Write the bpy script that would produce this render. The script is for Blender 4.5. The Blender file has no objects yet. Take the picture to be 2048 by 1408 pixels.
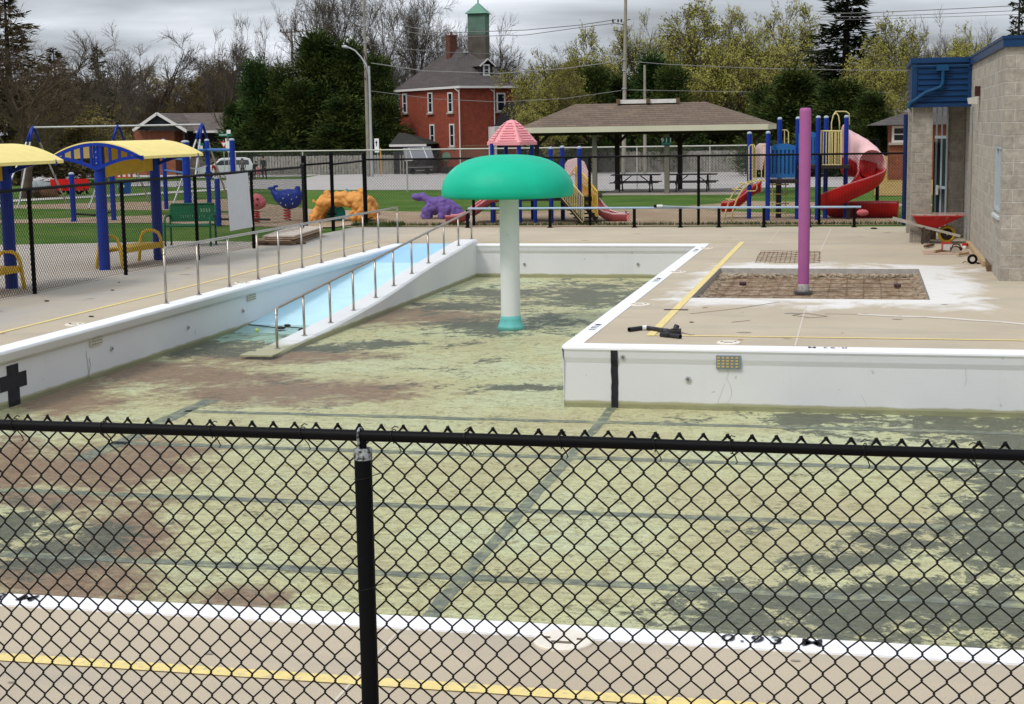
import bpy, bmesh, math, random
import numpy as np
from mathutils import Vector, Matrix, noise
random.seed(7)
R = math.radians
S = bpy.context.scene
COL = S.collection
for v, k in (('Standard', 'view_transform'), ('None', 'look')):
    setattr(S.view_settings, k, v)
S.view_settings.exposure = 0.0
S.view_settings.gamma = 1.0

# ------------------------------------------------------------------ camera
F, YAW, PIT, ROL, CH = 3088.27, -.224648, .144599, .016095, 2.45
fw = Vector((math.sin(YAW)*math.cos(PIT), math.cos(YAW)*math.cos(PIT), -math.sin(PIT)))
rt = Vector((math.cos(YAW), -math.sin(YAW), 0)); dn = fw.cross(rt)
cr = rt*math.cos(ROL)+dn*math.sin(ROL); cd = -rt*math.sin(ROL)+dn*math.cos(ROL)
CAM = Vector((0, 0, CH))
cam = bpy.data.objects.new('camera', bpy.data.cameras.new('camera'))
COL.objects.link(cam)
cam.matrix_world = Matrix(((cr.x, -cd.x, -fw.x, 0), (cr.y, -cd.y, -fw.y, 0), (cr.z, -cd.z, -fw.z, CH), (0, 0, 0, 1)))
cam.data.sensor_width = 36; cam.data.lens = 36*F/2048
cam.data.clip_end = 3000; cam.data.clip_start = .1
S.camera = cam
S.render.resolution_x, S.render.resolution_y = 1024, 704

def ray(px, py): return cr*((px-1024)/F)+cd*((py-704)/F)+fw
def G(px, py, z=0.):                       # photograph point -> world point on the level z
    d = ray(px, py); return CAM+d*((z-CH)/d.z)
def AY(px, py, Y): d = ray(px, py); return CAM+d*(Y/d.y)
def AX(px, py, X): d = ray(px, py); return CAM+d*(X/d.x)
def PL(px, py, P, n): d = ray(px, py); return CAM+d*((P-CAM).dot(n)/d.dot(n))
def PR(p):
    q = p-CAM; z = q.dot(fw); return 1024+F*q.dot(cr)/z, 704+F*q.dot(cd)/z
SL = .018
def tz(y): return 0. if y < 45 else -SL*(min(y, 175)-45)       # the ground falls gently beyond the playground
def GT(px, py):
    p = G(px, py)
    if 0 < p.y < 45: return p
    lo, hi = 20., 400.
    for _ in range(50):
        m = (lo+hi)/2; q = AY(px, py, m)
        if q.z > tz(m): lo = m
        else: hi = m
    return AY(px, py, lo)
def ppm(p): return F/(p-CAM).dot(fw)        # photograph pixels per metre at a point
def HZ(p, py):                             # height over p that shows at row py
    lo, hi = -10., 60.
    for _ in range(50):
        m = (lo+hi)/2
        if PR(Vector((p.x, p.y, m)))[1] > py: lo = m
        else: hi = m
    return lo

# ------------------------------------------------------------------ mesh helpers
class MB:
    def __init__(s): s.v = []; s.f = []; s.m = []; s.mi = 0
    def add(s, vs, fs):
        b = len(s.v); s.v += [tuple(v) for v in vs]; s.f += [tuple(i+b for i in f) for f in fs]; s.m += [s.mi]*len(fs); return s
    def box(s, a, b, M=None):
        x0, y0, z0 = a; x1, y1, z1 = b
        vs = [Vector(p) for p in ((x0,y0,z0),(x1,y0,z0),(x1,y1,z0),(x0,y1,z0),(x0,y0,z1),(x1,y0,z1),(x1,y1,z1),(x0,y1,z1))]
        if M: vs = [M@v for v in vs]
        return s.add(vs, [(0,3,2,1),(4,5,6,7),(0,1,5,4),(1,2,6,5),(2,3,7,6),(3,0,4,7)])
    def cbox(s, c, d, rz=0, M=None):
        m = Matrix.Translation(c)@Matrix.Rotation(rz, 4, 'Z')
        if M: m = m@M
        return s.box((-d[0]/2,-d[1]/2,-d[2]/2), (d[0]/2,d[1]/2,d[2]/2), m)
    def beam(s, a, b, w, h, up=(0,0,1)):   # rectangular bar from a to b
        a = Vector(a); b = Vector(b); d = (b-a).normalized(); u = Vector(up)
        if abs(d.dot(u)) > .98: u = Vector((1,0,0))
        x = d.cross(u).normalized()*w/2; y = x.cross(d).normalized()*h/2
        return s.add([a-x-y,a+x-y,a+x+y,a-x+y,b-x-y,b+x-y,b+x+y,b-x+y], [(0,3,2,1),(4,5,6,7),(0,1,5,4),(1,2,6,5),(2,3,7,6),(3,0,4,7)])
    def tube(s, pts, r, n=8, cap=True, closed=False):
        pts = [Vector(p) for p in pts]; N = len(pts)
        rr = list(r) if hasattr(r, '__len__') else [r]*N
        vs = []; x = None
        for i, p in enumerate(pts):
            a = pts[i-1] if (i > 0 or closed) else p; b = pts[(i+1) % N] if (i < N-1 or closed) else p
            d = (b-a).normalized() if (b-a).length > 1e-9 else Vector((0,0,1))
            if x is None:
                u = Vector((0,0,1)) if abs(d.z) < .9 else Vector((1,0,0)); x = d.cross(u).normalized()
            else:
                x = (x-d*x.dot(d)); x = x.normalized() if x.length > 1e-6 else d.orthogonal().normalized()
            y = d.cross(x)
            for k in range(n):
                t = 2*math.pi*k/n; vs.append(p+x*(rr[i]*math.cos(t))+y*(rr[i]*math.sin(t)))
        fs = []
        for i in range(N if closed else N-1):
            j = (i+1) % N
            for k in range(n): fs.append((i*n+k, i*n+(k+1)%n, j*n+(k+1)%n, j*n+k))
        if cap and not closed: fs += [tuple(range(n))[::-1], tuple((N-1)*n+k for k in range(n))]
        return s.add(vs, fs)
    def lathe(s, prof, n=32, c=(0,0,0)):
        vs = []; fs = []
        for r, z in prof:
            for k in range(n):
                t = 2*math.pi*k/n; vs.append((c[0]+r*math.cos(t), c[1]+r*math.sin(t), c[2]+z))
        for i in range(len(prof)-1):
            for k in range(n): fs.append((i*n+k, i*n+(k+1)%n, (i+1)*n+(k+1)%n, (i+1)*n+k))
        fs += [tuple(range(n))[::-1], tuple((len(prof)-1)*n+k for k in range(n))]
        return s.add(vs, fs)
    def prism(s, poly, d):                  # planar polygon of 3-D points swept by vector d
        n = len(poly); d = Vector(d); vs = [Vector(p) for p in poly]; vs += [v+d for v in vs]
        return s.add(vs, [tuple(range(n))[::-1], tuple(range(n, 2*n))]+[(i,(i+1)%n,n+(i+1)%n,n+i) for i in range(n)])
    def quad(s, a, b, c, d): return s.add([a,b,c,d], [(0,1,2,3)])
    def ball(s, c, r, n=10, sc=(1,1,1)):
        vs = [(c[0],c[1],c[2]-r*sc[2])]; fs = []; m = n//2
        for i in range(1, m):
            p = -math.pi/2+math.pi*i/m
            for k in range(n):
                t = 2*math.pi*k/n; vs.append((c[0]+r*sc[0]*math.cos(p)*math.cos(t), c[1]+r*sc[1]*math.cos(p)*math.sin(t), c[2]+r*sc[2]*math.sin(p)))
        vs.append((c[0],c[1],c[2]+r*sc[2])); L = len(vs)-1
        for k in range(n): fs.append((0, 1+(k+1)%n, 1+k)); fs.append((L, 1+(m-2)*n+k, 1+(m-2)*n+(k+1)%n))
        for i in range(m-2):
            for k in range(n): fs.append((1+i*n+k, 1+i*n+(k+1)%n, 1+(i+1)*n+(k+1)%n, 1+(i+1)*n+k))
        return s.add(vs, fs)

def off_of(p):
    o = Vector((0,0,0))
    while p: o += Vector(p.location); p = p.parent
    return o
def link(name, me, parent=None, smooth=None):
    o = bpy.data.objects.new(name, me); COL.objects.link(o)
    if parent: o.parent = parent
    return o
def build(name, mb, mat, parent=None, smooth=False, bev=0.):
    """world-space MB -> one mesh object; a child is stored relative to its parent, a top-level mesh gets its origin at its base"""
    vs = mb.v
    if parent: o = off_of(parent)
    else:
        xs = [v[0] for v in vs]; ys = [v[1] for v in vs]; zs = [v[2] for v in vs]
        o = Vector(((min(xs)+max(xs))/2, (min(ys)+max(ys))/2, min(zs)))
    me = bpy.data.meshes.new(name)
    me.from_pydata([(v[0]-o.x, v[1]-o.y, v[2]-o.z) for v in vs], [], mb.f)
    for m in (mat if isinstance(mat, (list, tuple)) else [mat]): me.materials.append(m)
    if any(mb.m): me.polygons.foreach_set('material_index', mb.m)
    if smooth: me.polygons.foreach_set('use_smooth', [True]*len(me.polygons))
    me.update()
    ob = link(name, me, parent)
    if not parent: ob.location = o
    if bev:
        b = ob.modifiers.new('bevel', 'BEVEL'); b.width = bev; b.segments = 2; b.limit_method = 'ANGLE'; b.angle_limit = R(40)
    if smooth == 'auto':
        e = ob.modifiers.new('edges', 'EDGE_SPLIT'); e.split_angle = R(35)
    return ob
def tag(o, label=None, cat=None, group=None, kind=None):
    for k, v in (('label', label), ('category', cat), ('group', group), ('kind', kind)):
        if v: o[k] = v
    return o
def thing(name, label, cat, loc=(0,0,0), group=None):
    o = bpy.data.objects.new(name, None); COL.objects.link(o); o.location = loc; o.empty_display_size = .2
    return tag(o, label, cat, group)
def struct(name, mb, mat, **k): return tag(build(name, mb, mat, **k), kind='structure')
def dup(root, loc, rz=0, label=None, group=None, sc=None):
    c = root.copy(); COL.objects.link(c); c.location = loc; c.rotation_euler = (0,0,rz)
    if label: c['label'] = label
    if group: c['group'] = group
    if sc: c.scale = sc
    def rec(a, b):
        for ch in [o for o in root_children[a.name]]:
            d = ch.copy(); COL.objects.link(d); d.parent = b
            if root_children.get(ch.name): rec(ch, d)
    root_children = {}
    for o in bpy.data.objects:
        if o.parent: root_children.setdefault(o.parent.name, []).append(o)
    root_children.setdefault(root.name, [])
    rec(root, c)
    return c
def evalmesh(o):
    dg = bpy.context.evaluated_depsgraph_get(); return bpy.data.meshes.new_from_object(o.evaluated_get(dg))

# ------------------------------------------------------------------ materials
MT = {}
def ramp(nt, fac, stops):
    r = nt.nodes.new('ShaderNodeValToRGB'); e = r.color_ramp.elements
    while len(e) < len(stops): e.new(.5)
    for el, (p, c) in zip(e, stops): el.position = p; el.color = (*c, 1) if len(c) == 3 else c
    nt.links.new(fac, r.inputs[0]); return r.outputs[0]
def noi(nt, vec, scale, det=4, rough=.6, dist=0):
    n = nt.nodes.new('ShaderNodeTexNoise'); n.inputs['Scale'].default_value = scale; n.inputs['Detail'].default_value = det
    n.inputs['Roughness'].default_value = rough; n.inputs['Distortion'].default_value = dist
    if vec is not None: nt.links.new(vec, n.inputs['Vector'])
    return n.outputs['Fac']
def mix(nt, fac, a, b, mode='MIX'):
    m = nt.nodes.new('ShaderNodeMix'); m.data_type = 'RGBA'; m.blend_type = mode
    for inp, v in ((0, fac), (6, a), (7, b)):
        if isinstance(v, (int, float)): m.inputs[inp].default_value = v
        elif isinstance(v, (tuple, list)): m.inputs[inp].default_value = (*v, 1) if len(v) == 3 else v
        else: nt.links.new(v, m.inputs[inp])
    return m.outputs[2]
def math_(nt, op, a, b=None, clamp=False):
    m = nt.nodes.new('ShaderNodeMath'); m.operation = op; m.use_clamp = clamp
    for i, v in ((0, a), (1, b)):
        if v is None: continue
        if isinstance(v, (int, float)): m.inputs[i].default_value = v
        else: nt.links.new(v, m.inputs[i])
    return m.outputs[0]
def vmap(nt, vec, sc=(1,1,1), rot=(0,0,0)):
    m = nt.nodes.new('ShaderNodeMapping'); nt.links.new(vec, m.inputs[0]); m.inputs['Scale'].default_value = sc; m.inputs['Rotation'].default_value = rot
    return m.outputs[0]
def newmat(name):
    m = bpy.data.materials.new(name); m.use_nodes = True; nt = m.node_tree
    b = nt.nodes['Principled BSDF']; g = nt.nodes.new('ShaderNodeNewGeometry'); tc = nt.nodes.new('ShaderNodeTexCoord')
    MT[name] = m
    return m, nt, b, g.outputs['Position'], tc.outputs['Object']
def bump(nt, b, h, st=.3, d=.01):
    n = nt.nodes.new('ShaderNodeBump'); n.inputs['Strength'].default_value = st; n.inputs['Distance'].default_value = d
    nt.links.new(h, n.inputs['Height']); nt.links.new(n.outputs[0], b.inputs['Normal']); return n
def M_(name, col, rough=.6, metal=0., var=.12, sc=6., bmp=0., bsc=40., spec=.22, dirt=None, obj=True):
    """general surface: base colour with procedural variation, optional dirt blotches and fine relief"""
    if name in MT: return MT[name]
    m, nt, b, pos, ob = newmat(name); vec = ob if obj else pos
    n = noi(nt, vec, sc, 5)
    lo = tuple(c*(1-var) for c in col); hi = tuple(min(1, c*(1+var)) for c in col)
    c = ramp(nt, n, [(.3, lo), (.7, hi)])
    if dirt:
        d = ramp(nt, noi(nt, vec, dirt[1], 6, .7), [(dirt[2], (0,0,0)), (min(1, dirt[2]+.12), (1,1,1))])
        c = mix(nt, d, c, dirt[0])
    nt.links.new(c, b.inputs['Base Color']); b.inputs['Roughness'].default_value = rough; b.inputs['Metallic'].default_value = metal
    b.inputs['Specular IOR Level'].default_value = spec
    if bmp: bump(nt, b, noi(nt, vec, bsc, 3), bmp, .01)
    return m

# concrete pool deck, with the slurry stain left around the dug-out pit
PIT0, PIT1 = (-2.38, 21.93), (.92, 26.55)
def deck_material():
    m, nt, b, pos, ob = newmat('deck_concrete')
    st = vmap(nt, pos, (.35, 1.2, 1))
    c = ramp(nt, noi(nt, pos, .5, 4), [(.3, (.46, .39, .285)), (.7, (.55, .475, .35))])
    c = mix(nt, ramp(nt, noi(nt, st, 1.1, 6, .7), [(.5, (0,0,0)), (.68, (.65,.65,.65))]), c, (.37, .34, .29))
    c = mix(nt, ramp(nt, noi(nt, pos, 150, 2), [(.38, (1,1,1)), (.46, (0,0,0))]), c, (.40, .33, .26))
    c = mix(nt, ramp(nt, noi(nt, pos, 23, 3), [(.70, (0,0,0)), (.74, (.7,.7,.7))]), c, (.30, .27, .23))
    # greyer, dirtier concrete on the walk by the fence and beyond the pool
    sx = nt.nodes.new('ShaderNodeSeparateXYZ'); nt.links.new(pos, sx.inputs[0])
    gl = math_(nt, 'MULTIPLY', math_(nt, 'ADD', math_(nt, 'MULTIPLY', sx.outputs[0], -1.), -10.2), .8, True)
    gn = noi(nt, vmap(nt, pos, (.8, .35, 1)), 1.3, 5, .7)
    gf = math_(nt, 'MULTIPLY', gl, ramp(nt, gn, [(.35, (.25,.25,.25)), (.6, (1,1,1))]), True)
    c = mix(nt, gf, c, (.39, .37, .335))
    # slurry: signed distance to the pit
    cx, cy = (PIT0[0]+PIT1[0])/2, (PIT0[1]+PIT1[1])/2
    dx = math_(nt, 'SUBTRACT', math_(nt, 'ABSOLUTE', math_(nt, 'SUBTRACT', sx.outputs[0], cx+.22)), (PIT1[0]-PIT0[0])/2-.05)
    dy = math_(nt, 'SUBTRACT', math_(nt, 'ABSOLUTE', math_(nt, 'SUBTRACT', sx.outputs[1], cy-.1)), (PIT1[1]-PIT0[1])/2)
    d = math_(nt, 'MAXIMUM', dx, math_(nt, 'MULTIPLY', dy, .62))
    wob = math_(nt, 'MULTIPLY', math_(nt, 'SUBTRACT', noi(nt, vmap(nt, pos, (1.0, .9, 1)), .95, 5, .65, .6), .5), 2.2)
    k = math_(nt, 'SUBTRACT', .62, math_(nt, 'ADD', d, wob))
    k = math_(nt, 'MULTIPLY', k, 2.6, True)
    k = math_(nt, 'MULTIPLY', k, math_(nt, 'LESS_THAN', d, 2.0))
    streak = ramp(nt, noi(nt, vmap(nt, pos, (1.2, 5, 1)), 1.5, 6, .75), [(.25, (.45,.45,.45)), (.5, (1,1,1))])
    k = math_(nt, 'MULTIPLY', k, streak)
    c = mix(nt, k, c, (.74, .72, .69))
    nt.links.new(c, b.inputs['Base Color']); b.inputs['Roughness'].default_value = .85; b.inputs['Specular IOR Level'].default_value = .25
    bump(nt, b, noi(nt, pos, 90, 3), .15, .006)
    return m
def wall_material(name, col, stain=True):
    m, nt, b, pos, ob = newmat(name)
    c = ramp(nt, noi(nt, pos, .8, 5), [(.3, tuple(x*.95 for x in col)), (.7, col)])
    c = mix(nt, ramp(nt, noi(nt, vmap(nt, pos, (3, 3, .5)), 1.2, 6, .7), [(.56, (0,0,0)), (.75, (.35,.35,.35))]), c, tuple(x*.78 for x in col))
    c = mix(nt, ramp(nt, noi(nt, pos, 7, 2), [(.73, (0,0,0)), (.75, (.6,.6,.6))]), c, (.42, .40, .36))
    if stain:
        sx = nt.nodes.new('ShaderNodeSeparateXYZ'); nt.links.new(pos, sx.inputs[0])
        h = math_(nt, 'ADD', sx.outputs[2], math_(nt, 'MULTIPLY', noi(nt, pos, 3, 4), .05))
        c = mix(nt, ramp(nt, math_(nt, 'ADD', h, 1.0), [(.395, (.9,.9,.9)), (.415, (0,0,0))]), c, (.34, .33, .17))
    nt.links.new(c, b.inputs['Base Color']); b.inputs['Roughness'].default_value = .55
    bump(nt, b, noi(nt, pos, 8, 4), .12, .02)
    return m
def floor_material():
    m, nt, b, pos, ob = newmat('pool_floor_paint')
    dk = nt.nodes.new('ShaderNodeAttribute'); dk.attribute_name = 'dark'
    rd = nt.nodes.new('ShaderNodeAttribute'); rd.attribute_name = 'rust'
    wv = nt.nodes.new('ShaderNodeTexNoise'); wv.inputs['Scale'].default_value = 6; wv.inputs['Detail'].default_value = 3; nt.links.new(pos, wv.inputs['Vector'])
    va = nt.nodes.new('ShaderNodeVectorMath'); va.operation = 'MULTIPLY_ADD'; nt.links.new(wv.outputs['Color'], va.inputs[0]); va.inputs[1].default_value = (.10, .10, 0); nt.links.new(pos, va.inputs[2])
    sp = va.outputs[0]
    n0 = noi(nt, sp, .45, 4); n1 = noi(nt, sp, 1.3, 12, .8, .3); n2 = noi(nt, sp, 5.5, 8, .75, .4); n3 = noi(nt, sp, 19, 6, .75, .3); n4 = noi(nt, sp, 60, 3, .6)
    c = ramp(nt, n0, [(.34, (.72, .62, .39)), (.5, (.79, .75, .47)), (.64, (.80, .83, .60))])
    a = math_(nt, 'ADD', math_(nt, 'MULTIPLY', n2, .55), math_(nt, 'MULTIPLY', n3, .45))
    c = mix(nt, ramp(nt, a, [(.49, (0,0,0)), (.60, (.85,.85,.85))]), c, (.45, .37, .18))
    c = mix(nt, ramp(nt, math_(nt, 'ADD', math_(nt, 'MULTIPLY', n1, .5), math_(nt, 'MULTIPLY', n3, .5)), [(.545, (0,0,0)), (.60, (.9,.9,.9))]), c, (.25, .225, .115))
    c = mix(nt, ramp(nt, n4, [(.60, (0,0,0)), (.66, (.8,.8,.8))]), c, (.20, .18, .10))
    c = mix(nt, ramp(nt, noi(nt, sp, 44, 3), [(.66, (0,0,0)), (.71, (.55,.55,.55))]), c, (.90, .90, .76))
    a = math_(nt, 'ADD', rd.outputs['Fac'], math_(nt, 'MULTIPLY', math_(nt, 'SUBTRACT', n1, .5), 1.7))
    a = math_(nt, 'ADD', a, math_(nt, 'MULTIPLY', math_(nt, 'SUBTRACT', n2, .5), .6))
    c = mix(nt, ramp(nt, a, [(.30, (0,0,0)), (.58, (.9,.9,.9))]), c, mix(nt, ramp(nt, n3, [(.38, (0,0,0)), (.62, (1,1,1))]), (.21, .09, .06), (.42, .26, .18)))
    a = math_(nt, 'ADD', dk.outputs['Fac'], math_(nt, 'MULTIPLY', math_(nt, 'SUBTRACT', n1, .5), 2.6))
    a = math_(nt, 'ADD', a, math_(nt, 'MULTIPLY', math_(nt, 'SUBTRACT', n2, .5), 1.3))
    a = math_(nt, 'ADD', a, math_(nt, 'MULTIPLY', math_(nt, 'SUBTRACT', n3, .5), .7))
    c = mix(nt, ramp(nt, a, [(.42, (0,0,0)), (.54, (.93,.93,.93))]), c, mix(nt, ramp(nt, n3, [(.35, (0,0,0)), (.7, (1,1,1))]), (.055, .065, .058), (.20, .20, .14)))
    nt.links.new(c, b.inputs['Base Color']); b.inputs['Roughness'].default_value = .9
    return m
def water_material():
    m, nt, b, pos, ob = newmat('pool_water')
    nt.nodes.remove(b)
    out = nt.nodes['Material Output']
    tr = nt.nodes.new('ShaderNodeBsdfTransparent'); tr.inputs[0].default_value = (.93, .95, .88, 1)
    gl = nt.nodes.new('ShaderNodeBsdfGlossy'); gl.inputs['Roughness'].default_value = .17; gl.inputs[0].default_value = (.9, .95, 1, 1)
    fr = nt.nodes.new('ShaderNodeFresnel'); fr.inputs[0].default_value = 1.33
    h = noi(nt, vmap(nt, pos, (1.6, 5.0, 1), (0, 0, .15)), 2.6, 3, .55, .3)
    h2 = noi(nt, vmap(nt, pos, (5, 14., 1), (0, 0, -.2)), 1.6, 3, .6)
    hh = math_(nt, 'ADD', h, math_(nt, 'MULTIPLY', h2, .4))
    bp = nt.nodes.new('ShaderNodeBump'); bp.inputs['Strength'].default_value = 1.; bp.inputs['Distance'].default_value = .10
    nt.links.new(hh, bp.inputs['Height']); nt.links.new(bp.outputs[0], gl.inputs['Normal']); nt.links.new(bp.outputs[0], fr.inputs['Normal'])
    f = math_(nt, 'MULTIPLY', fr.outputs[0], .75)
    f = math_(nt, 'MINIMUM', f, .55)
    mx = nt.nodes.new('ShaderNodeMixShader'); nt.links.new(f, mx.inputs[0]); nt.links.new(tr.outputs[0], mx.inputs[1]); nt.links.new(gl.outputs[0], mx.inputs[2])
    nt.links.new(mx.outputs[0], out.inputs[0])
    return m
def block_material(name, cols, w, h, mortar, face='x', msize=.012, rough_bump=.8, off=.5, sz=1.):
    m, nt, b, pos, ob = newmat(name)
    sx = nt.nodes.new('ShaderNodeSeparateXYZ'); nt.links.new(pos, sx.inputs[0])
    cb = nt.nodes.new('ShaderNodeCombineXYZ')
    g = nt.nodes.new('ShaderNodeNewGeometry'); sn = nt.nodes.new('ShaderNodeSeparateXYZ'); nt.links.new(g.outputs['True Normal'], sn.inputs[0])
    ax = math_(nt, 'GREATER_THAN', math_(nt, 'ABSOLUTE', sn.outputs[0]), .7)
    u = mix(nt, ax, sx.outputs[0], sx.outputs[1])
    nt.links.new(u, cb.inputs[0]); nt.links.new(sx.outputs[2], cb.inputs[1])
    br = nt.nodes.new('ShaderNodeTexBrick'); nt.links.new(cb.outputs[0], br.inputs['Vector'])
    br.inputs['Scale'].default_value = 1; br.inputs['Brick Width'].default_value = w; br.inputs['Row Height'].default_value = h
    br.inputs['Mortar Size'].default_value = msize; br.inputs['Mortar Smooth'].default_value = .3; br.offset = off; br.inputs['Bias'].default_value = 0
    br.inputs['Color1'].default_value = (*cols[0], 1); br.inputs['Color2'].default_value = (*cols[1], 1); br.inputs['Mortar'].default_value = (*mortar, 1)
    n = noi(nt, pos, 9*sz, 7, .75)
    c = mix(nt, .55, br.outputs['Color'], ramp(nt, n, [(.3, (.18,.18,.18)), (.62, (1,1,1))]), 'MULTIPLY')
    nt.links.new(c, b.inputs['Base Color']); b.inputs['Roughness'].default_value = .9
    hgt = math_(nt, 'MULTIPLY', math_(nt, 'SUBTRACT', 1., br.outputs['Fac']), math_(nt, 'ADD', .5, n))
    bump(nt, b, hgt, rough_bump, .03)
    return m
def shingle_material(name, c1, c2, sz=.3):
    m, nt, b, pos, ob = newmat(name)
    sx = nt.nodes.new('ShaderNodeSeparateXYZ'); nt.links.new(pos, sx.inputs[0])
    cb = nt.nodes.new('ShaderNodeCombineXYZ'); nt.links.new(math_(nt, 'ADD', sx.outputs[0], math_(nt, 'MULTIPLY', sx.outputs[1], .3)), cb.inputs[0]); nt.links.new(sx.outputs[2], cb.inputs[1])
    br = nt.nodes.new('ShaderNodeTexBrick'); nt.links.new(cb.outputs[0], br.inputs['Vector']); br.inputs['Scale'].default_value = 1
    br.inputs['Brick Width'].default_value = sz*1.6; br.inputs['Row Height'].default_value = sz*.3; br.inputs['Mortar Size'].default_value = .012
    br.inputs['Color1'].default_value = (*c1, 1); br.inputs['Color2'].default_value = (*c2, 1); br.inputs['Mortar'].default_value = (*[x*.45 for x in c1], 1)
    c = mix(nt, .5, br.outputs['Color'], ramp(nt, noi(nt, pos, 1.5, 6, .7), [(.3, (.5,.5,.5)), (.7, (1,1,1))]), 'MULTIPLY')
    nt.links.new(c, b.inputs['Base Color']); b.inputs['Roughness'].default_value = .95
    return m
def ground_material(name, stops, sc, bmp=.4, bsc=30, stops2=None, str_=(1,1,1)):
    m, nt, b, pos, ob = newmat(name)
    c = ramp(nt, noi(nt, vmap(nt, pos, str_), sc, 7, .7), stops)
    if stops2: c = mix(nt, .5, c, ramp(nt, noi(nt, pos, sc*9, 4, .7), stops2), 'OVERLAY')
    nt.links.new(c, b.inputs['Base Color']); b.inputs['Roughness'].default_value = .95; b.inputs['Specular IOR Level'].default_value = .15
    bump(nt, b, noi(nt, pos, bsc, 4), bmp, .03)
    return m

m_deck = deck_material()
m_wall = wall_material('pool_wall_paint', (.70, .71, .72))
m_cope = M_('coping_paint', (.90, .91, .95), .5, var=.04, sc=3, dirt=((.62,.6,.56), 5, .68), obj=False)
m_floor = floor_material(); m_water = water_material()
m_ramp = M_('ramp_paint_pale_blue', (.52, .78, .88), .6, var=.05, sc=2, dirt=((.44,.66,.72), 2.5, .6), obj=False)
m_ramp2 = M_('ramp_paint_deep_blue', (.36, .63, .86), .6, var=.05, sc=2, obj=False)
m_yel = M_('yellow_line_paint', (.78, .63, .26), .7, var=.1, sc=12, dirt=((.52,.44,.30), 16, .54), obj=False)
m_black = M_('black_coating', (.002, .002, .003), .55, var=.3, sc=5, bmp=.1, dirt=((.012,.012,.015), 14, .66), spec=.12)
m_blackp = M_('black_paint', (.02, .02, .024), .7, var=.3, sc=8, dirt=((.12,.12,.12), 16, .68))
m_galv = M_('galvanised_steel', (.42, .43, .43), .45, .6, var=.15, sc=12)
m_steel = M_('handrail_steel', (.42, .38, .33), .38, .85, var=.15, sc=10)
m_grass = ground_material('grass', [(.3, (.036, .085, .010)), (.5, (.070, .145, .016)), (.7, (.13, .17, .04))], .35, .6, 60, [(.3, (.3,.3,.3)), (.7, (.75,.75,.75))])
m_sand = ground_material('playground_sand', [(.3, (.27, .19, .12)), (.55, (.38, .285, .19)), (.7, (.44, .35, .25))], .9, .5, 25, [(.35, (.3,.3,.3)), (.65, (.65,.65,.65))])
m_asph = ground_material('grey_lot_gravel', [(.3, (.36, .335, .315)), (.7, (.46, .43, .41))], .25, .2, 20, None, (.3, 1, 1))
m_pad = ground_material('pad_concrete', [(.3, (.40, .36, .31)), (.7, (.50, .45, .39))], .5, .2, 40)
# ================================================================== setting: ground sheets
def clip_sheet(poly, dz, name, mat, kind='structure', cuts=(45, 175)):
    bm = bmesh.new(); bm.faces.new([bm.verts.new((p[0], p[1], 0)) for p in poly])
    for c in cuts:
        bmesh.ops.bisect_plane(bm, geom=bm.verts[:]+bm.edges[:]+bm.faces[:], plane_co=(0, c, 0), plane_no=(0, 1, 0))
    bmesh.ops.triangulate(bm, faces=bm.faces[:])
    for v in bm.verts: v.co.z = tz(v.co.y)+dz
    bm.normal_update()
    if sum(f.normal.z for f in bm.faces) < 0: bmesh.ops.reverse_faces(bm, faces=bm.faces[:])
    me = bpy.data.meshes.new(name); bm.to_mesh(me); me.materials.append(mat)
    return tag(link(name, me), kind=kind)
def sheet_px(px, dz, name, mat, **k): return clip_sheet([GT(*p) for p in px], dz, name, mat, **k)

gm = MB()
Y0, Y1 = -8., 37.35
def gq(x0, x1, y0, y1):
    gm.quad((x0, y0, tz(y0)), (x1, y0, tz(y0)), (x1, y1, tz(y1)), (x0, y1, tz(y1)))
gq(-900, -12.6, -200, Y1); gq(12, 900, -200, Y1); gq(-12.6, 12, -200, Y0)
for a, b in ((Y1, 45), (45, 175), (175, 2600)): gq(-2600 if a > 100 else -900, 2600 if a > 100 else 900, a, b)
ground = struct('ground', gm, m_grass)
for v in ground.data.vertices: v.co.z -= .012
sheet_px([(-400,452),(-50,447),(330,446),(480,452),(620,455),(760,452.5),(1000,454),(1850,449),(2300,449),(2300,408),(1850,408),(1500,402),(1300,418),(900,425),(640,420),(450,398),(300,403),(-50,412),(-400,420)], .002, 'sand_ground', m_sand)
sheet_px([(250,372),(620,380),(900,380),(1230,382),(1480,376),(1860,372),(2400,372),(2400,343),(1300,343),(900,345),(640,350),(600,358),(250,364)], .004, 'road', m_asph)
sheet_px([(-400,362),(-400,338),(-60,337),(300,332),(470,328),(640,333),(640,350),(600,353),(420,356),(250,354),(100,362),(-60,366)], .006, 'road', m_asph)
sheet_px([(-60,408),(250,392),(460,380),(460,376.5),(250,388),(-60,403.5)], .008, 'path', M_('path_concrete', (.55, .52, .46), .85, var=.06))
sheet_px([(-300,319),(150,314),(150,303),(-300,306)], .004, 'driveway', M_('pale_concrete', (.72, .70, .68), .8, var=.04))
clip_sheet([(-40, 5), (-12.6, 5), (-12.6, 32.3), (-15, 32.6), (-19, 31.4), (-40, 31.2)], .004, 'pavement', m_pad)

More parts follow.
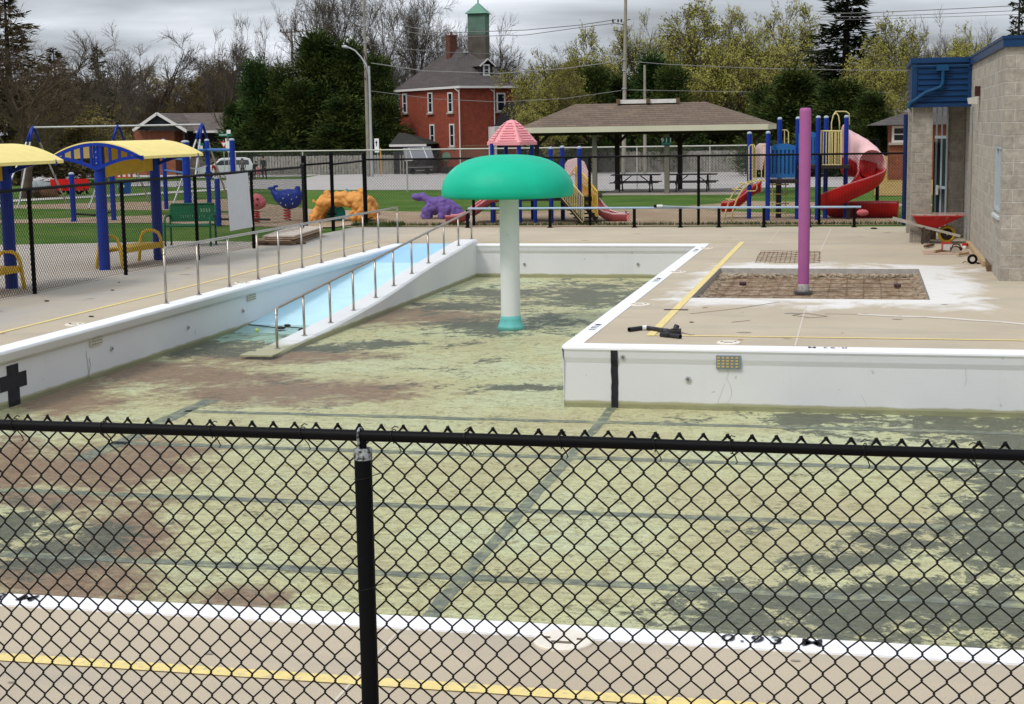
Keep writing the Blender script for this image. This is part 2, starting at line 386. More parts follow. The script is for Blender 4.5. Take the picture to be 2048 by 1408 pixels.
# ================================================================== pool deck
LIP = -9.58; WL = -9.70; CLD = -9.84
IX, IY = -3.27, 16.95; IXD, IYD = -3.08, 17.13
NY, NYD = 7.25, 7.05; FY, FYD = 31.78, 31.93
XR = 9.
dk = MB()
def dq(x0, y0, x1, y1, z=0): dk.quad((x0,y0,z), (x1,y0,z), (x1,y1,z), (x0,y1,z))
dq(-12.6, Y0, 12, NYD); dq(-12.6, NYD, CLD, FYD); dq(XR+.2, NYD, 12, FYD); dq(-12.6, FYD, 12, Y1)
px0, py0 = PIT0; px1, py1 = PIT1
dq(IXD, IYD, XR+.2, py0); dq(IXD, py1, XR+.2, FYD); dq(IXD, py0, px0, py1); dq(px1, py0, XR+.2, py1)
dk.quad((-12.6, Y0, 0), (-12.6, Y1, 0), (-12.6, Y1, -.1), (-12.6, Y0, -.1)); dk.quad((-12.6, Y1, 0), (12, Y1, 0), (12, Y1, -.1), (-12.6, Y1, -.1))
deck = struct('pool_deck', dk, m_deck)
# joints, repaired crack and patches in the deck
def strip(mb, pts, w, z):
    for a, b in zip(pts[:-1], pts[1:]):
        a = Vector((a[0], a[1], z)); b = Vector((b[0], b[1], z)); n = Vector((-(b-a).y, (b-a).x, 0)).normalized()*w/2
        mb.quad(a-n, b-n, b+n, a+n)
jm = MB()
for a, b in (((1590,692),(1612,612)), ((1632,520),(1662,458))):
    strip(jm, [G(*a), G(*b)], .02, .003)
for x in (-5.6, -2.2, 3.): strip(jm, [(x, Y0), (x, NYD)], .015, .003)
for x in (-8.3, -5.3, -1.9, 1.3): strip(jm, [(x, FYD), (x, Y1)], .012, .003)
for y in (11, 15, 19, 23, 27, 31): strip(jm, [(-12.6, y), (CLD, y)], .012, .003)
build('joint', jm, M_('joint_sealant', (.60, .54, .46), .9, obj=False), deck)
cm = MB(); rnd = random.Random(3)
pp = [G(x, y) for x, y in ((1715,629),(1760,631),(1800,633),(1850,634),(1900,637),(1950,641),(2000,644),(2060,650))]
for i, (a, b) in enumerate(zip(pp[:-1], pp[1:])): strip(cm, [a, b], .10+.05*rnd.random(), .004)
build('crack_filler', cm, M_('crack_mortar', (.66, .61, .54), .9, obj=False, var=.1), deck)
cm = MB()
for pts in ([(1585,631),(1610,627),(1655,633),(1620,636),(1585,631)], [(1650,628),(1715,629)], [(1463,645),(1500,641)], [(1380,628),(1470,618),(1560,604)]):
    strip(cm, [G(*p) for p in pts], .018, .0045)
build('crack', cm, M_('crack_dark', (.16, .09, .06), .9, obj=False), deck)
# damp and rubber marks worn into the deck
for nm, col_, seed, cnt in (('damp_stain', (.30,.27,.225), 31, 26), ('rust_stain', (.40,.24,.14), 32, 9)):
    rs = random.Random(seed)
    for i in range(cnt):
        if nm == 'damp_stain': x, y = rs.choice(((rs.uniform(-12.3,-10.2), rs.uniform(12,31)), (rs.uniform(-2.6,1.8), rs.uniform(17.6,21.4)), (rs.uniform(-7,1.5), rs.uniform(32.4,36.6)), (rs.uniform(-4.4,.4), rs.uniform(6.0,6.95))))
        else: x, y = rs.choice(((rs.uniform(-12,-10.4), rs.uniform(14,30)), (rs.uniform(-2.8,1.6), rs.uniform(17.4,21.5))))
        r0 = rs.uniform(.015, .06) if y > 8 else rs.uniform(.005, .018); gs = MB(); m = 18
        gs.add([(x+r0*(1.8 if nm == 'damp_stain' else 1)*math.cos(a)*(1+.5*noise.noise(Vector((math.cos(a)*2, math.sin(a)*2, i)))), y+r0*math.sin(a)*(1+.5*noise.noise(Vector((math.cos(a)*2, i, math.sin(a)*2)))), .0035) for a in [2*math.pi*k/m for k in range(m)]], [tuple(range(m))])
        build(nm, gs, M_(nm, col_, .85, obj=False), deck)
# painted yellow lines
ym = MB()
L0, L1 = G(0, 665.9), G(745, 483.4)
strip(ym, [(L0.x, 4), (L0.x, 32.55)], .075, .0055)
strip(ym, [(-14+1.4, 6.32), (12, 6.32)], .10, .0055)
a = G(1300, 672); b = G(1485, 484)
strip(ym, [(a.x, a.y), (b.x, b.y)], .10, .0055)
strip(ym, [(a.x+.06, a.y+.05), (12, a.y+.05)], .07, .0055)
strip(ym, [(L0.x+.04, 32.5), (b.x-.07, 32.5)], .06, .0055)
build('yellow_line', ym, m_yel, deck)

# ================================================================== swimming pool
pool = thing('swimming_pool', 'half drained outdoor pool with white painted walls, pale blue ramp and stained green floor', 'pool', (0, 19, 0))
fx, fy = np.linspace(-9.75, XR, 150), np.linspace(7.2, 31.85, 200)
vs = [(x, y, -.70) for y in fy for x in fx]; W = len(fx)
fs = [(j*W+i, j*W+i+1, (j+1)*W+i+1, (j+1)*W+i) for j in range(len(fy)-1) for i in range(W-1)]
fb = MB().add(vs, fs); fl = build('pool_floor', fb, m_floor, pool)
DARK = [(1180,592,170,26),(1000,588,110,12),(940,612,90,12),(985,655,130,15),(760,690,70,10),(650,697,80,8),(400,690,190,20),(1090,640,70,12),
        (1730,1225,300,62),(1480,1225,150,45),(1950,1240,260,70),(2000,1100,130,120),(2010,900,110,60),(1880,850,230,26),(1610,838,160,14),(1790,1075,110,28,.8),
        (100,1110,150,42,.85),(20,1060,70,50),(160,1060,100,22),(1060,775,160,6),(1500,1060,40,8),(1640,1120,120,25),(340,1045,20,8),(2030,1010,90,60),(1040,640,300,70,.42),(700,750,520,70,.30),(1600,1190,480,60,.30),(1800,960,320,80,.24),(1050,600,300,50,.5)]
RUST = [(120,790,110,45),(280,745,220,24),(560,785,260,22),(420,755,160,16),(200,935,170,42),(90,1000,120,20),(250,1070,120,60),(140,1160,190,48),(470,1195,110,22),
        (860,632,150,18),(560,712,180,14),(30,930,60,60),(20,745,60,30),(330,900,120,18),(700,640,70,12)]
def field(lst, x, y):
    v = 0
    for cx, cy, rx, ry, *wt in lst:
        d = math.hypot((x-cx)/rx, (y-cy)/ry)
        if d < 2.2: v = max(v, (.85-d*.385)*(wt[0] if wt else 1))
    return v
dv = np.zeros(len(vs), 'f'); rv = np.zeros(len(vs), 'f')
for i, p in enumerate(vs):
    x, y = PR(Vector(p)); dv[i] = field(DARK, x, y); rv[i] = field(RUST, x, y)
for n, arr in (('dark', dv), ('rust', rv)):
    at = fl.data.attributes.new(n, 'FLOAT', 'POINT'); at.data.foreach_set('value', arr)
# painted lane lines on the floor
lm = MB()
def lane(a, b, w, n=60):
    a = Vector(a); b = Vector(b); d = (b-a); nn = Vector((-d.y, d.x, 0)).normalized(); pr = None
    for i in range(n+1):
        p = a+d*i/n; w2 = w/2*(1+.25*noise.noise(p*3)); o = nn*.025*noise.noise(p*2.5+Vector((9,0,0)))
        q = (p+o-nn*w2, p+o+nn*w2)
        if pr: lm.quad(pr[0], q[0], q[1], pr[1])
        pr = q
ZL = -.696
def gz(px, py): return G(px, py, ZL)
ys = [gz(900, 836).y, gz(900, 907).y, gz(900, 1015).y, gz(900, 1152).y]
xs = [gz(365, 824).x, gz(230, 890).x, gz(20, 975).x, gz(300, 1128).x]
xc = gz(1080, 980).x
for i, (y, x) in enumerate(zip(ys, xs)):
    LN = lambda *q: (globals().__setitem__('lm', MB()), lane(*q), build('lane_line', lm, M_('lane_paint', (0.24, .255, .225), .8, var=.35, sc=9, dirt=((.46,.46,.30), 7.0, .50), obj=False), pool))
    LN((min(xs[0], x)if i < 3 else x-1.5, y, ZL), (XR-1, y, ZL), .14)
    if i < 2: LN((xs[0] if i == 0 else x, y-.85, ZL), (xs[0] if i == 0 else x, y+.75, ZL), .20, 12)
LN((xc, 7.3, ZL+.001), (xc, IY, ZL+.001), .105, 40)

# walls: profile swept along the pool edge, with a rounded coping lip
def wall(a, b, n, w, o, name, dz=0.):
    """a, b: ends of the wall foot line; n: direction into the pool; w: coping width behind the lip, o: lip overhang"""
    a = Vector((*a, 0)); b = Vector((*b, 0)); n = Vector((*n, 0))
    wp = [(o+.010, -.035), (o, -.06), (o*.75, -.13), (.0, -.19), (0, -.80)]
    cp = [(-w, -.03), (-w, .008+dz), (o-.02, .008+dz), (o+.003, dz), (o+.010, -.018), (o+.010, -.035)]
    for nm, pr, mt in (('pool_wall', wp, m_wall), ('coping', cp, m_cope)):
        mb = MB()
        vv = [p+n*u+Vector((0,0,z)) for p in (a, b) for u, z in pr]; k = len(pr)
        mb.add(vv, [(i, i+1, k+i+1, k+i) if (b-a).cross(n).z < 0 else (i, k+i, k+i+1, i+1) for i in range(k-1)]+[tuple(range(k)), tuple(range(k, 2*k))[::-1]])
        ob = build(nm, mb, mt, pool, smooth=False)
    return ob
wall((WL, NY-.2), (WL, FYD), (1, 0), WL-CLD, .12, 'left')
wall((-8.05, FY), (IX-.0, FY), (0, -1), FYD-FY, .03, 'far')
wall((IX, FYD), (IX, IY+.004), (-1, 0), IXD-IX, .02, 'island_left', .003)
wall((IX, IY), (XR+.2, IY), (0, -1), IYD-IY, .02, 'island_front')
wall((-9.9, NY-.02), (XR+.2, NY-.02), (0, 1), NY-NYD-.02, .02, 'near', .003)
wall((XR, NY-.2), (XR, IY), (-1, 0), .2, .02, 'right', .006)
# ramp
rz = lambda y: -.93*(31.80-y)/(31.80-19.6)
rm = MB(); rm.quad((WL, 22.2, rz(22.2)), (-8.38, 22.2, rz(22.2)), (-8.38, 29.4, rz(29.4)), (WL, 29.4, rz(29.4)))
rp = build('ramp', rm, m_ramp, pool)
rm = MB(); rm.quad((WL, 29.4, rz(29.4)), (-8.38, 29.4, rz(29.4)), (-8.38, 31.8, .0), (WL, 31.8, .0)); rm.quad((CLD, 31.8, .009), (-8.38, 31.8, .009), (-8.38, FYD, .009), (CLD, FYD, .009))
build('ramp_landing', rm, m_ramp2, pool)
rm = MB(); pe = [(WL+(-8.42-WL)*i/14, 21.7+.5*noise.noise(Vector((i*.5, 3, 0)))) for i in range(15)]
for (xa, ya), (xb, yb) in zip(pe[:-1], pe[1:]): rm.quad((xa, ya, -.6965), (xb, yb, -.6965), (xb, 22.75, -.6965), (xa, 22.75, -.6965))
build('ramp_foot', rm, M_('ramp_paint_turquoise', (.46, .68, .60), .6, var=.1, sc=3, dirt=((.16,.18,.16), 2.6, .50), obj=False), pool)
mz = [(20.2,-.655),(20.55,-.635),(21.65,-.60),(22.83,-.555),(23.97,-.495),(25.16,-.42),(26.22,-.325),(27.37,-.215),(28.5,-.12),(29.64,-.045),(30.79,.04),(31.5,.095),(31.9,.10)]
def mzf(y):
    for (a, za), (b, zb) in zip(mz[:-1], mz[1:]):
        if y <= b: return za+(zb-za)*(max(y, a)-a)/(b-a)
    return mz[-1][1]
mw = MB(); vv = []; x0, x1 = -8.42, -8.0
for y in np.linspace(20.2, 31.9, 40):
    z = mzf(y); yy = y
    vv += [(x0, yy, -.95), (x0, yy, z-.03), (x0+.03, yy, z), (x1-.03, yy, z), (x1, yy, z-.03), (x1, yy, -.95)]
n = 40; ff = []
for i in range(n-1):
    for k in range(5): ff.append((i*6+k, (i+1)*6+k, (i+1)*6+k+1, i*6+k+1))
ff += [tuple(range(6)), tuple((n-1)*6+k for k in range(6))[::-1]]
mw.add(vv, ff); mw.box((-8.46, 19.95, -.66), (-7.98, 20.3, -.635))
build('ramp_curb_wall', mw, wall_material('curb_wall_paint', (.76, .77, .77)), pool)
# fittings on the walls
def on_x(px, py, x): return AX(px, py, x)
def on_y(px, py, y): return AY(px, py, y)
for (px, py) in ((192, 676), (503, 590)):
    p = on_x(px, py, WL+.02); g = MB(); g.box((p.x-.03, p.y-.16, p.z-.09), (p.x+.012, p.y+.16, p.z+.09))
    f = build('inlet_grille', g, M_('grille_cream', (.58, .56, .46), .6), pool)
    g = MB()
    for k in range(5): g.box((p.x+.01, p.y-.14, p.z-.075+k*.035), (p.x+.018, p.y+.14, p.z-.062+k*.035))
    build('slot', g, M_('grille_slot', (.30, .29, .23), .7), f)
p = on_y(1457, 724, IY-.02); g = MB(); g.box((p.x-.135, p.y-.012, p.z-.073), (p.x+.135, p.y+.03, p.z+.073))
f = build('inlet_grille', g, M_('grille_slate', (.20, .24, .30), .6), pool)
g = MB()
for k in range(4):
    for j in range(5): g.box((p.x-.122+j*.050, p.y-.018, p.z-.060+k*.033), (p.x-.094+j*.050, p.y-.010, p.z-.042+k*.033))
build('slot', g, M_('grille_yellow', (.62, .46, .10), .6), f)
for px, py, w in ((113,692,'x'),(222,697,'x'),(375,655,'x'),(485,622,'x'),(1246,714,'y'),(1376,758,'y'),(1386-110,528,'f'),(1049,528,'f'),(1005,520,'f')):
    p = on_x(px, py, WL) if w == 'x' else on_y(px, py, IY if w == 'y' else FY)
    d = Vector((1,0,0)) if w == 'x' else Vector((0,-1,0)); g = MB()
    g.tube([p-d*.02, p+d*.022], .032, 12); f = build('water_jet', g, M_('jet_grey', (.42,.42,.41) if px != 1246 else (.28,.29,.29), .5), pool)
    g = MB(); g.tube([p+d*.02, p+d*.03], .014, 8); build('nozzle', g, M_('jet_hole', (.12,.12,.11), .5), f)
# black marks painted on the walls
g = MB(); a = on_y(1222, 700, IY); b = on_y(1236, 700, IY)
pr = None
for i in range(13):
    z = -.03-i*.062; o = .012*noise.noise(Vector((0, 0, z*9))); off = -.028 if z > -.19 else -.006
    q = (Vector((a.x+o, IY+off, z)), Vector((b.x+o*.6, IY+off, z)))
    if pr: g.quad(pr[0], pr[1], q[1], q[0])
    pr = q
build('depth_stripe', g, m_blackp, pool)
g = MB()
pc = on_x(27, 768, WL+.004)
for (u0, u1, z0, z1) in ((-.30, .16, -.175, -.02), (-.30, .16, -.175, -.02)): pass
a = on_x(22, 728, WL).y; pcy = pc.y
X = WL+.004
g.quad((X, pcy-.13, -.72), (X, pcy+.13, -.72), (X, pcy+.13, -.21), (X, pcy-.13, -.21))
g.quad((X+.001, pcy-.30, -.50), (X+.001, pcy+.30, -.50), (X+.001, pcy+.30, -.32), (X+.001, pcy-.30, -.32))
build('black_cross', g, m_blackp, pool)
# leaks and hairline cracks on the walls
g = MB(); rnd = random.Random(11)
def hair(px, py, n, x=None, y=None, w=.006):
    global g; g = MB()
    p = AX(px, py, x) if x is not None else AY(px, py, y); q = p.copy()
    for i in range(n):
        r = q+Vector((0 if x is not None else rnd.uniform(-.025,.025), rnd.uniform(-.03,.03) if x is not None else 0, -.045))
        if x is not None: g.quad(q, q+Vector((0,w*3,0)), r+Vector((0,w*3,0)), r)
        else: g.quad(q, r, r+Vector((w,0,0)), q+Vector((w,0,0)))
        q = r
    build('wall_crack', g, M_('hairline_rust', (.30, .27, .20), .9, obj=False), pool)
for a in ((172,702,8),(178,716,6)): hair(*a, x=WL+.003, w=.004)
for a in ((1455,740,9),(1450,768,5),(1928,705,8),(1722,790,3)): hair(*a, y=IY-.003, w=.0022)
# depth figures
def figures(s, loc, rz, size, sx, parent, mat, name='depth_figures', thick=.0, rx=0):
    cu = bpy.data.curves.new('t', 'FONT'); cu.body = s; cu.size = size; cu.space_character = 1.25; cu.align_x = 'CENTER'; cu.align_y = 'CENTER'
    cu.offset = size*.008; cu.extrude = thick; cu.resolution_u = 3
    o = bpy.data.objects.new('t', cu); COL.objects.link(o); me = evalmesh(o); bpy.data.objects.remove(o)
    me.materials.clear(); me.materials.append(mat)
    me.transform(Matrix.Diagonal((sx, 1, 1, 1)))
    if rx: me.transform(Matrix.Rotation(rx, 4, 'X'))
    me.transform(Matrix.Rotation(rz, 4, 'Z'))
    ob = link(name, me, parent); ob.location = Vector(loc)-off_of(parent); return ob
zt = .0145
c = (G(1440, 1284)+G(1648, 1299))/2
figures('0.93 M', (c.x, 7.155, zt+.003), 0, .14, 1.02, pool, m_blackp)
e = G(83, 1210); figures('0.93 M', (e.x-.30, 7.155, zt+.003), 0, .14, 1.02, pool, m_blackp)
c = (G(1610, 696)+G(1700, 698))/2; figures('0.93 M', (c.x, (IY+IYD)/2, zt), math.pi, .12, 1.05, pool, m_blackp)
for px, py in ((1190,656),(1312,561),(1392,502)):
    c = G(px, py); figures('0.93 M', ((IX+IXD)/2, c.y, zt), math.pi/2, .12, 1.35, pool, m_blackp)
# water
wm = MB(); wm.quad((WL-.02, 7.2, -.65), (XR, 7.2, -.65), (XR, FY+.02, -.65), (WL-.02, FY+.02, -.65))
struct('water', wm, m_water)

# skimmer lids
m_lid = M_('lid_cream_plastic', (.78, .72, .62), .5, var=.08, sc=8, dirt=((.5,.44,.36), 6, .62))
def lid(px, py, r, label, nd=0):
    p = G(px, py); g = MB(); g.lathe([(r, 0), (r, .010), (r*.96, .016), (.001, .018)], 32, p)
    o = build('skimmer_lid', g, m_lid, smooth=False); tag(o, label, 'pool lid', 'round skimmer lids set in the deck')
    g = MB()
    for s in (-1, 1): g.cbox((p.x+s*r*.55, p.y, .020), (.03, .012, .006))
    g.cbox((p.x, p.y-r*.4, .020), (.10, .02, .005)); build('lid_handle', g, M_('lid_mark_brown', (.16,.13,.10), .6), o)
lid(1127, 1284, .145, 'big cream round skimmer lid in the nearest deck, seen through the black fence mesh')
lid(1457, 686.5, .135, 'cream round skimmer lid on the island deck above the yellow and grey grille')
lid(150, 650, .13, 'cream round skimmer lid on the left walk beside the coping, above the cream grille')
lid(484, 567, .13, 'cream round skimmer lid on the left walk between the second and third rail posts')
lid(1279, 610, .15, 'cream round skimmer lid on the island walk, nearest of the three along its left edge')
lid(1355, 545, .15, 'cream round skimmer lid on the island walk, middle of the three along its left edge')
lid(1412, 497.5, .15, 'cream round skimmer lid at the far corner of the island coping')
g = MB(); p = G(1352, 620); g.box((p.x-.16, p.y-.03, .004), (p.x+.16, p.y+.03, .008)); o = build('floor_drain', g, M_('drain_black', (.02,.018,.016), .7)); tag(o, 'narrow black slot drain crossing the yellow line on the island deck', 'drain')

# ================================================================== handrails of the ramp
def handrail(posts, tops, label, r=.021):
    b0 = posts[0]; t = thing('handrail', label, 'handrail', b0, 'steel handrails of the pool ramp')
    for i, (p, z) in enumerate(zip(posts, tops)):
        g = MB(); g.tube([(p.x, p.y, p.z-.02), (p.x, p.y, z)], r*.88, 10); 
        q = build('post', g, m_steel, t, smooth=True)
        g = MB(); g.lathe([(.045, 0), (.045, .006), (.03, .014), (r*.9, .018)], 14, p); build('base_flange', g, m_steel, q)
    pts = [Vector((p.x, p.y, z)) for p, z in zip(posts, tops)]
    a, b = pts[0], pts[-1]; da = (pts[1]-a).normalized(); db = (pts[-2]-b).normalized()
    path = [a-Vector((0,0,.10)), a-Vector((0,0,.04))+da*.012, a+da*.05] + pts[1:-1] + [b+db*.05, b-Vector((0,0,.04))+db*.012, b-Vector((0,0,.10))]
    g = MB(); g.tube(path, r, 12); build('rail', g, m_steel, t, smooth=True)
    return t
pl = [G(*p) for p in ((325,608),(393,591),(455,575),(510,560),(559,549),(607,537),(650,527),(691,515),(727,505),(762,497),(795,487))]
pl = [Vector((-9.80, p.y, .008)) for p in pl]
handrail(pl, [HZ(p, 497-(PR(p)[0]-330)*81/460) for p in pl], 'brushed steel handrail standing on the left coping above the ramp')
prr = [AX(x, y, -8.12) for x, y in ((559,706),(613,677),(665,650),(711,624),(755,598),(791,573),(827,548),(860,527),(891,510),(920,492),(946,478))]
prr = [Vector((-8.15, p.y, mzf(p.y))) for p in prr]
handrail(prr, [HZ(p, 613-.505*(PR(p)[0]-563)) for p in prr], 'brushed steel handrail climbing the white curb wall between ramp and pool')

# ================================================================== mushroom fountain and purple pole
mb_ = G(1022, 652, -.65); mb_.z = -.715
k = ppm(mb_+Vector((0,0,1))); topz = HZ(mb_, 309)
rimz = HZ(mb_, 389)
t = thing('mushroom_fountain', 'green topped mushroom fountain on a white column standing in the shallow water', 'fountain', mb_)
m_green = M_('fountain_green', (.004, .47, .29), .55, var=.10, sc=1.6, dirt=((.13,.55,.42), 1.1, .60), spec=.25, bmp=.05, bsc=6)
Rr = 262/k/2; H = topz-rimz; prof = [(.05, rimz+.10), (Rr*.6, rimz+.05), (Rr*.93, rimz-.02), (Rr*.97, rimz-.035), (Rr*1.0, rimz+.0)]
for i in range(1, 17):
    a = math.pi/2*i/16; prof.append((Rr*math.cos(a)**.72 if i < 16 else .001, rimz+.09+(H-.09)*math.sin(a)**1.12))
prof.insert(5, (Rr, rimz+.07))
g = MB(); g.lathe([(r, z) for r, z in prof], 64, (mb_.x-.02, mb_.y, 0)); cap = build('cap', g, m_green, t, smooth=True)
g = MB(); cz = HZ(mb_, 632)
g.tube([(mb_.x, mb_.y, cz-.02), (mb_.x, mb_.y, rimz+.12)], 19.5/k, 32); build('column', g, M_('fountain_white', (.74,.77,.75), .5, var=.05, sc=2, dirt=((.56,.60,.55), 3.5, .6)), t, smooth='auto')
g = MB(); g.lathe([(.235, -.715), (.215, -.655), (.19, -.62), (.165, cz-.05), (.16, cz+.01), (.05, cz+.01)], 32, (mb_.x, mb_.y, 0)); build('base_collar', g, M_('fountain_teal', (.14,.48,.46), .5), t, smooth=True)
pb = G(1607, 572, 0); pb = Vector((pb.x, pb.y, -.10)); tz_ = HZ(pb, 216)
t = thing('spray_pole', 'tall plain purple spray pole rising from the dug out pit', 'pole', pb)
g = MB(); r = .083; g.lathe([(r*.96, .02), (r, .14), (r*1.04, .8), (r*1.04, tz_+.10-.06), (r*1.0, tz_+.10-.02), (r*.8, tz_+.10), (.001, tz_+.105)], 32, pb)
build('shaft', g, M_('pole_purple', (.36, .105, .28), .5, var=.06, sc=4), t, smooth=True)
g = MB(); g.lathe([(.085, -.03), (.088, .05), (.086, .12), (.08, .145)], 24, pb); build('bare_base', g, M_('bare_metal_chipped', (.40,.37,.36), .6, .2, var=.3, sc=30), t, smooth=True)
g = MB(); g.cbox(pb+Vector((0,0,.0)), (.26,.26,.035)); build('base_plate', g, M_('plate_dark', (.05,.05,.055), .6), t)

# ================================================================== dug-out pit
m_soil = ground_material('pit_soil', [(.34, (.16, .11, .07)), (.5, (.29, .21, .135)), (.64, (.42, .34, .255))], 6, .8, 40)
m_cut = M_('cut_concrete', (.40, .38, .35), .9, var=.15, sc=10, obj=False)
g = MB()
for a, b in (((px0,py0),(px1,py0)), ((px1,py0),(px1,py1)), ((px1,py1),(px0,py1)), ((px0,py1),(px0,py0))):
    g.quad((*a, 0), (*b, 0), (*b, -.2), (*a, -.2))
tag(build('pit_edge', g, m_cut), kind='structure')
nx, ny = 90, 110; vs = []
for j in range(ny):
    for i in range(nx):
        x = px0+(px1-px0)*i/(nx-1); y = py0+(py1-py0)*j/(ny-1)
        e = min(y-py0+.6, py1-y, x-px0, px1-x); edge = max(0, .35-e)*.14
        vs.append((x, y, -.14+.035*noise.noise(Vector((x*3, y*3, 0)))+.018*noise.noise(Vector((x*16, y*16, 3)))+edge))
g = MB().add(vs, [(j*nx+i, j*nx+i+1, (j+1)*nx+i+1, (j+1)*nx+i) for j in range(ny-1) for i in range(nx-1)])
tag(build('soil', g, m_soil), kind='structure')
m_rust = M_('rusty_steel', (.16, .07, .035), .9, var=.3, sc=20)
def rebar(x0, x1, y0, y1, sx_, sy_, z, r, name, label, cat, sk=0., wob=.01, seed=1):
    rn = random.Random(seed); g = MB(); x = x0
    while x <= x1+.001:
        g.tube([(x+rn.uniform(-wob,wob)+sk*(y-y0)/(y1-y0), y, z+rn.uniform(-wob,wob)) for y in np.linspace(y0, y1, 7)], r, 5); x += sx_
    y = y0
    while y <= y1+.001:
        g.tube([(x+sk*(y-y0)/(y1-y0), y+rn.uniform(-wob,wob), z+r*1.8+rn.uniform(-wob,wob)) for x in np.linspace(x0, x1, 9)], r, 5); y += sy_
    return tag(build(name, g, m_rust), label, cat)
rebar(px0+.06, px1-.06, py0+.1, py1-.25, .26, .62, -.108, .0034, 'rebar_grid', 'rusty reinforcing grid lying on the soil of the dug out pit', 'rebar', wob=.010)
q = [G(*p) for p in ((1510,526),(1641,526),(1646,504),(1527,503))]
rebar(q[0].x, q[1].x, q[0].y, q[2].y, .085, .24, .012, .0035, 'rebar_mat', 'rusty steel mesh mat lying flat on the deck behind the pit', 'rebar', sk=q[2].x-q[1].x-.04, seed=5)
rnd = random.Random(5); g = MB()
for i in range(760):
    e = rnd.random()
    if e < .50: x = rnd.uniform(px0, px1); y = py1-abs(rnd.gauss(0, .22))
    elif e < .62: x = px0+abs(rnd.gauss(0, .12)); y = rnd.uniform(py0, py1)
    elif e < .80: x = px1-abs(rnd.gauss(0, .07)); y = rnd.uniform(py0, py1)
    else: x = px0+abs(rnd.gauss(0, .25)); y = py1-abs(rnd.gauss(0, .25))
    s = rnd.uniform(.010, .034); b0 = len(g.v); g.ball((x, y, -.11+s*.5), s, 6, (1.2, 1, .8))
    for v in range(b0, len(g.v)): p = g.v[v]; d = 1+.3*noise.noise(Vector(p)*30); g.v[v] = (x+(p[0]-x)*d, y+(p[1]-y)*d, p[2])
tag(build('rubble', g, M_('rubble_concrete', (.34, .28, .21), .95, var=.35, sc=15, obj=False)), 'broken concrete crumbs strewn along the edges of the pit', 'rubble', kind='stuff')
for px, py, lb in ((1486,567,'left'),(1795,571,'right')):
    p = G(px, py, -.1); g = MB(); g.tube([p-Vector((.03,0,0))*1.8, p+Vector((.03,0,0))*1.8], .032, 14); g.cbox(p-Vector((0,0,.03)), (.07,.05,.03))
    tag(build('pipe_stub', g, M_('stub_maroon', (.06,.03,.035), .5)), 'short dark capped pipe stub lying in the %s part of the dug out pit' % lb, 'pipe')
# ================================================================== chain link fences
def wire_mesh(p0, p1, z0, z1, hw, rh, r, n, name, mat, parent, knuckle=False, zt=None, off=0.):
    """p0,p1 plan points; every wire zigzags between two neighbouring columns and hooks into the next wire"""
    p0 = Vector((*p0, 0)); p1 = Vector((*p1, 0)); L = (p1-p0).length; d = (p1-p0)/L; nr = Vector((-d.y, d.x, 0))
    N = int(L/hw); g = MB(); rows = int(round((z1-z0)/rh)); rn = random.Random(2)
    for i in range(N):
        pts = []
        for j in range(rows+1):
            c = i if (i+j) % 2 == 0 else i+1; sgn = 1 if (i+j) % 2 == 0 else -1
            fu = j/rows; P = p0+d*(c*hw); z = z1-(z1-z0)*fu
            if zt: z += tz(P.y)
            if knuckle:
                jx = hw*.07*sgn; wz = .0011*math.sin(c*.7)+.0008*noise.noise(Vector((c*.31, j*.4, 0)))
                bow = .003*noise.noise(Vector((c*.2, j*.15, 7)))
                P = P+nr*(off+bow)
                Q = P+d*jx
                if j > 0: pts.append(P+d*hw*.05*sgn+Vector((0,0,z+rh*.13+wz))+nr*r)
                pts.append(P-d*(hw*.055*sgn)+Vector((0,0,z+wz)))
                if j < rows: pts.append(P+d*hw*.05*sgn+Vector((0,0,z-rh*.13+wz))-nr*r)
            else: pts.append(P+nr*off+Vector((0,0,z)))
        g.tube(pts, r, n, cap=False)
    return build(name, g, mat, parent)

# near fence
FYN = 4.5
fp = thing('chain_link_fence', 'black coated chain link fence nearest to the viewer, on this side of the pool', 'fence', (-1.5, FYN, 0))
rz_ = AY(1024, 880, FYN).z
g = MB(); zj = AY(1305, 900, FYN).x
g.tube([(-9, FYN, rz_), (zj, FYN, rz_)], .0178, 20); g.tube([(zj, FYN, rz_), (6, FYN, rz_-.002)], .0162, 20)
build('top_rail', g, m_black, fp, smooth='auto')
pc = AY(727, 950, FYN).x
m_chip = M_('chipped_zinc', (.36, .38, .39), .6, .3, var=.3, sc=20, dirt=((.01,.01,.012), 60, .46))
for x in (pc-6.1, pc-3.05, pc, pc+3.05):
    zt_ = HZ(Vector((x, FYN, 0)), 890) if x == pc else rz_-.05
    zt_ = rz_-.040
    g = MB(); g.tube([(x, FYN, 0), (x, FYN, zt_-.03)], .0275, 24); po = build('post', g, m_black, fp, smooth='auto')
    g = MB(); g.lathe([(.0295, -.035), (.0295, -.002), (.026, 0), (.001, .001)], 24, (x, FYN, zt_)); build('post_cap', g, m_chip, po, smooth='auto')
    g = MB(); g.tube([(x, FYN, zt_-.01), (x, FYN, rz_)], .013, 12); build('post_neck', g, m_black, po)
    g = MB(); g.tube([(x-.008, FYN+.0225*math.cos(a), rz_+.0225*math.sin(a)) for a in np.linspace(-.9, math.pi+.9, 14)], .0042, 6)
    g.tube([(x-.008, FYN-.0225*.62, rz_-.0225*.78), (x-.010, FYN-.012, rz_-.045)], .0045, 6)
    build('rail_clamp', g, m_chip, po)
top = AY(1024, 868, FYN).z+.010
m_wire = M_('black_wire_coating', (.004, .003, .003), .5, var=.4, sc=25, obj=False)
hw = (AY(1045.5, 1000, FYN).x-AY(1000, 1000, FYN).x)/2
rh = .0400
rows = int((top-.03)/rh)
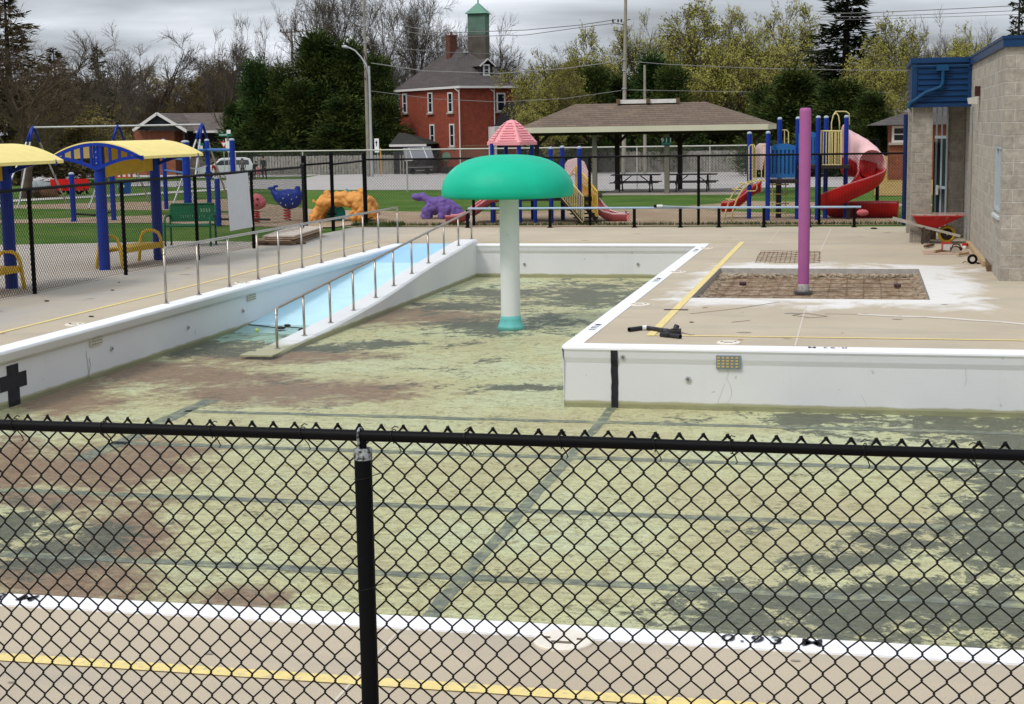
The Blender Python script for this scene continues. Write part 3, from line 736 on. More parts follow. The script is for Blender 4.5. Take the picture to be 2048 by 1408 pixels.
x_t = AY(714, 842, FYN).x; k = int(9/hw); xs0 = x_t-k*hw*1.0
if k % 2: xs0 += hw
wire_mesh((xs0, FYN+.021), (5, FYN+.021), top-rows*rh, top, hw, rh, .0029, 6, 'wire_mesh', m_wire, fp, True)
x = x_t-hw*44; tw0 = None
while x < .75:                             # twisted ends above the rail
    p = Vector((x, FYN+.021, top))
    g = MB(); g.tube([p+Vector((-.004,0,-.006)), p+Vector((-.003,.002,.002)), p+Vector((.002,0,.004)), p+Vector((.004,-.002,-.001)), p+Vector((.009,0,-.010)), p+Vector((.013,.002,-.016))], .0032, 5)
    g.tube([p+Vector((.004,0,-.004)), p+Vector((0,-.002,.001)), p+Vector((-.006,0,-.006)), p+Vector((-.010,0,-.012))], .0031, 5)
    if tw0 is None: tw0 = build('twisted_wire_end', g, m_wire, fp); xt0 = x
    else: o = tw0.copy(); COL.objects.link(o); o.location.x += x-xt0
    x += 2*hw
for px in (208, 425, 605, 787, 933, 1122, 1310, 1463, 1730, 1948, 30):
    x = AY(px, 870, FYN).x; g = MB()
    g.tube([(x+.004*math.sin(a*2), FYN+.0215*math.cos(a), rz_+.0215*math.sin(a)) for a in np.linspace(-.6, math.pi*1.6, 18)], .0017, 5)
    g.tube([(x, FYN+.012, rz_-.018), (x+.010, FYN+.02, rz_-.035), (x+.016, FYN+.024, rz_-.052), (x+.012, FYN+.018, rz_-.056)], .0018, 5)
    g.tube([(x-.012, FYN+.02, rz_+.020), (x-.002, FYN+.024, rz_+.028), (x+.010, FYN+.018, rz_+.026)], .0018, 5)
    build('tie_wire', g, m_wire, fp)
g = MB()
for zz, s in ((AY(727, 955, FYN).z, 1), (AY(735, 1175, FYN).z, 1)):
    g.tube([(pc+.0285*math.sin(a), FYN-.0285*math.cos(a), zz+.006*math.sin(a)) for a in np.linspace(-1.4, 1.6, 10)]+[(pc+.05, FYN+.015, zz+.012)], .0014, 5)
build('tie_wire', g, m_wire, fp)

# left fence
LX = -12.55
H = 1.60
def long_fence(p0, p1, posts, h, label, pr=.032, mat=m_black, wire=m_wire, wr=.0024, hw_=.036, mesh=True, name='chain_link_fence', rail=.024, n=3, grp=None, slope=False, top=0.):
    a = Vector((*p0, 0)); b = Vector((*p1, 0)); c = (a+b)/2
    t = thing(name, label, 'fence', (c.x, c.y, tz(c.y) if slope else 0), grp)
    zz = lambda y: tz(y) if slope else 0
    g = MB(); g.tube([(a.x, a.y, zz(a.y)+h), (b.x, b.y, zz(b.y)+h)], rail, 8); build('top_rail', g, mat, t)
    for q in posts:
        x, y = q[:2]; hh = q[2] if len(q) > 2 else h; rr = q[3] if len(q) > 3 else pr
        g = MB(); g.tube([(x, y, zz(y)), (x, y, zz(y)+hh), (x, y, zz(y)+hh+.01)], [rr, rr, rr*.5], 10); build('post', g, mat, t)
    if mesh: wire_mesh(p0, p1, .03, h+top, hw_, .04*hw_/.036, wr, n, 'wire_mesh', wire, t, zt=slope)
    return t
lf_posts = [(LX, 21.67-3.05*k) for k in range(5, 0, -1)]+[(LX, y) for y in (21.67, 24.74, 27.77, 30.6)]
CY = 33.6
long_fence((LX, 6.4), (LX, CY), lf_posts, 1.62, 'black chain link fence along the left edge of the deck, between pool and yellow benches', wr=.0038, top=.035, pr=.034)
ga = G(612, 464); gb = G(667, 462); gc = G(732, 452)
g_posts = [(ga.x, ga.y, 1.78, .060), (gb.x, gb.y, 1.86, .045), (gc.x, gc.y, 1.82, .055)]
t = long_fence((LX, CY-.01), (ga.x, ga.y), [], 1.66, 'short black chain link panel between the white panel and the gate posts', pr=.03, mesh=True, wr=.0035)
t = thing('gate', 'black two leaf gate with thick capped posts at the far left corner of the deck', 'gate', gb)
for q in g_posts:
    g = MB(); g.lathe([(q[3], 0), (q[3], q[2]), (q[3]*1.15, q[2]+.01), (q[3]*.9, q[2]+.06), (.001, q[2]+.08)], 12, (q[0], q[1], 0)); build('post', g, m_black, t)
for a, b in ((ga, gb), (gb, gc)):
    g = MB(); g.tube([(a.x, a.y, 1.62), (b.x, b.y, 1.66)], .024, 8); build('rail', g, m_black, t)
    g = MB(); g.tube([(a.x, a.y, .08), (b.x, b.y, .08)], .012, 6); build('rail', g, m_black, t)
g = MB(); p = gb+Vector((0, -.05, .42)); g.cbox(p, (.22, .05, .05)); g.cbox(p+Vector((0,-.03,0)), (.07, .04, .16)); build('latch', g, m_black, t)
# far fence
F0 = Vector((gc.x, gc.y, 0)); F1 = G(1838, 449)
def fpt(px): 
    d = ray(px, 452); n = Vector((-(F1-F0).y, (F1-F0).x, 0)); return CAM+d*((F0-CAM).dot(n)/d.dot(n))
fps = [fpt(px) for px in (948, 1180, 1397, 1638)]
long_fence((F0.x, F0.y), (F1.x, F1.y), [(p.x, p.y) for p in fps], 1.69, 'black chain link fence along the far edge of the deck in front of the playground', wr=.0036, pr=.036, top=.0)
g = MB(); p = F1-Vector((.35,0,0)); g.tube([(p.x, p.y, 0), (p.x, p.y, 2.6)], .055, 12); tag(build('drain_pipe', g, M_('pipe_navy', (.008,.02,.09), .4)), 'dark navy drain pipe behind the block columns at the end of the far fence', 'pipe')
# grey galvanised fence farther out
p0 = GT(330, 383); pA = GT(813, 383); pB = GT(1274, 379); d = (pB-pA)/(pB.x-pA.x)
at_px = lambda px: PL(px, 300, pA, Vector((-d.y, d.x, 0)))
a = at_px(455); b = at_px(1500)
m_gw = M_('galvanised_wire', (.35, .35, .34), .5, .3, var=.1)
long_fence((a.x, a.y), (b.x, b.y), [(at_px(x).x, at_px(x).y) for x in (470, 605, 813, 1035, 1274, 1420)], 1.93, 'grey galvanised chain link fence between the grass and the gravel lot', mat=M_('galv_pale', (.52,.50,.46), .5, .3), wire=m_gw, wr=.0028, hw_=.05, slope=True, rail=.032, pr=.035)
# board fence
def board_fence(pts, h, label, name='board_fence', gap=.02, w=.14):
    a, b = pts; c = (a+b)/2; t = thing(name, label, 'fence', (c.x, c.y, tz(c.y)), 'weathered board fences behind the gravel lot')
    d = (b-a); L = d.length; d.normalize(); ang = math.atan2(d.y, d.x); N = int(L/(w+gap)); rn = random.Random(4)
    g = MB()
    for i in range(N):
        p = a+d*((i+.5)*(w+gap)); hh = h*(1+rn.uniform(-.02,.02))
        g.cbox((p.x+rn.uniform(-.0,.0), p.y+(.02 if i % 2 else -.05), tz(p.y)+hh/2), (w, .02, hh), ang+rn.uniform(-.02,.02))
    build('board', g, m_board, t)
    g = MB()
    for z in (.35, h-.35): g.beam((a.x, a.y-.015, tz(a.y)+z), (b.x, b.y-.015, tz(b.y)+z), .04, .09)
    build('rail', g, m_board, t)
    return t
m_board = M_('weathered_board', (.27, .255, .225), .9, var=.3, sc=3, dirt=((.10,.095,.085), 1.2, .55), obj=False)
board_fence((GT(508, 350), GT(812, 348)), 1.75, 'weathered grey board fence under the big dark cedars, left of the trailer')
board_fence((GT(1165, 345), GT(1500, 344)), 1.78, 'weathered grey board fence behind the picnic shelter')

# ================================================================== block building on the right
m_block = block_material('split_face_block', ((.42,.375,.31), (.52,.47,.395)), .4, .2, (.57,.535,.47), msize=.011, rough_bump=1.)
m_blue = M_('blue_metal', (.004, .036, .115), .4, var=.12, sc=2, dirt=((.008,.055,.15), 3, .6), spec=.3)
BX, BY = 2.05, 24.61
bd = thing('block_building', 'low grey block building with blue metal trim and one window at the right edge', 'building', (BX+3, BY+4, 0))
ZT = 3.52
g = MB(); wy0, wy1, wz0, wz1 = 24.95, 26.15, 1.0, 2.05
def wallx(y0, y1, z0, z1): g.quad((BX, y1, z0), (BX, y0, z0), (BX, y0, z1), (BX, y1, z1))
wallx(BY, wy0, 0, ZT); wallx(wy1, 36, 0, ZT); wallx(wy0, wy1, 0, wz0); wallx(wy0, wy1, wz1, ZT)
g.quad((BX, BY, 0), (9, BY, 0), (9, BY, ZT), (BX, BY, ZT)); g.quad((9, BY, 0), (9, 36, 0), (9, 36, ZT), (9, BY, ZT)); g.quad((9, 36, 0), (BX, 36, 0), (BX, 36, ZT), (9, 36, ZT))
wl = build('wall', g, m_block, bd)
rv = .035; g = MB()
g.quad((BX, wy0, wz0), (BX+rv, wy0, wz0), (BX+rv, wy0, wz1), (BX, wy0, wz1)); g.quad((BX+rv, wy1, wz0), (BX, wy1, wz0), (BX, wy1, wz1), (BX+rv, wy1, wz1))
g.quad((BX, wy0, wz1), (BX+rv, wy0, wz1), (BX+rv, wy1, wz1), (BX, wy1, wz1)); build('window_reveal', g, M_('reveal_mortar', (.42,.39,.34), .9), wl)
wn = MB(); wn.box((BX+rv+.03, wy0, wz0), (BX+rv+.04, wy1, wz1)); wo = build('window', wn, M_('dark_glass', (.02,.03,.04), .08, spec=.8, var=.05), bd)
g = MB(); m_alu = M_('pale_aluminium', (.55,.62,.66), .4, .2, var=.05)
for y0, y1, z0, z1 in ((wy0, wy0+.06, wz0, wz1), (wy1-.06, wy1, wz0, wz1), (wy0+.06, wy1-.06, wz0, wz0+.06), (wy0+.06, wy1-.06, wz1-.06, wz1), (wy0+.56, wy0+.60, wz0+.06, wz1-.06)): g.box((BX+rv-.02, y0, z0), (BX+rv+.028, y1, z1))
build('frame', g, m_alu, wo)
g = MB(); g.add([(BX-.03, wy0-.02, wz0-.05), (BX+rv, wy0-.02, wz0-.01), (BX+rv, wy1+.02, wz0-.01), (BX-.03, wy1+.02, wz0-.05), (BX-.03, wy0-.02, wz0-.09), (BX+rv, wy0-.02, wz0-.09), (BX+rv, wy1+.02, wz0-.09), (BX-.03, wy1+.02, wz0-.09)], [(0,1,2,3),(4,7,6,5),(0,4,5,1),(1,5,6,2),(2,6,7,3),(3,7,4,0)])
build('sill', g, M_('sill_grey', (.50,.53,.52), .7), wo)
g = MB(); g.box((BX-.05, BY-.05, ZT+.002), (9.1, 36.05, ZT+.15)); g.box((BX-.065, BY-.065, ZT+.12), (9.12, 36.07, ZT+.165))
build('roof_trim', g, m_blue, bd)
p = AX(1960, 190, BX); g = MB(); g.box((BX-.09, p.y-.10, p.z-.02), (BX-.002, p.y+.10, p.z+.16)); lt = build('wall_light', g, M_('lamp_brown', (.05,.022,.018), .5), bd)
g = MB(); g.add([(BX-.05, p.y-.13, p.z-.03), (BX-.22, p.y-.13, p.z-.05), (BX-.20, p.y-.13, p.z-.16), (BX-.05, p.y-.13, p.z-.16), (BX-.05, p.y+.13, p.z-.03), (BX-.22, p.y+.13, p.z-.05), (BX-.20, p.y+.13, p.z-.16), (BX-.05, p.y+.13, p.z-.16)], [(0,1,2,3),(7,6,5,4),(0,4,5,1),(1,5,6,2),(2,6,7,3),(3,7,4,0)])
build('lamp_glass', g, M_('lamp_glass_cream', (.60,.58,.52), .3), lt)
g = MB(); g.box((BX-.004, 30.2, 2.05), (BX+.01, 30.5, 2.25)); g.box((BX-.05, 31.6, 0), (BX-.006, 31.72, 2.7)); build('conduit', g, M_('conduit_grey', (.30,.30,.29), .6), bd)
# entrance canopy on block columns
cp = thing('entrance_canopy', 'blue corrugated metal entrance canopy carried by grey block columns', 'canopy', (1.5, 33.6, 0))
cx0, cx1, cy0, cy1, cz0, cz1 = .90, BX-.003, 32.25, 36.0, 2.74, 3.68
m_block2 = block_material('split_face_block_column', ((.38,.34,.28), (.47,.43,.36)), .4, .2, (.52,.49,.43), msize=.010, rough_bump=1.)
for a in ((.93, 32.40, 1.33, 32.80), (.93, 35.2, 1.2, 35.6), (1.70, 33.75, 2.045, 34.15)):
    g = MB(); g.box((a[0], a[1], 0), (a[2], a[3], cz0+.01)); build('column', g, m_block2, cp)
g = MB(); g.box((cx0+.03, cy0+.03, cz0), (cx1, cy1, cz1-.1)); fa = build('fascia', g, m_blue, cp)
n = 7
for k in range(n):                        # horizontal corrugated boards
    z = cz0+.06+k*(cz1-.16-cz0)/n; g = MB(); h = (cz1-.16-cz0)/n*.55
    g.prism([(cx0+.12, cy0+.03, z), (cx0+.12, cy0+.005, z+.02), (cx0+.12, cy0+.005, z+h-.02), (cx0+.12, cy0+.03, z+h)], (cx1-cx0-.14, 0, 0))
    g.prism([(cx0+.03, cy0+.12, z), (cx0+.005, cy0+.12, z+.02), (cx0+.005, cy0+.12, z+h-.02), (cx0+.03, cy0+.12, z+h)], (0, cy1-cy0-.2, 0))
    build('corrugation', g, m_blue, fa)
g = MB()
for a in ((cx0, cy0, cx0+.10, cy0+.10), (cx1-.07, cy0-.0, cx1-.002, cy0+.03)): g.box((a[0], a[1], cz0-.015), (a[2], a[3], cz1-.10))
g.box((cx0-.03, cy0-.03, cz1-.10), (cx1-.001, cy1+.03, cz1)); g.box((cx0-.02, cy0-.02, cz0-.03), (cx1-.001, cy0+.06, cz0+.035))
build('trim', g, m_blue, cp)
g = MB(); m_blue3 = M_('blue_downpipe', (.006, .060, .14), .4, var=.1)
zr = cz1-.16; xo = cx1-.58
g.tube([(cx0+.0, cy0-.06, zr), (cx1-.04, cy0-.06, zr)], .012, 6)
g.box((xo-.10, cy0-.10, zr-.10), (xo+.14, cy0-.012, zr+.02))
g.tube([(xo+.03, cy0-.06, zr-.06), (xo+.03, cy0-.06, zr-.34), (xo-.02, cy0-.06, zr-.42), (xo-.30, cy0-.06, zr-.52), (cx0+.08, cy0-.06, zr-.66), (cx0-.02, cy0-.06, zr-.72), (cx0-.06, cy0-.04, zr-.82)], .040, 10)
build('downpipe', g, m_blue3, cp, smooth='auto')
# door leaf and frames between the columns
dr = thing('glazed_door', 'tall narrow glazed door with pale metal frame standing open under the blue canopy', 'door', (1.62, 33.9, 0))
g = MB()
for x in (1.46, 1.56, 1.66): g.box((x, 33.95-(x-1.46)*1.2, 0), (x+.035, 34.0-(x-1.46)*1.2, 2.72))
for z in (.05, 1.05, 2.1): g.beam((1.46, 33.98, z), (1.69, 33.72, z), .04, .06)
build('frame', g, m_alu, dr)
g = MB(); g.beam((1.48, 33.975, 1.1), (1.68, 33.73, 1.1), .01, 2.0); build('pane', g, MT['dark_glass'], dr)
g = MB(); g.box((1.42, 33.88, 0), (1.455, 33.96, 2.0)); build('door_edge', g, M_('door_black', (.01,.01,.012), .4), dr)
g = MB(); g.cbox((1.50, 33.80, 1.0), (.05,.10,.20)); build('handle', g, M_('handle_white', (.6,.62,.62), .4), dr)

# ================================================================== clutter on the deck
m_wood = M_('raw_timber', (.46, .34, .20), .8, var=.15, sc=6, dirt=((.26,.17,.10), 4, .6)); m_woodd = M_('wet_timber', (.14, .085, .05), .8, var=.2, sc=6)
# wheelbarrow
S_ = 1/ppm(G(1870, 482)); o = G(1845, 481); o.y = 31.85
def W(px, py, dy=0.): p = AY(px, py, o.y+dy); return p
wbr = thing('wheelbarrow', 'red wheelbarrow with yellow wheel rim and grey wooden handles in front of the block column', 'wheelbarrow', o)
def loop(px0, px1, py, dy0, dy1): a = W(px0, py, 0); b = W(px1, py, 0); return [Vector((a.x, o.y+dy0, a.z)), Vector((b.x, o.y+dy0, b.z)), Vector((b.x, o.y+dy1, b.z)), Vector((a.x, o.y+dy1, a.z))]
rim = loop(1822, 1932, 430, -.02, .58); rim2 = loop(1826, 1926, 433, .0, .56); bot = loop(1839, 1878, 456, .12, .44)
g = MB(); g.add([*rim2, *bot], [(0,1,5,4),(1,2,6,5),(2,3,7,6),(3,0,4,7),(7,6,5,4)])
m_red = M_('barrow_red', (.42, .015, .015), .4, var=.1, sc=3, dirt=((.5,.35,.30), 5, .62)); m_red.use_backface_culling = False
tr = build('tray', g, m_red, wbr)
g = MB(); g.tube(rim, .012, 8, closed=True); build('tray_rim', g, M_('barrow_rim', (.5,.40,.36), .5, dirt=((.4,.1,.08), 6, .5)), tr)
m_hand = M_('grey_wood', (.40, .37, .32), .8, var=.15, sc=8)
for dy in (.10, .42):
    g = MB(); a = W(1786, 438); b = W(1921, 473); a.y = b.y = o.y+dy-.0; g.beam(a, b, .035, .05); build('handle', g, m_hand, wbr)
wc = W(1895, 470); wc.y = o.y+.26; rw = 17/ppm(wc)
g = MB(); g.tube([(wc.x+rw*.84*math.cos(a), wc.y, wc.z+rw*.84*math.sin(a)) for a in np.linspace(0, 2*math.pi, 28)[:-1]], rw*.19, 8, closed=True)
wh = build('wheel', g, M_('rim_yellow', (.55, .36, .03), .5, var=.15, sc=4), wbr, smooth=True)
g = MB(); g.tube([wc-Vector((0,.03,0)), wc+Vector((0,.03,0))], rw*.66, 20); build('hub_disc', g, M_('hub_dark', (.03,.015,.01), .6), wh)
g = MB(); g.tube([wc-Vector((0,.17,0)), wc+Vector((0,.17,0))], .014, 8); build('axle', g, m_galv, wh)
for dy in (.08, .44):
    g = MB(); a = W(1848, 455); b = W(1845, 482); a.y = b.y = o.y+dy; g.beam(a, Vector((b.x, b.y, 0)), .05, .035); c = W(1868, 462); c.y = o.y+dy; g.tube([Vector((b.x+.02, b.y, .02)), c], .008, 6); build('leg', g, M_('leg_dark', (.06,.045,.035), .6), wbr)
g = MB(); p = G(1862, 481); g.cbox(p+Vector((0,.3,.11)), (.22,.05,.22)); tag(build('plywood_offcut', g, m_woodd), 'small brown plywood offcut leaning under the red wheelbarrow tray', 'board')
# folding chair behind
p = G(1880, 470)+Vector((0,.75,0)); ch = thing('folding_chair', 'pale blue folding chair back showing behind the red wheelbarrow', 'chair', p)
m_chair = M_('chair_pale_blue', (.26,.42,.46), .5)
for i, (z0, z1) in enumerate(((.40,.56),(.59,.78))):
    g = MB(); g.prism([(p.x-.14+z0*.14, p.y, z0), (p.x+.10+z0*.14, p.y+.12, z0-.03), (p.x+.10+z1*.14, p.y+.14, z1-.05), (p.x-.14+z1*.14, p.y+.02, z1)], (.01,.02,0)); build('back_slat', g, m_chair, ch)
for dx in (-.12, .14):
    g = MB(); g.tube([(p.x+dx, p.y+.08, 0), (p.x+dx+.08, p.y+.1, .78)], .012, 6); build('leg', g, m_black, ch)
# timbers against the wall
for a, b, w, h, lb, m in ((G(1937, 489), G(1971, 533), .11, .09, 'long pale timber beam lying along the foot of the block wall', m_wood), (G(1962, 515), G(1969, 543), .14, .10, 'short dark timber block at the near end of the pale beam', m_woodd)):
    g = MB(); a = a.copy(); b = b.copy(); a.z = b.z = h/2+.004
    if m is m_woodd: a.x += .11; b.x += .10; a.z = b.z = h/2+.004
    g.beam(a, b, w, h); tag(build('timber_beam', g, m, bev=.004), lb, 'timber')
p = G(1893, 507); g = MB(); vs = []
for j in range(6):
    for i in range(10):
        vs.append((p.x-.42+i*.095+.02*noise.noise(Vector((i, j*3, 0))), p.y-.28+j*.16+.03*noise.noise(Vector((i*2., j, 5))), .012+.012*abs(noise.noise(Vector((i, j, 2))))))
g.add(vs, [(j*10+i, j*10+i+1, (j+1)*10+i+1, (j+1)*10+i) for j in range(5) for i in range(9)])
o_ = build('cardboard_sheet', g, M_('cardboard', (.44,.31,.23), .9, var=.12, dirt=((.2,.13,.1), 8, .6))); s_ = o_.modifiers.new('thick', 'SOLIDIFY'); s_.thickness = .012
tag(o_, 'flattened brown cardboard sheet under the tools near the block wall', 'cardboard')
p = G(1893, 505); t = thing('tool_crate', 'small red and white crate standing on the cardboard sheet', 'crate', p); g = MB(); g.cbox(p+Vector((0,.1,.10)), (.16,.14,.13)); build('body', g, M_('crate_white', (.62,.60,.58), .5, dirt=((.3,.2,.18), 8, .58)), t, bev=.01)
g = MB(); g.cbox(p+Vector((0,.1,.175)), (.18,.16,.02)); g.cbox(p+Vector((-.085,.02,.10)), (.018,.02,.14)); build('edging', g, M_('crate_red', (.5,.03,.03), .5), t)
p = G(1912, 507); t = thing('power_saw', 'dark handled power saw with a worn grey shoe lying on the cardboard sheet', 'tool', p)
g = MB(); g.tube([p+Vector((-.10,.0,.08)), p+Vector((.0,.02,.10)), p+Vector((.11,.02,.08))], [.035,.05,.03], 10); b_ = build('body', g, M_('saw_dark', (.05,.03,.03), .5), t, smooth=True)
g = MB(); g.tube([p+Vector((-.08,.02,.10)), p+Vector((-.05,.02,.17)), p+Vector((.05,.02,.17)), p+Vector((.09,.02,.10))], .013, 6); build('handle', g, m_black, t)
g = MB(); g.tube([p+Vector((-.01,-.05,.05)), p+Vector((-.01,-.03,.05))], .075, 16); build('blade_guard', g, M_('saw_shoe', (.38,.34,.28), .6), t)
p = G(1934, 500); g = MB(); g.lathe([(.045,0),(.06,.10),(.063,.105),(.05,.108),(.04,.02),(.001,.02)], 16, p+Vector((-.02,.25,.0))); tag(build('plastic_cup', g, M_('cup_red', (.55,.02,.02), .4)), 'red plastic cup at the end of the pale beam', 'cup')
g = MB(); g.tube([p+Vector((-.07,-.05,.05)), p+Vector((-.02,-.09,.05))], .035, 12); tag(build('plastic_cup', g, M_('cup_white', (.65,.64,.6), .4)), 'white cup lying on its side on the cardboard sheet', 'cup')
p = G(1942, 528); t = thing('cord_reel', 'black cord reel with white hub lying beside the timber beam', 'reel', p)
g = MB(); g.tube([(p.x+.02+.065*math.cos(a), p.y-.02+.03*math.sin(a)*0, .085+.065*math.sin(a)) for a in np.linspace(0, 6.283, 20)[:-1]], .022, 8, closed=True); build('coil', g, m_black, t, smooth=True)
g = MB(); g.tube([(p.x+.02, p.y-.05, .085), (p.x+.02, p.y+.02, .085)], .035, 12); build('hub', g, M_('reel_white', (.55,.55,.53), .5), t)
g = MB(); g.tube([(p.x+.04, p.y, .02), (p.x+.12, p.y+.03, .02), (p.x+.16, p.y-.02, .015), (p.x+.10, p.y-.05, .015)], .010, 6); g.tube([(p.x-.05, p.y, .03), (p.x-.10, p.y+.02, .04), (p.x-.14, p.y-.03, .02)], .006, 5); build('cord', g, m_black, t)
for (x0, y0, x1, y1, w, lb) in ((1868,507,1890,503,.05,'short split timber scrap on the near edge of the cardboard sheet'), (1915,514,1936,510,.04,'thin timber scrap in front of the power saw'), (1850,497,1866,493,.06,'short dark timber scrap left of the red and white crate')):
    a, b = G(x0, y0), G(x1, y1); a.z = b.z = .04; g = MB(); g.beam(a, b, w, .04); tag(build('timber_scrap', g, m_woodd if 'dark' in lb else m_wood), lb, 'timber')
# black drain pipes on the island
m_abs = M_('black_pipe_plastic', (.025,.025,.028), .4, var=.2, sc=10, dirt=((.12,.12,.12), 14, .6))
t = thing('plastic_pipe', 'black plastic drain pipe with a white coupling lying on the island deck', 'pipe', G(1300, 665)); rp_ = .028
a, b, c = G(1258, 664), G(1290, 660), G(1345, 668)
for v in (a, b, c): v.z = rp_
g = MB(); g.tube([a, b, c], rp_, 16, cap=False); g.tube([a, b, c], rp_*.86, 16, cap=False)
g.tube([c-Vector((.02,0,0)), c+Vector((.10,.02,0))], rp_*1.35, 14); g.tube([c+Vector((.03,0,.02)), c+Vector((.05,.03,.07))], rp_*1.2, 12)
build('pipe', g, m_abs, t, smooth='auto')
dd = (b-a).normalized(); g = MB(); g.tube([b-dd*.045+Vector((0,0,.002)), b+(c-b).normalized()*.03+Vector((0,0,.002))], rp_*1.16, 16); build('coupling', g, M_('coupling_white', (.7,.7,.68), .5), t)
t = thing('plastic_pipe', 'short black plastic elbow pipe lying in front of the longer pipe with the white coupling', 'pipe', G(1343, 676))
a, b = G(1328, 674), G(1361, 678); a.z = b.z = rp_; g = MB(); g.tube([a, b], rp_*.95, 16, cap=False); g.tube([a, b], rp_*.8, 16, cap=False); g.tube([a+Vector((-.03,.02,0)), a+(b-a)*.35], rp_*1.3, 14); g.tube([a+Vector((0,0,.01)), a+Vector((.02,.10,.03))], rp_*1.25, 12)
build('pipe', g, m_abs, t, smooth='auto')
g = MB(); g.tube([G(x, y, .004) for x, y in ((1350,663),(1362,664),(1372,667),(1383,670),(1388,668))], .003, 5); tag(build('wire_offcut', g, M_('wire_dark', (.08,.06,.05), .6)), 'thin bent wire trailing from the black pipe on the island deck', 'wire')
# stack of boards on the left walk
t = thing('plywood_stack', 'stack of warped plywood sheets lying on the left walk beside the fence', 'boards', G(585, 488))
Q = [G(525, 491), G(587, 491), G(645, 472), G(590, 468)]
m_ply = M_('plywood_edge', (.36, .25, .17), .85, var=.2, sc=9); m_plyt = M_('plywood_top', (.60, .52, .44), .8, var=.1, sc=4, dirt=((.40,.33,.27), 3, .6))
rn = random.Random(8)
for i in range(5):
    o2 = Vector((rn.uniform(-.06,.06), rn.uniform(-.08,.08), .012+i*.043)); g = MB()
    pts = [q+o2 for q in Q]
    if i < 3: pts[0] = pts[0]+Vector((-.08*(3-i),-.05,0))
    g.prism(pts, (0,0,.030)); build('sheet', g, m_plyt if i == 4 else m_ply, t)
g = MB(); g.cbox(G(560, 489)+Vector((0,.1,.02)), (1.1,.06,.04)); build('batten', g, m_woodd, t)
# loose debris
m_deb = M_('debris_dark', (.04,.03,.022), .9, var=.3)
def crumb(px, py, r, label, z=0., cat='debris', name='leaf_debris', flat=.35, m=None):
    p = G(px, py, z); g = MB(); b0 = len(g.v); g.ball((p.x, p.y, p.z+r*flat*.8), r, 8, (1.3, 1, flat))
    for i in range(b0, len(g.v)):
        v = Vector(g.v[i]); k = 1+.5*noise.noise(v*25); g.v[i] = (p.x+(v.x-p.x)*k, p.y+(v.y-p.y)*k, v.z)
    return tag(build(name, g, m or m_deb), label, cat, None)
for a in ((182,634,.03,'small dark leaf scrap nearest the yellow line on the left walk'), (225,581,.025,'small dark leaf scrap on the left walk beyond the nearer two'), (94,603,.035,'small dark leaf scrap on the left walk close to the fence foot'), (238,565,.02,'tiny dark leaf scrap on the left walk, farthest of the four'),
          (1747,458,.06,'small dark clod on the far deck in front of the red slide'), (1383,645,.02,'tiny dark pebble on the island deck right of the black pipe')):
    crumb(*a)
crumb(612, 664, .10, 'soggy black leaf clump in the shallow water under the steel rail of the ramp', -.655)
crumb(560, 658, .07, 'dark leaf clump floating at the foot of the ramp, left of the first rail post', -.655)
crumb(575, 652, .05, 'small dark twig clump floating on the waterline of the ramp', -.652)
p = G(514, 661, -.65); g = MB(); g.ball((p.x, p.y, p.z+.005), .033, 16); tag(build('tennis_ball', g, M_('ball_lime', (.55,.72,.16), .8), smooth=True), 'lime green tennis ball floating at the foot of the ramp', 'ball')
g = MB(); g.tube([G(x, y, -.645) for x, y in ((497,649),(520,651),(548,655),(575,654),(605,656),(640,656))], .008, 5); tag(build('float_line', g, m_deb), 'thin dark line of scum lying across the ramp at the waterline', 'debris')
# turf edge growing under the far fence
g = MB(); rn = random.Random(21)
for i in range(2600):
    u = rn.random(); p = F0+(F1-F0)*u; x = p.x; y = p.y+.05+abs(rn.gauss(0,.12)); h = rn.uniform(.04,.11); a = rn.uniform(0,3.14); w = .012
    g.add([(x-w*math.cos(a), y-w*math.sin(a), -.01), (x+w*math.cos(a), y+w*math.sin(a), -.01), (x+rn.uniform(-.03,.03), y+rn.uniform(-.03,.03), h)], [(0,1,2)])
for i in range(900):
    p = G(rn.uniform(700,800), 452.5); x = p.x; y = p.y+rn.uniform(.0,.5); h = rn.uniform(.04,.15); a = rn.uniform(0,3.14); w = .014
    g.add([(x-w*math.cos(a), y-w*math.sin(a), -.01), (x+w*math.cos(a), y+w*math.sin(a), -.01), (x+rn.uniform(-.05,.05), y+rn.uniform(-.05,.05), h)], [(0,1,2)])
tag(build('grass_tufts', g, M_('tuft_green', (.07,.11,.025), .9, var=.4, sc=2, obj=False)), 'rough green grass tufts growing along the foot of the far fence', 'grass', kind='stuff')
# long pale blue pole resting on black stubs at the far fence
a = G(940, 456); zt2 = HZ(G(1100, 456), 417)
t = thing('pole_rack', 'long pale blue telescopic pole lying on short black stands along the far fence', 'pole rack', G(1360, 455))
st = [G(x, 455.5) for x in (1015, 1100, 1268, 1360, 1437, 1527, 1618, 1708)]
yy = st[0].y
g = MB(); pa = AY(936, 421, yy); pb_ = AY(1722, 414, yy); pa.z = pb_.z = zt2; g.tube([pa, pb_], .026, 10); build('rail', g, M_('rail_pale_blue', (.36,.48,.62), .4), t, smooth='auto')
for q in [AY(935, 440, yy)]+st:
    g = MB(); g.box((q.x-.035, yy-.03, 0), (q.x+.035, yy+.03, zt2-.027)); g.cbox((q.x, yy, .01), (.12,.10,.02)); build('stand', g, m_black, t)
g = MB(); a = AY(1312, 412, yy-.06); b = AY(1420, 416, yy-.06); g.tube([a, b], .02, 8); t2 = tag(build('telescopic_pole', g, M_('pole_grey', (.30,.36,.40), .4)), 'grey telescopic pole with white and black grip lying on the pale blue pole', 'pole')
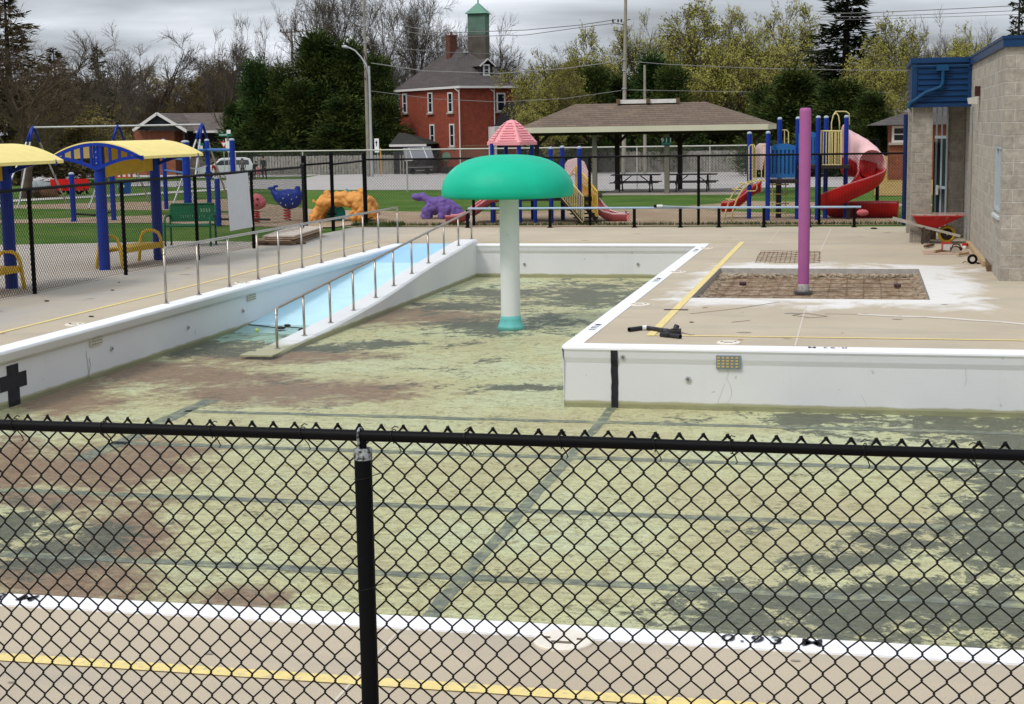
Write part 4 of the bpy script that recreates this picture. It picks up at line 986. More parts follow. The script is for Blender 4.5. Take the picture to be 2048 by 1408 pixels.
g = MB(); g.tube([a-Vector((.05,0,0)), a+Vector((.02,0,0))], .035, 8); build('grip', g, m_black, t2); g = MB(); g.tube([a+Vector((.02,0,0)), a+Vector((.16,0,0))], .032, 8); build('sleeve', g, M_('sleeve_white', (.7,.7,.7), .4), t2)
# white panel hung on the left fence
q = [AX(452, 350, LX+.05), AX(495, 345, LX+.05), AX(505, 454, LX+.05), AX(460, 462, LX+.05)]
g = MB(); g.prism(q, (.006, 0, 0)); o = tag(build('blank_panel', g, M_('panel_white', (.60,.61,.63), .6, var=.04)), 'tilted blank white panel fixed to the left chain link fence beside the green bench', 'panel')
# ================================================================== playground
m_bp = M_('play_blue', (.006, .030, .27), .4, var=.12, sc=3, dirt=((.03,.07,.34), 4, .62))
m_bl = M_('play_blue_light', (.02, .13, .36), .4, var=.1)
m_ye = M_('play_yellow', (.78, .50, .045), .45, var=.12, sc=5, dirt=((.66,.50,.20), 5, .6))
m_yp = M_('play_yellow_pale', (.66, .55, .24), .5, var=.1)
m_rd = M_('play_red', (.52, .012, .012), .42, var=.1, sc=2)
m_rp = M_('play_red_faded', (.58, .14, .15), .5, var=.12, sc=2)
m_pk = M_('play_pink', (.80, .33, .36), .5, var=.05, sc=2)
m_pp = M_('play_pink_pale', (.78, .58, .58), .5, var=.05)
m_dkm = M_('play_dark_deck', (.03, .02, .02), .6)
m_capw = M_('post_cap_pale', (.42,.47,.55), .5)
def post(t, p, h, r=.055, m=None, z0=0., cap=True):
    g = MB(); g.tube([(p.x, p.y, z0), (p.x, p.y, h)], r, 12); q = build('post', g, m or m_bp, t, smooth='auto')
    if cap:
        g = MB(); g.lathe([(r*1.05, h-.01), (r*1.05, h+.02), (r*.6, h+.045), (.001, h+.05)], 12, (p.x, p.y, 0)); build('post_cap', g, m_capw, q)
    return q
# --- curved shade shelters with yellow roofs on blue posts
m_roofy = M_('shelter_roof_yellow', (.90, .74, .26), .5, var=.06, sc=5, dirt=((.6,.45,.16), 2.2, .66))
m_roofo = M_('shelter_panel_ochre', (.55, .36, .03), .5, var=.1)
def shelter(pA, pB, label, zt_):
    """pA, pB: near and far post feet; the roof arches across the post line and runs along it"""
    c = (pA+pB)/2; t = thing('shade_shelter', label, 'shelter', c, 'yellow roofed shade shelters beside the pool')
    for p in (pA, pB): post(t, p, zt_, .10, cap=False)
    ax = (pB-pA).normalized(); sd = Vector((ax.y, -ax.x, 0)); La = (pB-pA).length/2; Wd = .93
    arc = [(u, zt_+.03-.27*(u/Wd)**2) for u in np.linspace(-Wd, Wd, 21)]
    g = MB(); vs = []
    for s in (-La-.12, La+.22):
        for u, z in arc: vs.append(c+ax*s+sd*u+Vector((0,0,z)))
    n = len(arc); top = vs; bot = [v-Vector((0,0,.05)) for v in vs]
    # right half carries the full roof sheet; left half as well
    g.add(top+bot, [(i, i+1, n+i+1, n+i) for i in range(n-1)]+[(2*n+i, 3*n+i, 3*n+i+1, 2*n+i+1) for i in range(n-1)]+[(i, 2*n+i, 2*n+i+1, i+1) for i in range(n-1)]+[(n+i, n+i+1, 3*n+i+1, 3*n+i) for i in range(n-1)]+[(0, n, 3*n, 2*n), (n-1, 3*n-1, 4*n-1, 2*n-1)][:2])
    build('roof', g, m_roofy, t)
    for s in (-La-.105, La+.0):
        b = c+ax*s
        g = MB()
        a1 = [b+sd*u+Vector((0,0,z-.055)) for u, z in arc]; a2 = [b+sd*u+Vector((0,0, zt_-.50-.0*abs(u)+(.10 if abs(u) > 1e9 else 0)+.16*(abs(u)/Wd)**.8-.0)) for u, z in arc]
        a2 = [b+sd*u+Vector((0,0, zt_-.46+.20*math.sin(min(1, abs(u)/Wd*1.15)*math.pi/2))) for u, z in arc]
        for k in range(n-1):
            for A in (a1, a2):
                if A is a2 and A[k].z > a1[k].z: continue
                g.beam(A[k], A[k+1], .04, .06)
        for k in (3, 5, 7, 9, 11, 13, 15, 17):
            if a1[k].z-a2[k].z > .05: g.beam(a1[k], a2[k], .03, .05)
        f = build('truss', g, m_bp, t)
        g = MB()
        for k in range(3, n-3):
            lo = max(a2[k].z, a2[k+1].z)+.02; hi = min(a1[k].z, a1[k+1].z)-.02
            if hi > lo: g.add([Vector((a1[k].x,a1[k].y,lo)), Vector((a1[k+1].x,a1[k+1].y,lo)), Vector((a1[k+1].x,a1[k+1].y,hi)), Vector((a1[k].x,a1[k].y,hi))], [(0,1,2,3)])
    g = MB(); e = Wd*.0
    # ochre panel between the two posts
    g = MB(); u0 = pA+ax*.10; u1 = pB-ax*.10
    g.prism([u0+Vector((0,0,zt_-.62)), u1+Vector((0,0,zt_-.55)), u1+Vector((0,0,zt_-.06)), u0+Vector((0,0,zt_-.06))], sd*.02)
    build('end_panel', g, m_roofo, t)
    g = MB()
    for z in (.06, .16, .26, .36, .44): g.ball(pA-ax*.10+sd*.0+Vector((0, 0, zt_-z)), .012, 6)
    build('bolt', g, m_capw, t)
    return t
s1a, s1b = G(210, 540), G(318, 520)
zt1 = HZ(s1a, 286)
shelter(s1a, s1b, 'arched yellow roof shelter on blue posts, the one seen whole over a yellow bench', zt1)
dlt = s1b-s1a
s0b = G(24, 577)
shelter(s0b-dlt*1.0, s0b, 'arched yellow roof shelter on blue posts cut off by the left edge of the photo', zt1)
# --- yellow loop benches
def loop_bench(p, rz, label, L=1.0, w=.42):
    t = thing('loop_bench', label, 'bench', p, 'yellow loop end benches under the shelters')
    M4 = Matrix.Translation(p)@Matrix.Rotation(rz, 4, 'Z')
    for s in (-L/2, L/2):
        g = MB(); pts = [(s, -w/2-.06, 0), (s, -w/2-.02, .30), (s, -w/2+.0, .46), (s, -w/2+.05, .56), (s, -w/2+.14, .60), (s, w/2-.14, .60), (s, w/2-.05, .56), (s, w/2, .46), (s, w/2+.02, .30), (s, w/2+.06, 0)]
        g.tube([M4@Vector(q) for q in pts], .032, 8); build('end_loop', g, m_ye, t, smooth=True)
    g = MB()
    for k in range(6):
        y = -w/2+.04+k*(w-.08)/5; g.beam(M4@Vector((-L/2, y, .36)), M4@Vector((L/2, y, .36)), .055, .03)
    g.beam(M4@Vector((-L/2, -w/2, .32)), M4@Vector((L/2, -w/2, .32)), .03, .09); g.beam(M4@Vector((-L/2, w/2, .32)), M4@Vector((L/2, w/2, .32)), .03, .09)
    build('seat', g, m_ye, t); return t
l1, l2 = (G(196, 538)+G(245, 538))/2, (G(280, 523)+G(327, 523))/2
loop_bench((l1+l2)/2, math.atan2((l2-l1).y, (l2-l1).x), 'yellow loop ended bench standing round the posts of the farther yellow shelter', (l2-l1).length)
q1 = (G(-4, 578)+G(44, 578))/2; loop_bench(q1-(l2-l1)/2, math.atan2((l2-l1).y, (l2-l1).x), 'yellow loop ended bench cut off by the left edge of the photo', (l2-l1).length)
# --- green park bench
m_gb = M_('bench_green', (.006, .115, .045), .4, var=.15, sc=6)
p = (G(330, 495)+G(425, 492))/2; rzb = math.atan2(G(425,492).y-G(333,496).y, G(425,492).x-G(333,496).x)
gbt = thing('park_bench', 'dark green perforated metal park bench on the pad behind the left fence', 'bench', p)
M4 = Matrix.Translation(p)@Matrix.Rotation(.18, 4, 'Z'); Lb = .95
g = MB(); g.box((-Lb/2, -.02, .44), (Lb/2, .42, .475), M4); g.tube([M4@Vector((-Lb/2, -.02, .45)), M4@Vector((Lb/2, -.02, .45))], .025, 8); build('seat', g, m_gb, gbt)
g = MB(); g.prism([M4@Vector(v) for v in ((-Lb/2,.42,.52), (Lb/2,.42,.52), (Lb/2,.50,.90), (-Lb/2,.50,.90))], (0,.012,0)); g.tube([M4@Vector((-Lb/2,.5,.90)), M4@Vector((Lb/2,.5,.90))], .022, 8); bk = build('backrest', g, m_gb, gbt)
g = MB()
for x in np.linspace(-.36, .36, 15):
    if abs(x) < .30: g.tube([M4@Vector((x, .432, .60)), M4@Vector((x, .445, .66))], .006, 5)
for x in (.18, .24, .30, .36): g.prism([M4@Vector(v) for v in ((x,.455,.72),(x+.03,.455,.72),(x+.03,.466,.80),(x,.466,.80))], (0,.001,0))
build('slot', g, M_('slot_pale', (.20,.33,.20), .6), bk)
for s in (-1, 1):
    g = MB(); x = s*(Lb/2+.02)
    g.tube([M4@Vector(v) for v in ((x,-.05,0), (x,-.04,.50), (x,0,.62), (x,.10,.66), (x,.40,.66), (x,.47,.60))], .024, 8); g.tube([M4@Vector((x,.45,0)), M4@Vector((x,.44,.55)), M4@Vector((x,.50,.88))], .024, 8)
    build('arm_frame', g, m_gb, gbt, smooth=True)
# --- swing set
SY = 49.
def sw(px, py, y=SY): return AY(px, py, y)
xl, xm, xr = sw(66, 255).x, sw(236, 252).x, sw(404, 251).x; zb = sw(236, 252).z
t = thing('swing_set', 'long swing set with galvanised top beam and blue collared tripod legs behind the left shelter', 'swing set', (xm, SY, 0))
g = MB(); g.tube([(xl, SY, zb), (xr, SY, zb)], .035, 10); build('top_beam', g, m_galv, t)
for x in (xl, xm, xr):
    for dx, dy in ((-.35, -1.9), (.35, -1.9), (-.0, 2.0)) if x != xm else ((-.25, -1.9), (0.05, 2.0)):
        a = Vector((x, SY, zb+.02)); b = Vector((x+dx, SY+dy, 0)); m = a+(b-a)*.18
        g = MB(); g.tube([m, b], .033, 8); L_ = build('leg', g, m_galv, t)
        g = MB(); g.tube([a, a+(m-a)*.3+Vector((0,0,.06)), m+(b-a)*.01], .045, 8); build('leg_collar', g, m_bp, L_, smooth=True)
rn = random.Random(2)
for i, x in enumerate([xl+.9, xl+1.55, xl+2.6-.3, xm-1.6+.35, xm+.8, xm+1.5, xm+2.3]):
    dx = .22; g = MB(); z0 = .62
    for s in (-dx, dx): g.tube([(x+s, SY, zb), (x+s*.95, SY+.03, z0+.05)], .008, 4)
    if i % 2 == 0:
        ch = build('swing_chain', g, m_dkm, t)
        g = MB(); g.box((x-dx, SY-.08, z0), (x+dx, SY+.1, z0+.03)); build('swing_seat', g, m_dkm, t)
# --- low bars and climber
def p40(px, py): return GT(px, py)
a, b = G(148, 443), G(228, 440)
t = thing('balance_bar', 'pair of short blue posts joined by a low black bar on the sand', 'play equipment', a)
for q, top in ((a, 348), (b, 345)): post(t, q, HZ(q, top), .075)
g = MB(); g.tube([a+Vector((0,0,.22)), (a+b)/2+Vector((0,0,.16)), b+Vector((0,0,.24))], .03, 8); build('bar', g, m_dkm, t)
t = thing('climbing_frame', 'blue post climbing frame with pale blue overhead beams behind the left shelter', 'climbing frame', G(400, 432))
cps = [(333, 418, 281, .07), (377, 432, 284, .115), (420, 428, 281, .07), (470, 436, 280, .075)]
P_ = []
for px, py, top, r in cps:
    q = G(px, py); q.x = q.x; h = HZ(q, top); 
    q = G(px, py); post(t, q, h, r); P_.append((q, h))
for (a, ha), (b, hb) in zip(P_[:-1], P_[1:]):
    g = MB(); g.tube([Vector((a.x, a.y, ha-.28)), Vector((b.x, b.y, hb-.28))], .045, 8); build('beam', g, m_bl, t)
g = MB(); a, ha = P_[0]; b, hb = P_[1]
for z in (ha-.55, ha-.95): g.tube([Vector((a.x, a.y, z)), Vector((b.x, b.y, z))], .03, 8)
build('rung', g, m_bl, t)
g = MB(); a, ha = P_[1]; b, hb = P_[2]; g.tube([Vector((a.x, a.y, ha-.75)), (Vector((a.x, a.y, ha-.82))+Vector((b.x, b.y, hb-.82)))/2, Vector((b.x, b.y, hb-.75))], .02, 6); build('chain', g, m_capw, t)
q = G(438, 452); t = thing('bollard_post', 'short blue post with a low black bar beside the blank white panel', 'play equipment', q); post(t, q, HZ(q, 357), .07)
g = MB(); g.tube([q+Vector((0,0,.18)), q+Vector((1.4,.1,.16))], .03, 8); build('bar', g, m_dkm, t)
# --- spring rockers and animals: one fused skin per body
def fused(name, parts, mat, parent=None, vox=.03, sm=3, lump=0.):
    g = MB()
    for k in parts:
        if k[0] == 'b': g.ball(k[1], k[2], 12, k[3] if len(k) > 3 else (1,1,1))
        else: g.tube(k[1], k[2], 10)
    o = build(name, g, mat, None); me0 = o.data
    r = o.modifiers.new('r', 'REMESH'); r.mode = 'VOXEL'; r.voxel_size = vox
    s = o.modifiers.new('s', 'SMOOTH'); s.iterations = sm; s.factor = .6
    me = evalmesh(o); loc = o.location.copy(); bpy.data.objects.remove(o)
    if lump:
        for v in me.vertices:
            q_ = v.co*4.5; v.co += v.normal*(lump*(abs(noise.noise(q_))*1.6-.4)+lump*.35*noise.noise(q_*3))
    me.materials.clear(); me.materials.append(mat); me.polygons.foreach_set('use_smooth', [True]*len(me.polygons))
    ob = link(name, me, parent); ob.location = loc-off_of(parent) if parent else loc
    return ob
def X(p, dx, dz, dy=0.): return (p.x+dx, p.y+dy, dz)
def spring(t, p, h, r=.09, m=None):
    g = MB(); g.tube([(p.x+r*math.cos(a), p.y+r*math.sin(a), .03+h*a/(2*math.pi*4.5)) for a in np.linspace(0, 2*math.pi*4.5, 60)], .02, 6); build('spring', g, m or m_rd, t)
p = G(575, 442)
t = thing('spring_rocker', 'blue whale shaped spring rocker with pale dots on a red and white coil', 'spring rocker', p)
z0 = .30; k = 1/ppm(p)
spring(t, p, .33); g = MB(); g.tube([(p.x, p.y, 0), (p.x, p.y, .32)], .045, 8); build('spring_core', g, M_('coil_white', (.6,.58,.55), .5), t)
fused('body', [('b', X(p, .08, .60), .30, (1.25,.7,.95)), ('b', X(p, .02, .62), .31, (1.1,.75,.8)), ('b', X(p, -.18, .66), .22, (1,.6,.8)), ('b', X(p, .27, .70), .20, (1,.7,.9)), ('t', [X(p,-.25,.68), X(p,-.38,.80), X(p,-.40,.88)], [.13,.09,.06]), ('b', X(p,-.44,.90), .10, (1.1,.8,.45)), ('b', X(p,-.30,.95), .08, (1,.8,.5)), ('b', X(p,.33,.90), .09, (1,.5,.7))], m_bp, t, .022)
g = MB()
for dx, dz in ((-.10,.50),(.05,.44),(.22,.60),(.14,.72),(.35,.66),(-.02,.62),(.24,.48)): g.ball(X(p, dx, dz, -.225+.35*max(0,abs(dx-.08)-.1)), .022, 8)
build('dot', g, m_capw, t)
p = G(513, 447); t = thing('spring_rocker', 'faded red ladybird shaped spring rocker half hidden by the blank white panel', 'spring rocker', p); spring(t, p, .30)
fused('body', [('b', X(p, .02, .58), .25, (1,.75,.9)), ('b', X(p,-.15,.56), .17), ('b', X(p,.15,.55), .15)], m_rp, t, .022)
g = MB()
for dx, dz in ((.0,.62),(.10,.50),(-.08,.47),(.12,.66)): g.ball(X(p, dx, dz, -.17), .035, 8)
build('dot', g, M_('rocker_dots', (.18,.01,.01), .5), t)
# orange dinosaur tunnel
p = G(680, 443); m_or = M_('climber_orange', (.66, .30, .075), .6, var=.12, sc=8, bmp=.6, bsc=22)
def U(px, py, dy=0.): q = AY(px, py, p.y+dy); return (q.x, q.y, q.z)
t = thing('dinosaur_climber', 'orange textured dinosaur shaped climbing tunnel with a teal disc inside its arch', 'climber', p)
parts = [('t', [U(x, y) for x, y in ((632,438),(635,425),(642,412),(652,402),(668,398),(690,399),(710,402),(722,410),(728,425),(730,438))], [.16,.15,.17,.17,.17,.19,.22,.24,.22,.20]),
         ('t', [U(724,400), U(722,385), U(720,376)], [.20,.13,.05]), ('t', [U(712,402), U(718,388)], [.2,.12]),
         ('t', [U(736,402), U(742,395)], [.14,.05]), ('t', [U(738,405), U(748,402)], [.10,.05]), ('t', [U(736,414), U(744,420), U(750,432), U(756,441)], [.14,.12,.10,.05]),
         ('b', U(628,438,-.1), .13), ('b', U(624,432,-.1), .08), ('b', U(627,402), .06), ('b', U(645,396), .09), ('b', U(655,387), .09), ('b', U(675,386), .08), ('b', U(689,388), .07), ('t', [U(700,430), U(728,432)], [.14,.2])]
for k_ in range(1, 4): parts += [('t', [(q[0], q[1]+.22*k_, q[2]) for q in parts[0][1]], parts[0][2])]
fused('body', parts, m_or, t, .03, 2, .075)
g = MB(); q = Vector(U(672, 428, .35)); g.tube([q, q+Vector((0,.05,0))], 19/ppm(q), 24); build('disc', g, M_('climber_teal', (.02,.30,.28), .5), t)
g = MB(); g.tube([U(698,388,.4), U(693,378,.4)], [.04,.03], 8); build('fin', g, MT['climber_teal'], t)
# purple dinosaur
p = G(870, 437); m_pu = M_('climber_purple', (.17, .105, .36), .6, var=.15, sc=8, bmp=.6, bsc=25)
t = thing('dinosaur_climber', 'purple long necked dinosaur climber lying on the sand, left of the mushroom fountain column', 'climber', p)
fused('body', [('t', [U(832,395), U(845,393), U(860,402), U(872,410)], [.11,.11,.14,.20]), ('b', U(831,394), .13, (1.1,.8,.8)), ('t', [U(866,412), U(890,410), U(908,422), U(925,432), U(945,437)], [.24,.27,.21,.12,.04]), ('t', [U(862,412,-.1), U(853,424,-.15), U(851,434,-.15)], [.15,.15,.14]), ('t', [U(890,415,-.12), U(888,428,-.15), U(889,435,-.15)], [.19,.17,.15]), ('t', [U(862,412,.3), U(857,434,.3)], .11), ('t', [U(890,415,.3), U(893,434,.3)], .13), ('b', U(853,436,-.2), .09, (1.3,1,.6)), ('b', U(884,437,-.2), .09, (1.3,1,.6))], m_pu, t, .025, 2, .05)
# --- slides
def trough(path, w, h, name, mat, parent, n=9, rim=None, th=.02, full=False):
    """half-pipe swept along a path; returns the object (outer and inner skins)"""
    path = [Vector(q) for q in path]; N = len(path); g = MB(); rims = [[], []]
    rows = []
    for i, q in enumerate(path):
        d = (path[min(i+1, N-1)]-path[max(i-1, 0)]); d.z = 0; d.normalize(); s = Vector((d.y, -d.x, 0))
        inner = []; outer = []
        for k in range(n):
            a = -math.pi/2+math.pi*k/(n-1) if not full else -math.pi+2*math.pi*k/(n-1)
            x, z = w*math.sin(a), -h*math.cos(a)
            inner.append(q+s*x*(1-th/w)+Vector((0,0,z*(1-th/h)))); outer.append(q+s*x+Vector((0,0,z-th)))
        rows.append(inner+outer[::-1]); rims[0].append(inner[0]); rims[1].append(inner[-1])
    m = 2*n; vs = [v for r_ in rows for v in r_]
    g.add(vs, [(i*m+k, i*m+(k+1)%m, (i+1)*m+(k+1)%m, (i+1)*m+k) for i in range(N-1) for k in range(m)]+[tuple(range(m)), tuple((N-1)*m+k for k in range(m))[::-1]])
    o = build(name, g, mat, parent, smooth='auto')
    if rim:
        g = MB(); g.tube(rims[0], .022, 6); g.tube(rims[1], .022, 6); build('slide_rim', g, rim, o, smooth=True)
    return o
def railing(t, a, b, h0, h1, m, nb, r=.014, rr=.022, name='railing', sl=True):
    a = Vector(a); b = Vector(b); g = MB(); z = Vector((0,0,1))
    g.tube([a+z*h1, b+z*h1], rr, 6); g.tube([a+z*h0, b+z*h0], rr, 6)
    for i in range(nb+1): q = a+(b-a)*i/nb; g.tube([q+z*h0, q+z*h1], r if 0 < i < nb else rr, 5)
    return build(name, g, m, t)
# pink roofed play structure
t = thing('play_structure', 'play structure with scaly pink roof, pink slides and yellow railed stairs behind the fountain', 'play structure', G(1060, 446))
ra = [G(986, 445), G(1071, 446), G(1040, 440)]
yb = 39.2
def V(px, py, y=yb): return AY(px, py, y)
cR = V(1024, 290, 39.9); w2 = (V(1075, 290, 39.9).x-V(975, 290, 39.9).x)/2
for px, dy in ((984,-.45),(1012,.5),(1038,-.45),(1064,.45)):
    q = V(px, 300, 39.9+dy); q.z = 0; post(t, q, cR.z+.05, .055, cap=False)
zr = cR.z; zh = V(1023, 239, 39.9).z-zr
g = MB(); rings = [(1.0, 0), (1.0, .12), (.95, .16), (.78, .37), (.59, .59), (.38, .80), (.18, .95), (.001, 1.0)]
nn = 6; a0 = math.radians(0)
vs = []
for r_, z in rings:
    for k in range(nn): a = a0+2*math.pi*k/nn; vs.append((cR.x+w2*r_*math.cos(a), cR.y+w2*r_*math.sin(a), zr+zh*z))
g.add(vs, [(i*nn+k, i*nn+(k+1)%nn, (i+1)*nn+(k+1)%nn, (i+1)*nn+k) for i in range(len(rings)-1) for k in range(nn)]+[tuple(range(nn))[::-1]])
rf = build('roof', g, m_pk, t)
g = MB()                                  # scales standing proud of the roof faces
for k in range(nn):
    a1 = a0+2*math.pi*k/nn; a2 = a0+2*math.pi*(k+1)/nn
    for row in range(8):
        f = .16+row*.095; rr_ = np.interp(f, [z for r, z in rings], [r for r, z in rings]); f2 = f+.085; r2 = np.interp(f2, [z for r, z in rings], [r for r, z in rings])
        A = Vector((cR.x+w2*rr_*math.cos(a1), cR.y+w2*rr_*math.sin(a1), zr+zh*f)); B = Vector((cR.x+w2*rr_*math.cos(a2), cR.y+w2*rr_*math.sin(a2), zr+zh*f)); C_ = Vector((cR.x+w2*r2*math.cos(a1), cR.y+w2*r2*math.sin(a1), zr+zh*f2)); D = Vector((cR.x+w2*r2*math.cos(a2), cR.y+w2*r2*math.sin(a2), zr+zh*f2))
        m = max(2, int(9*rr_)); nrm = (B-A).cross(C_-A).normalized()*.016
        for j in range(m):
            u0 = .12+.76*(j+(.5 if row % 2 else 0))/m; u1 = u0+.72/m
            if u1 > .90: continue
            p1 = A.lerp(B, u0); p2 = A.lerp(B, u1); p3 = C_.lerp(D, u1); p4 = C_.lerp(D, u0)
            g.add([p1+nrm*1.6, p2+nrm*1.6, p3+nrm*.2, p4+nrm*.2, p1, p2], [(0,1,2,3), (0,4,5,1)])
build('roof_scale', g, m_pk, rf)
zd = V(1024, 394).z
g = MB(); g.box((V(980,394).x, yb-.1, zd-.10), (V(1185,394).x, yb+1.5, zd)); build('deck', g, m_dkm, t)
for px, top in ((1103, 297), (1126, 295), (1160, 296)):
    q = V(px, 448, 38.9 if px != 1126 else 40.2); q.z = 0; post(t, q, HZ(q, top), .058)
for px in (985, 1040, 1071):
    q = V(px, 446, 39.0); q.z = 0; post(t, q, zd, .05, cap=False, m=m_bp)
a, b = V(1137, 394, 38.95), V(1137, 394, 38.95)
# pale pink hood and right slide
pf = [V(1130, 395, 40.0), V(1130, 358, 40.0)]
g = MB(); hw0 = [V(x, y, 40.2) for x, y in ((1128,368),(1128,330),(1136,320),(1152,316),(1168,324),(1176,345),(1176,368),(1160,368),(1158,352),(1146,348),(1140,352),(1138,368))]
g.prism(hw0, (0,.12,0)); build('slide_hood', g, m_pp, t, bev=.02)
P = [V(x, y, yy) for x, y, yy in ((1150,366,40.2),(1168,378,40.1),(1184,394,40.0),(1200,412,39.9),(1214,422,39.85),(1232,427,39.8),(1256,427,39.8))]
trough(P, .28, .22, 'slide', m_rp, t, rim=m_pp)
g = MB()
for px in (1222, 1252): q = V(px, 430, 39.8); g.tube([(q.x, q.y, 0), (q.x, q.y, .25)], .02, 6)
build('slide_leg', g, m_dkm, t)
# left double slide
P = [V(x, y, yy) for x, y, yy in ((1010,384,39.3),(990,388,39.2),(970,398,39.1),(950,412,39.0),(930,426,38.9),(912,431,38.85),(896,431,38.85))]
trough(P, .30, .20, 'slide', m_rp, t, rim=m_pk)
P = [Vector((q.x+.1, q.y+.62, q.z+.10)) for q in P]; trough(P[:-2], .28, .20, 'slide', m_rp, t, rim=m_pk)
# stairs
A0 = V(1143, 392, 38.95); B0 = V(1167, 448, 38.3); B0.z = 0; A1 = V(1160, 365, 39.6); B1 = V(1196, 448, 38.9); B1.z = 0
A0 = V(1121, 392, 39.0); A0.z = zd; 
railing(t, A0, B0, .04, .70, m_yp, 13); A1 = V(1152, 394, 39.7); A1.z = zd; B1 = V(1195, 449, 38.9); B1.z = 0.02; railing(t, A1, B1, .04, .78, m_ye, 14)
g = MB()
for i in range(7):
    f = (i+.5)/7; q = (A0.lerp(B0, f)+A1.lerp(B1, f))/2; g.cbox(q, (.62,.20,.03), .55)
for a_, b_ in ((A0, B0), (A1, B1)): g.beam(a_, b_+Vector((0,0,.03)), .03, .12)
build('stairs', g, m_dkm, t)
g = MB(); g.tube([V(1143,352,39.6), V(1143,344,39.6), V(1149,338,39.6), V(1156,344,39.6), V(1156,372,39.6)], .02, 6); build('grab_rail', g, m_ye, t)
for a_, b_ in (((1107,305),(1114,287)), ((1145,312),(1157,294)), ((1185,344),(1195,324)), ((1203,303),(1208,293))): pass
# yellow ladder bars left under the deck
g = MB()
for px in (990, 1003): g.tube([V(px, 395, 39.6), V(px+2, 446, 39.6)], .018, 5)
for py in (402, 414, 426): g.tube([V(990, py, 39.6), V(1004, py, 39.6)], .016, 5)
build('ladder', g, m_yp, t)
# --- right play structure
t = thing('play_structure', 'tall blue and yellow play structure with a red spiral tube slide behind the purple pole', 'play structure', G(1600, 440))
Yb = 40.4
def V(px, py, y=Yb): return AY(px, py, y)
for px, py, top in ((1498,437,267),(1535,441,266),(1558,435,238),(1594,438,237),(1634,440,235),(1650,437,235),(1690,437,234)):
    q = G(px, py); post(t, q, HZ(q, top), .058)
def plat(x0, x1, py, y0=39.9, y1=41.0, z=None):
    z = z if z is not None else V(x0, py, y0).z; a = V(x0, py, y0).x; b = V(x1, py, y0).x
    g = MB(); g.box((a, y0, z-.09), (b, y1, z)); build('deck', g, m_dkm, t); return z
z1 = plat(1536, 1594, 360); z2 = plat(1594, 1700, 331)
def slat_panel(x0, x1, py0, py1, y, m, arch=.06, name='panel'):
    a, b = V(x0, py1, y), V(x1, py1, y); zt_ = V((x0+x1)/2, py0, y).z; n = 14; top = [(a.x+(b.x-a.x)*i/n, y, zt_-arch+arch*math.sin(math.pi*i/n)) for i in range(n+1)]
    g = MB(); w = (b.x-a.x)
    h0 = a.z; hz = zt_-arch-.10
    g.box((a.x, y, h0), (b.x, y+.03, h0+.10))
    g.prism([(a.x, y, hz)]+top[0:1]+top+[(b.x, y, hz)], (0,.035,0)) if False else g.prism([(a.x, y, hz)]+top+[(b.x, y, hz)], (0,.035,0))
    for i in range(7): x = a.x+w*(i+.0)/6.; g.box((x-.028 if i else x, y+.001, h0+.10), (x+.028 if i < 6 else x, y+.032, hz))
    o = build(name, g, m, t)
    g = MB(); g.box((a.x, y+.036, h0), (b.x, y+.05, hz+.02)); build('panel_back', g, M_('panel_blue_deep', (.012,.07,.22), .5), o)
slat_panel(1541, 1590, 287, 356, 39.98, m_bl); slat_panel(1596, 1632, 262, 328, 40.2, m_bl)
g = MB(); pp_ = [V(x, y, 40.9) for x, y in ((1512,340),(1512,292),(1518,287),(1532,287),(1542,293),(1556,290),(1556,300),(1545,306),(1530,310),(1525,340))]; g.prism(pp_, (0,.08,0)); build('hood_panel', g, m_pp, t, bev=.01)
g = MB()
for px, py, h, w in ((1505,362,72,7),(1530,362,72,7),(1562,300,40,7)):
    q = [V(px-w, py, 40.0), V(px-w, py-h+4, 40.0), V(px-w+3, py-h, 40.0), V(px+w-4, py-h, 40.0), V(px+w, py-h+8, 40.0), V(px+w, py, 40.0)]
    if px == 1562: q = [V(1561, 287, 41), V(1561, 260, 41), V(1573, 260, 41), V(1577, 264, 41), V(1577, 287, 41)]
    g.tube(q, .016, 6); mid = [V(px, py, 40.0), V(px, py-h, 40.0)] if px != 1562 else [V(1569, 287, 41), V(1569, 260, 41)]; g.tube(mid, .013, 6)
    if px != 1562: g.tube([V(px+3, py, 40.0), V(px+3, py-h, 40.0)], .011, 5)
build('grab_rail', g, m_yp, t)
a, b = V(1634, 330, 40.0), V(1682, 330, 40.0); hh = V(1634, 262, 40.0).z-a.z; railing(t, a, b, 0, hh, m_yp, 8, .014, .02)
a, b = V(1634, 330, 41.1), V(1680, 330, 41.1); railing(t, a, b, 0, hh, m_yp, 12, .012, .018)
g = MB(); g.tube([V(1663,330,40.5), V(1663,245,40.5), V(1667,230,40.5), V(1673,226,40.5), V(1677,232,40.5), V(1679,245,40.5), V(1679,262,40.5)], .018, 6)
g.tube([V(1668,228,40.7), V(1672,223,40.8), V(1692,223,40.9), V(1698,227,40.9), V(1699,250,40.9)], .018, 6); build('hoop', g, m_yp, t, smooth=True)
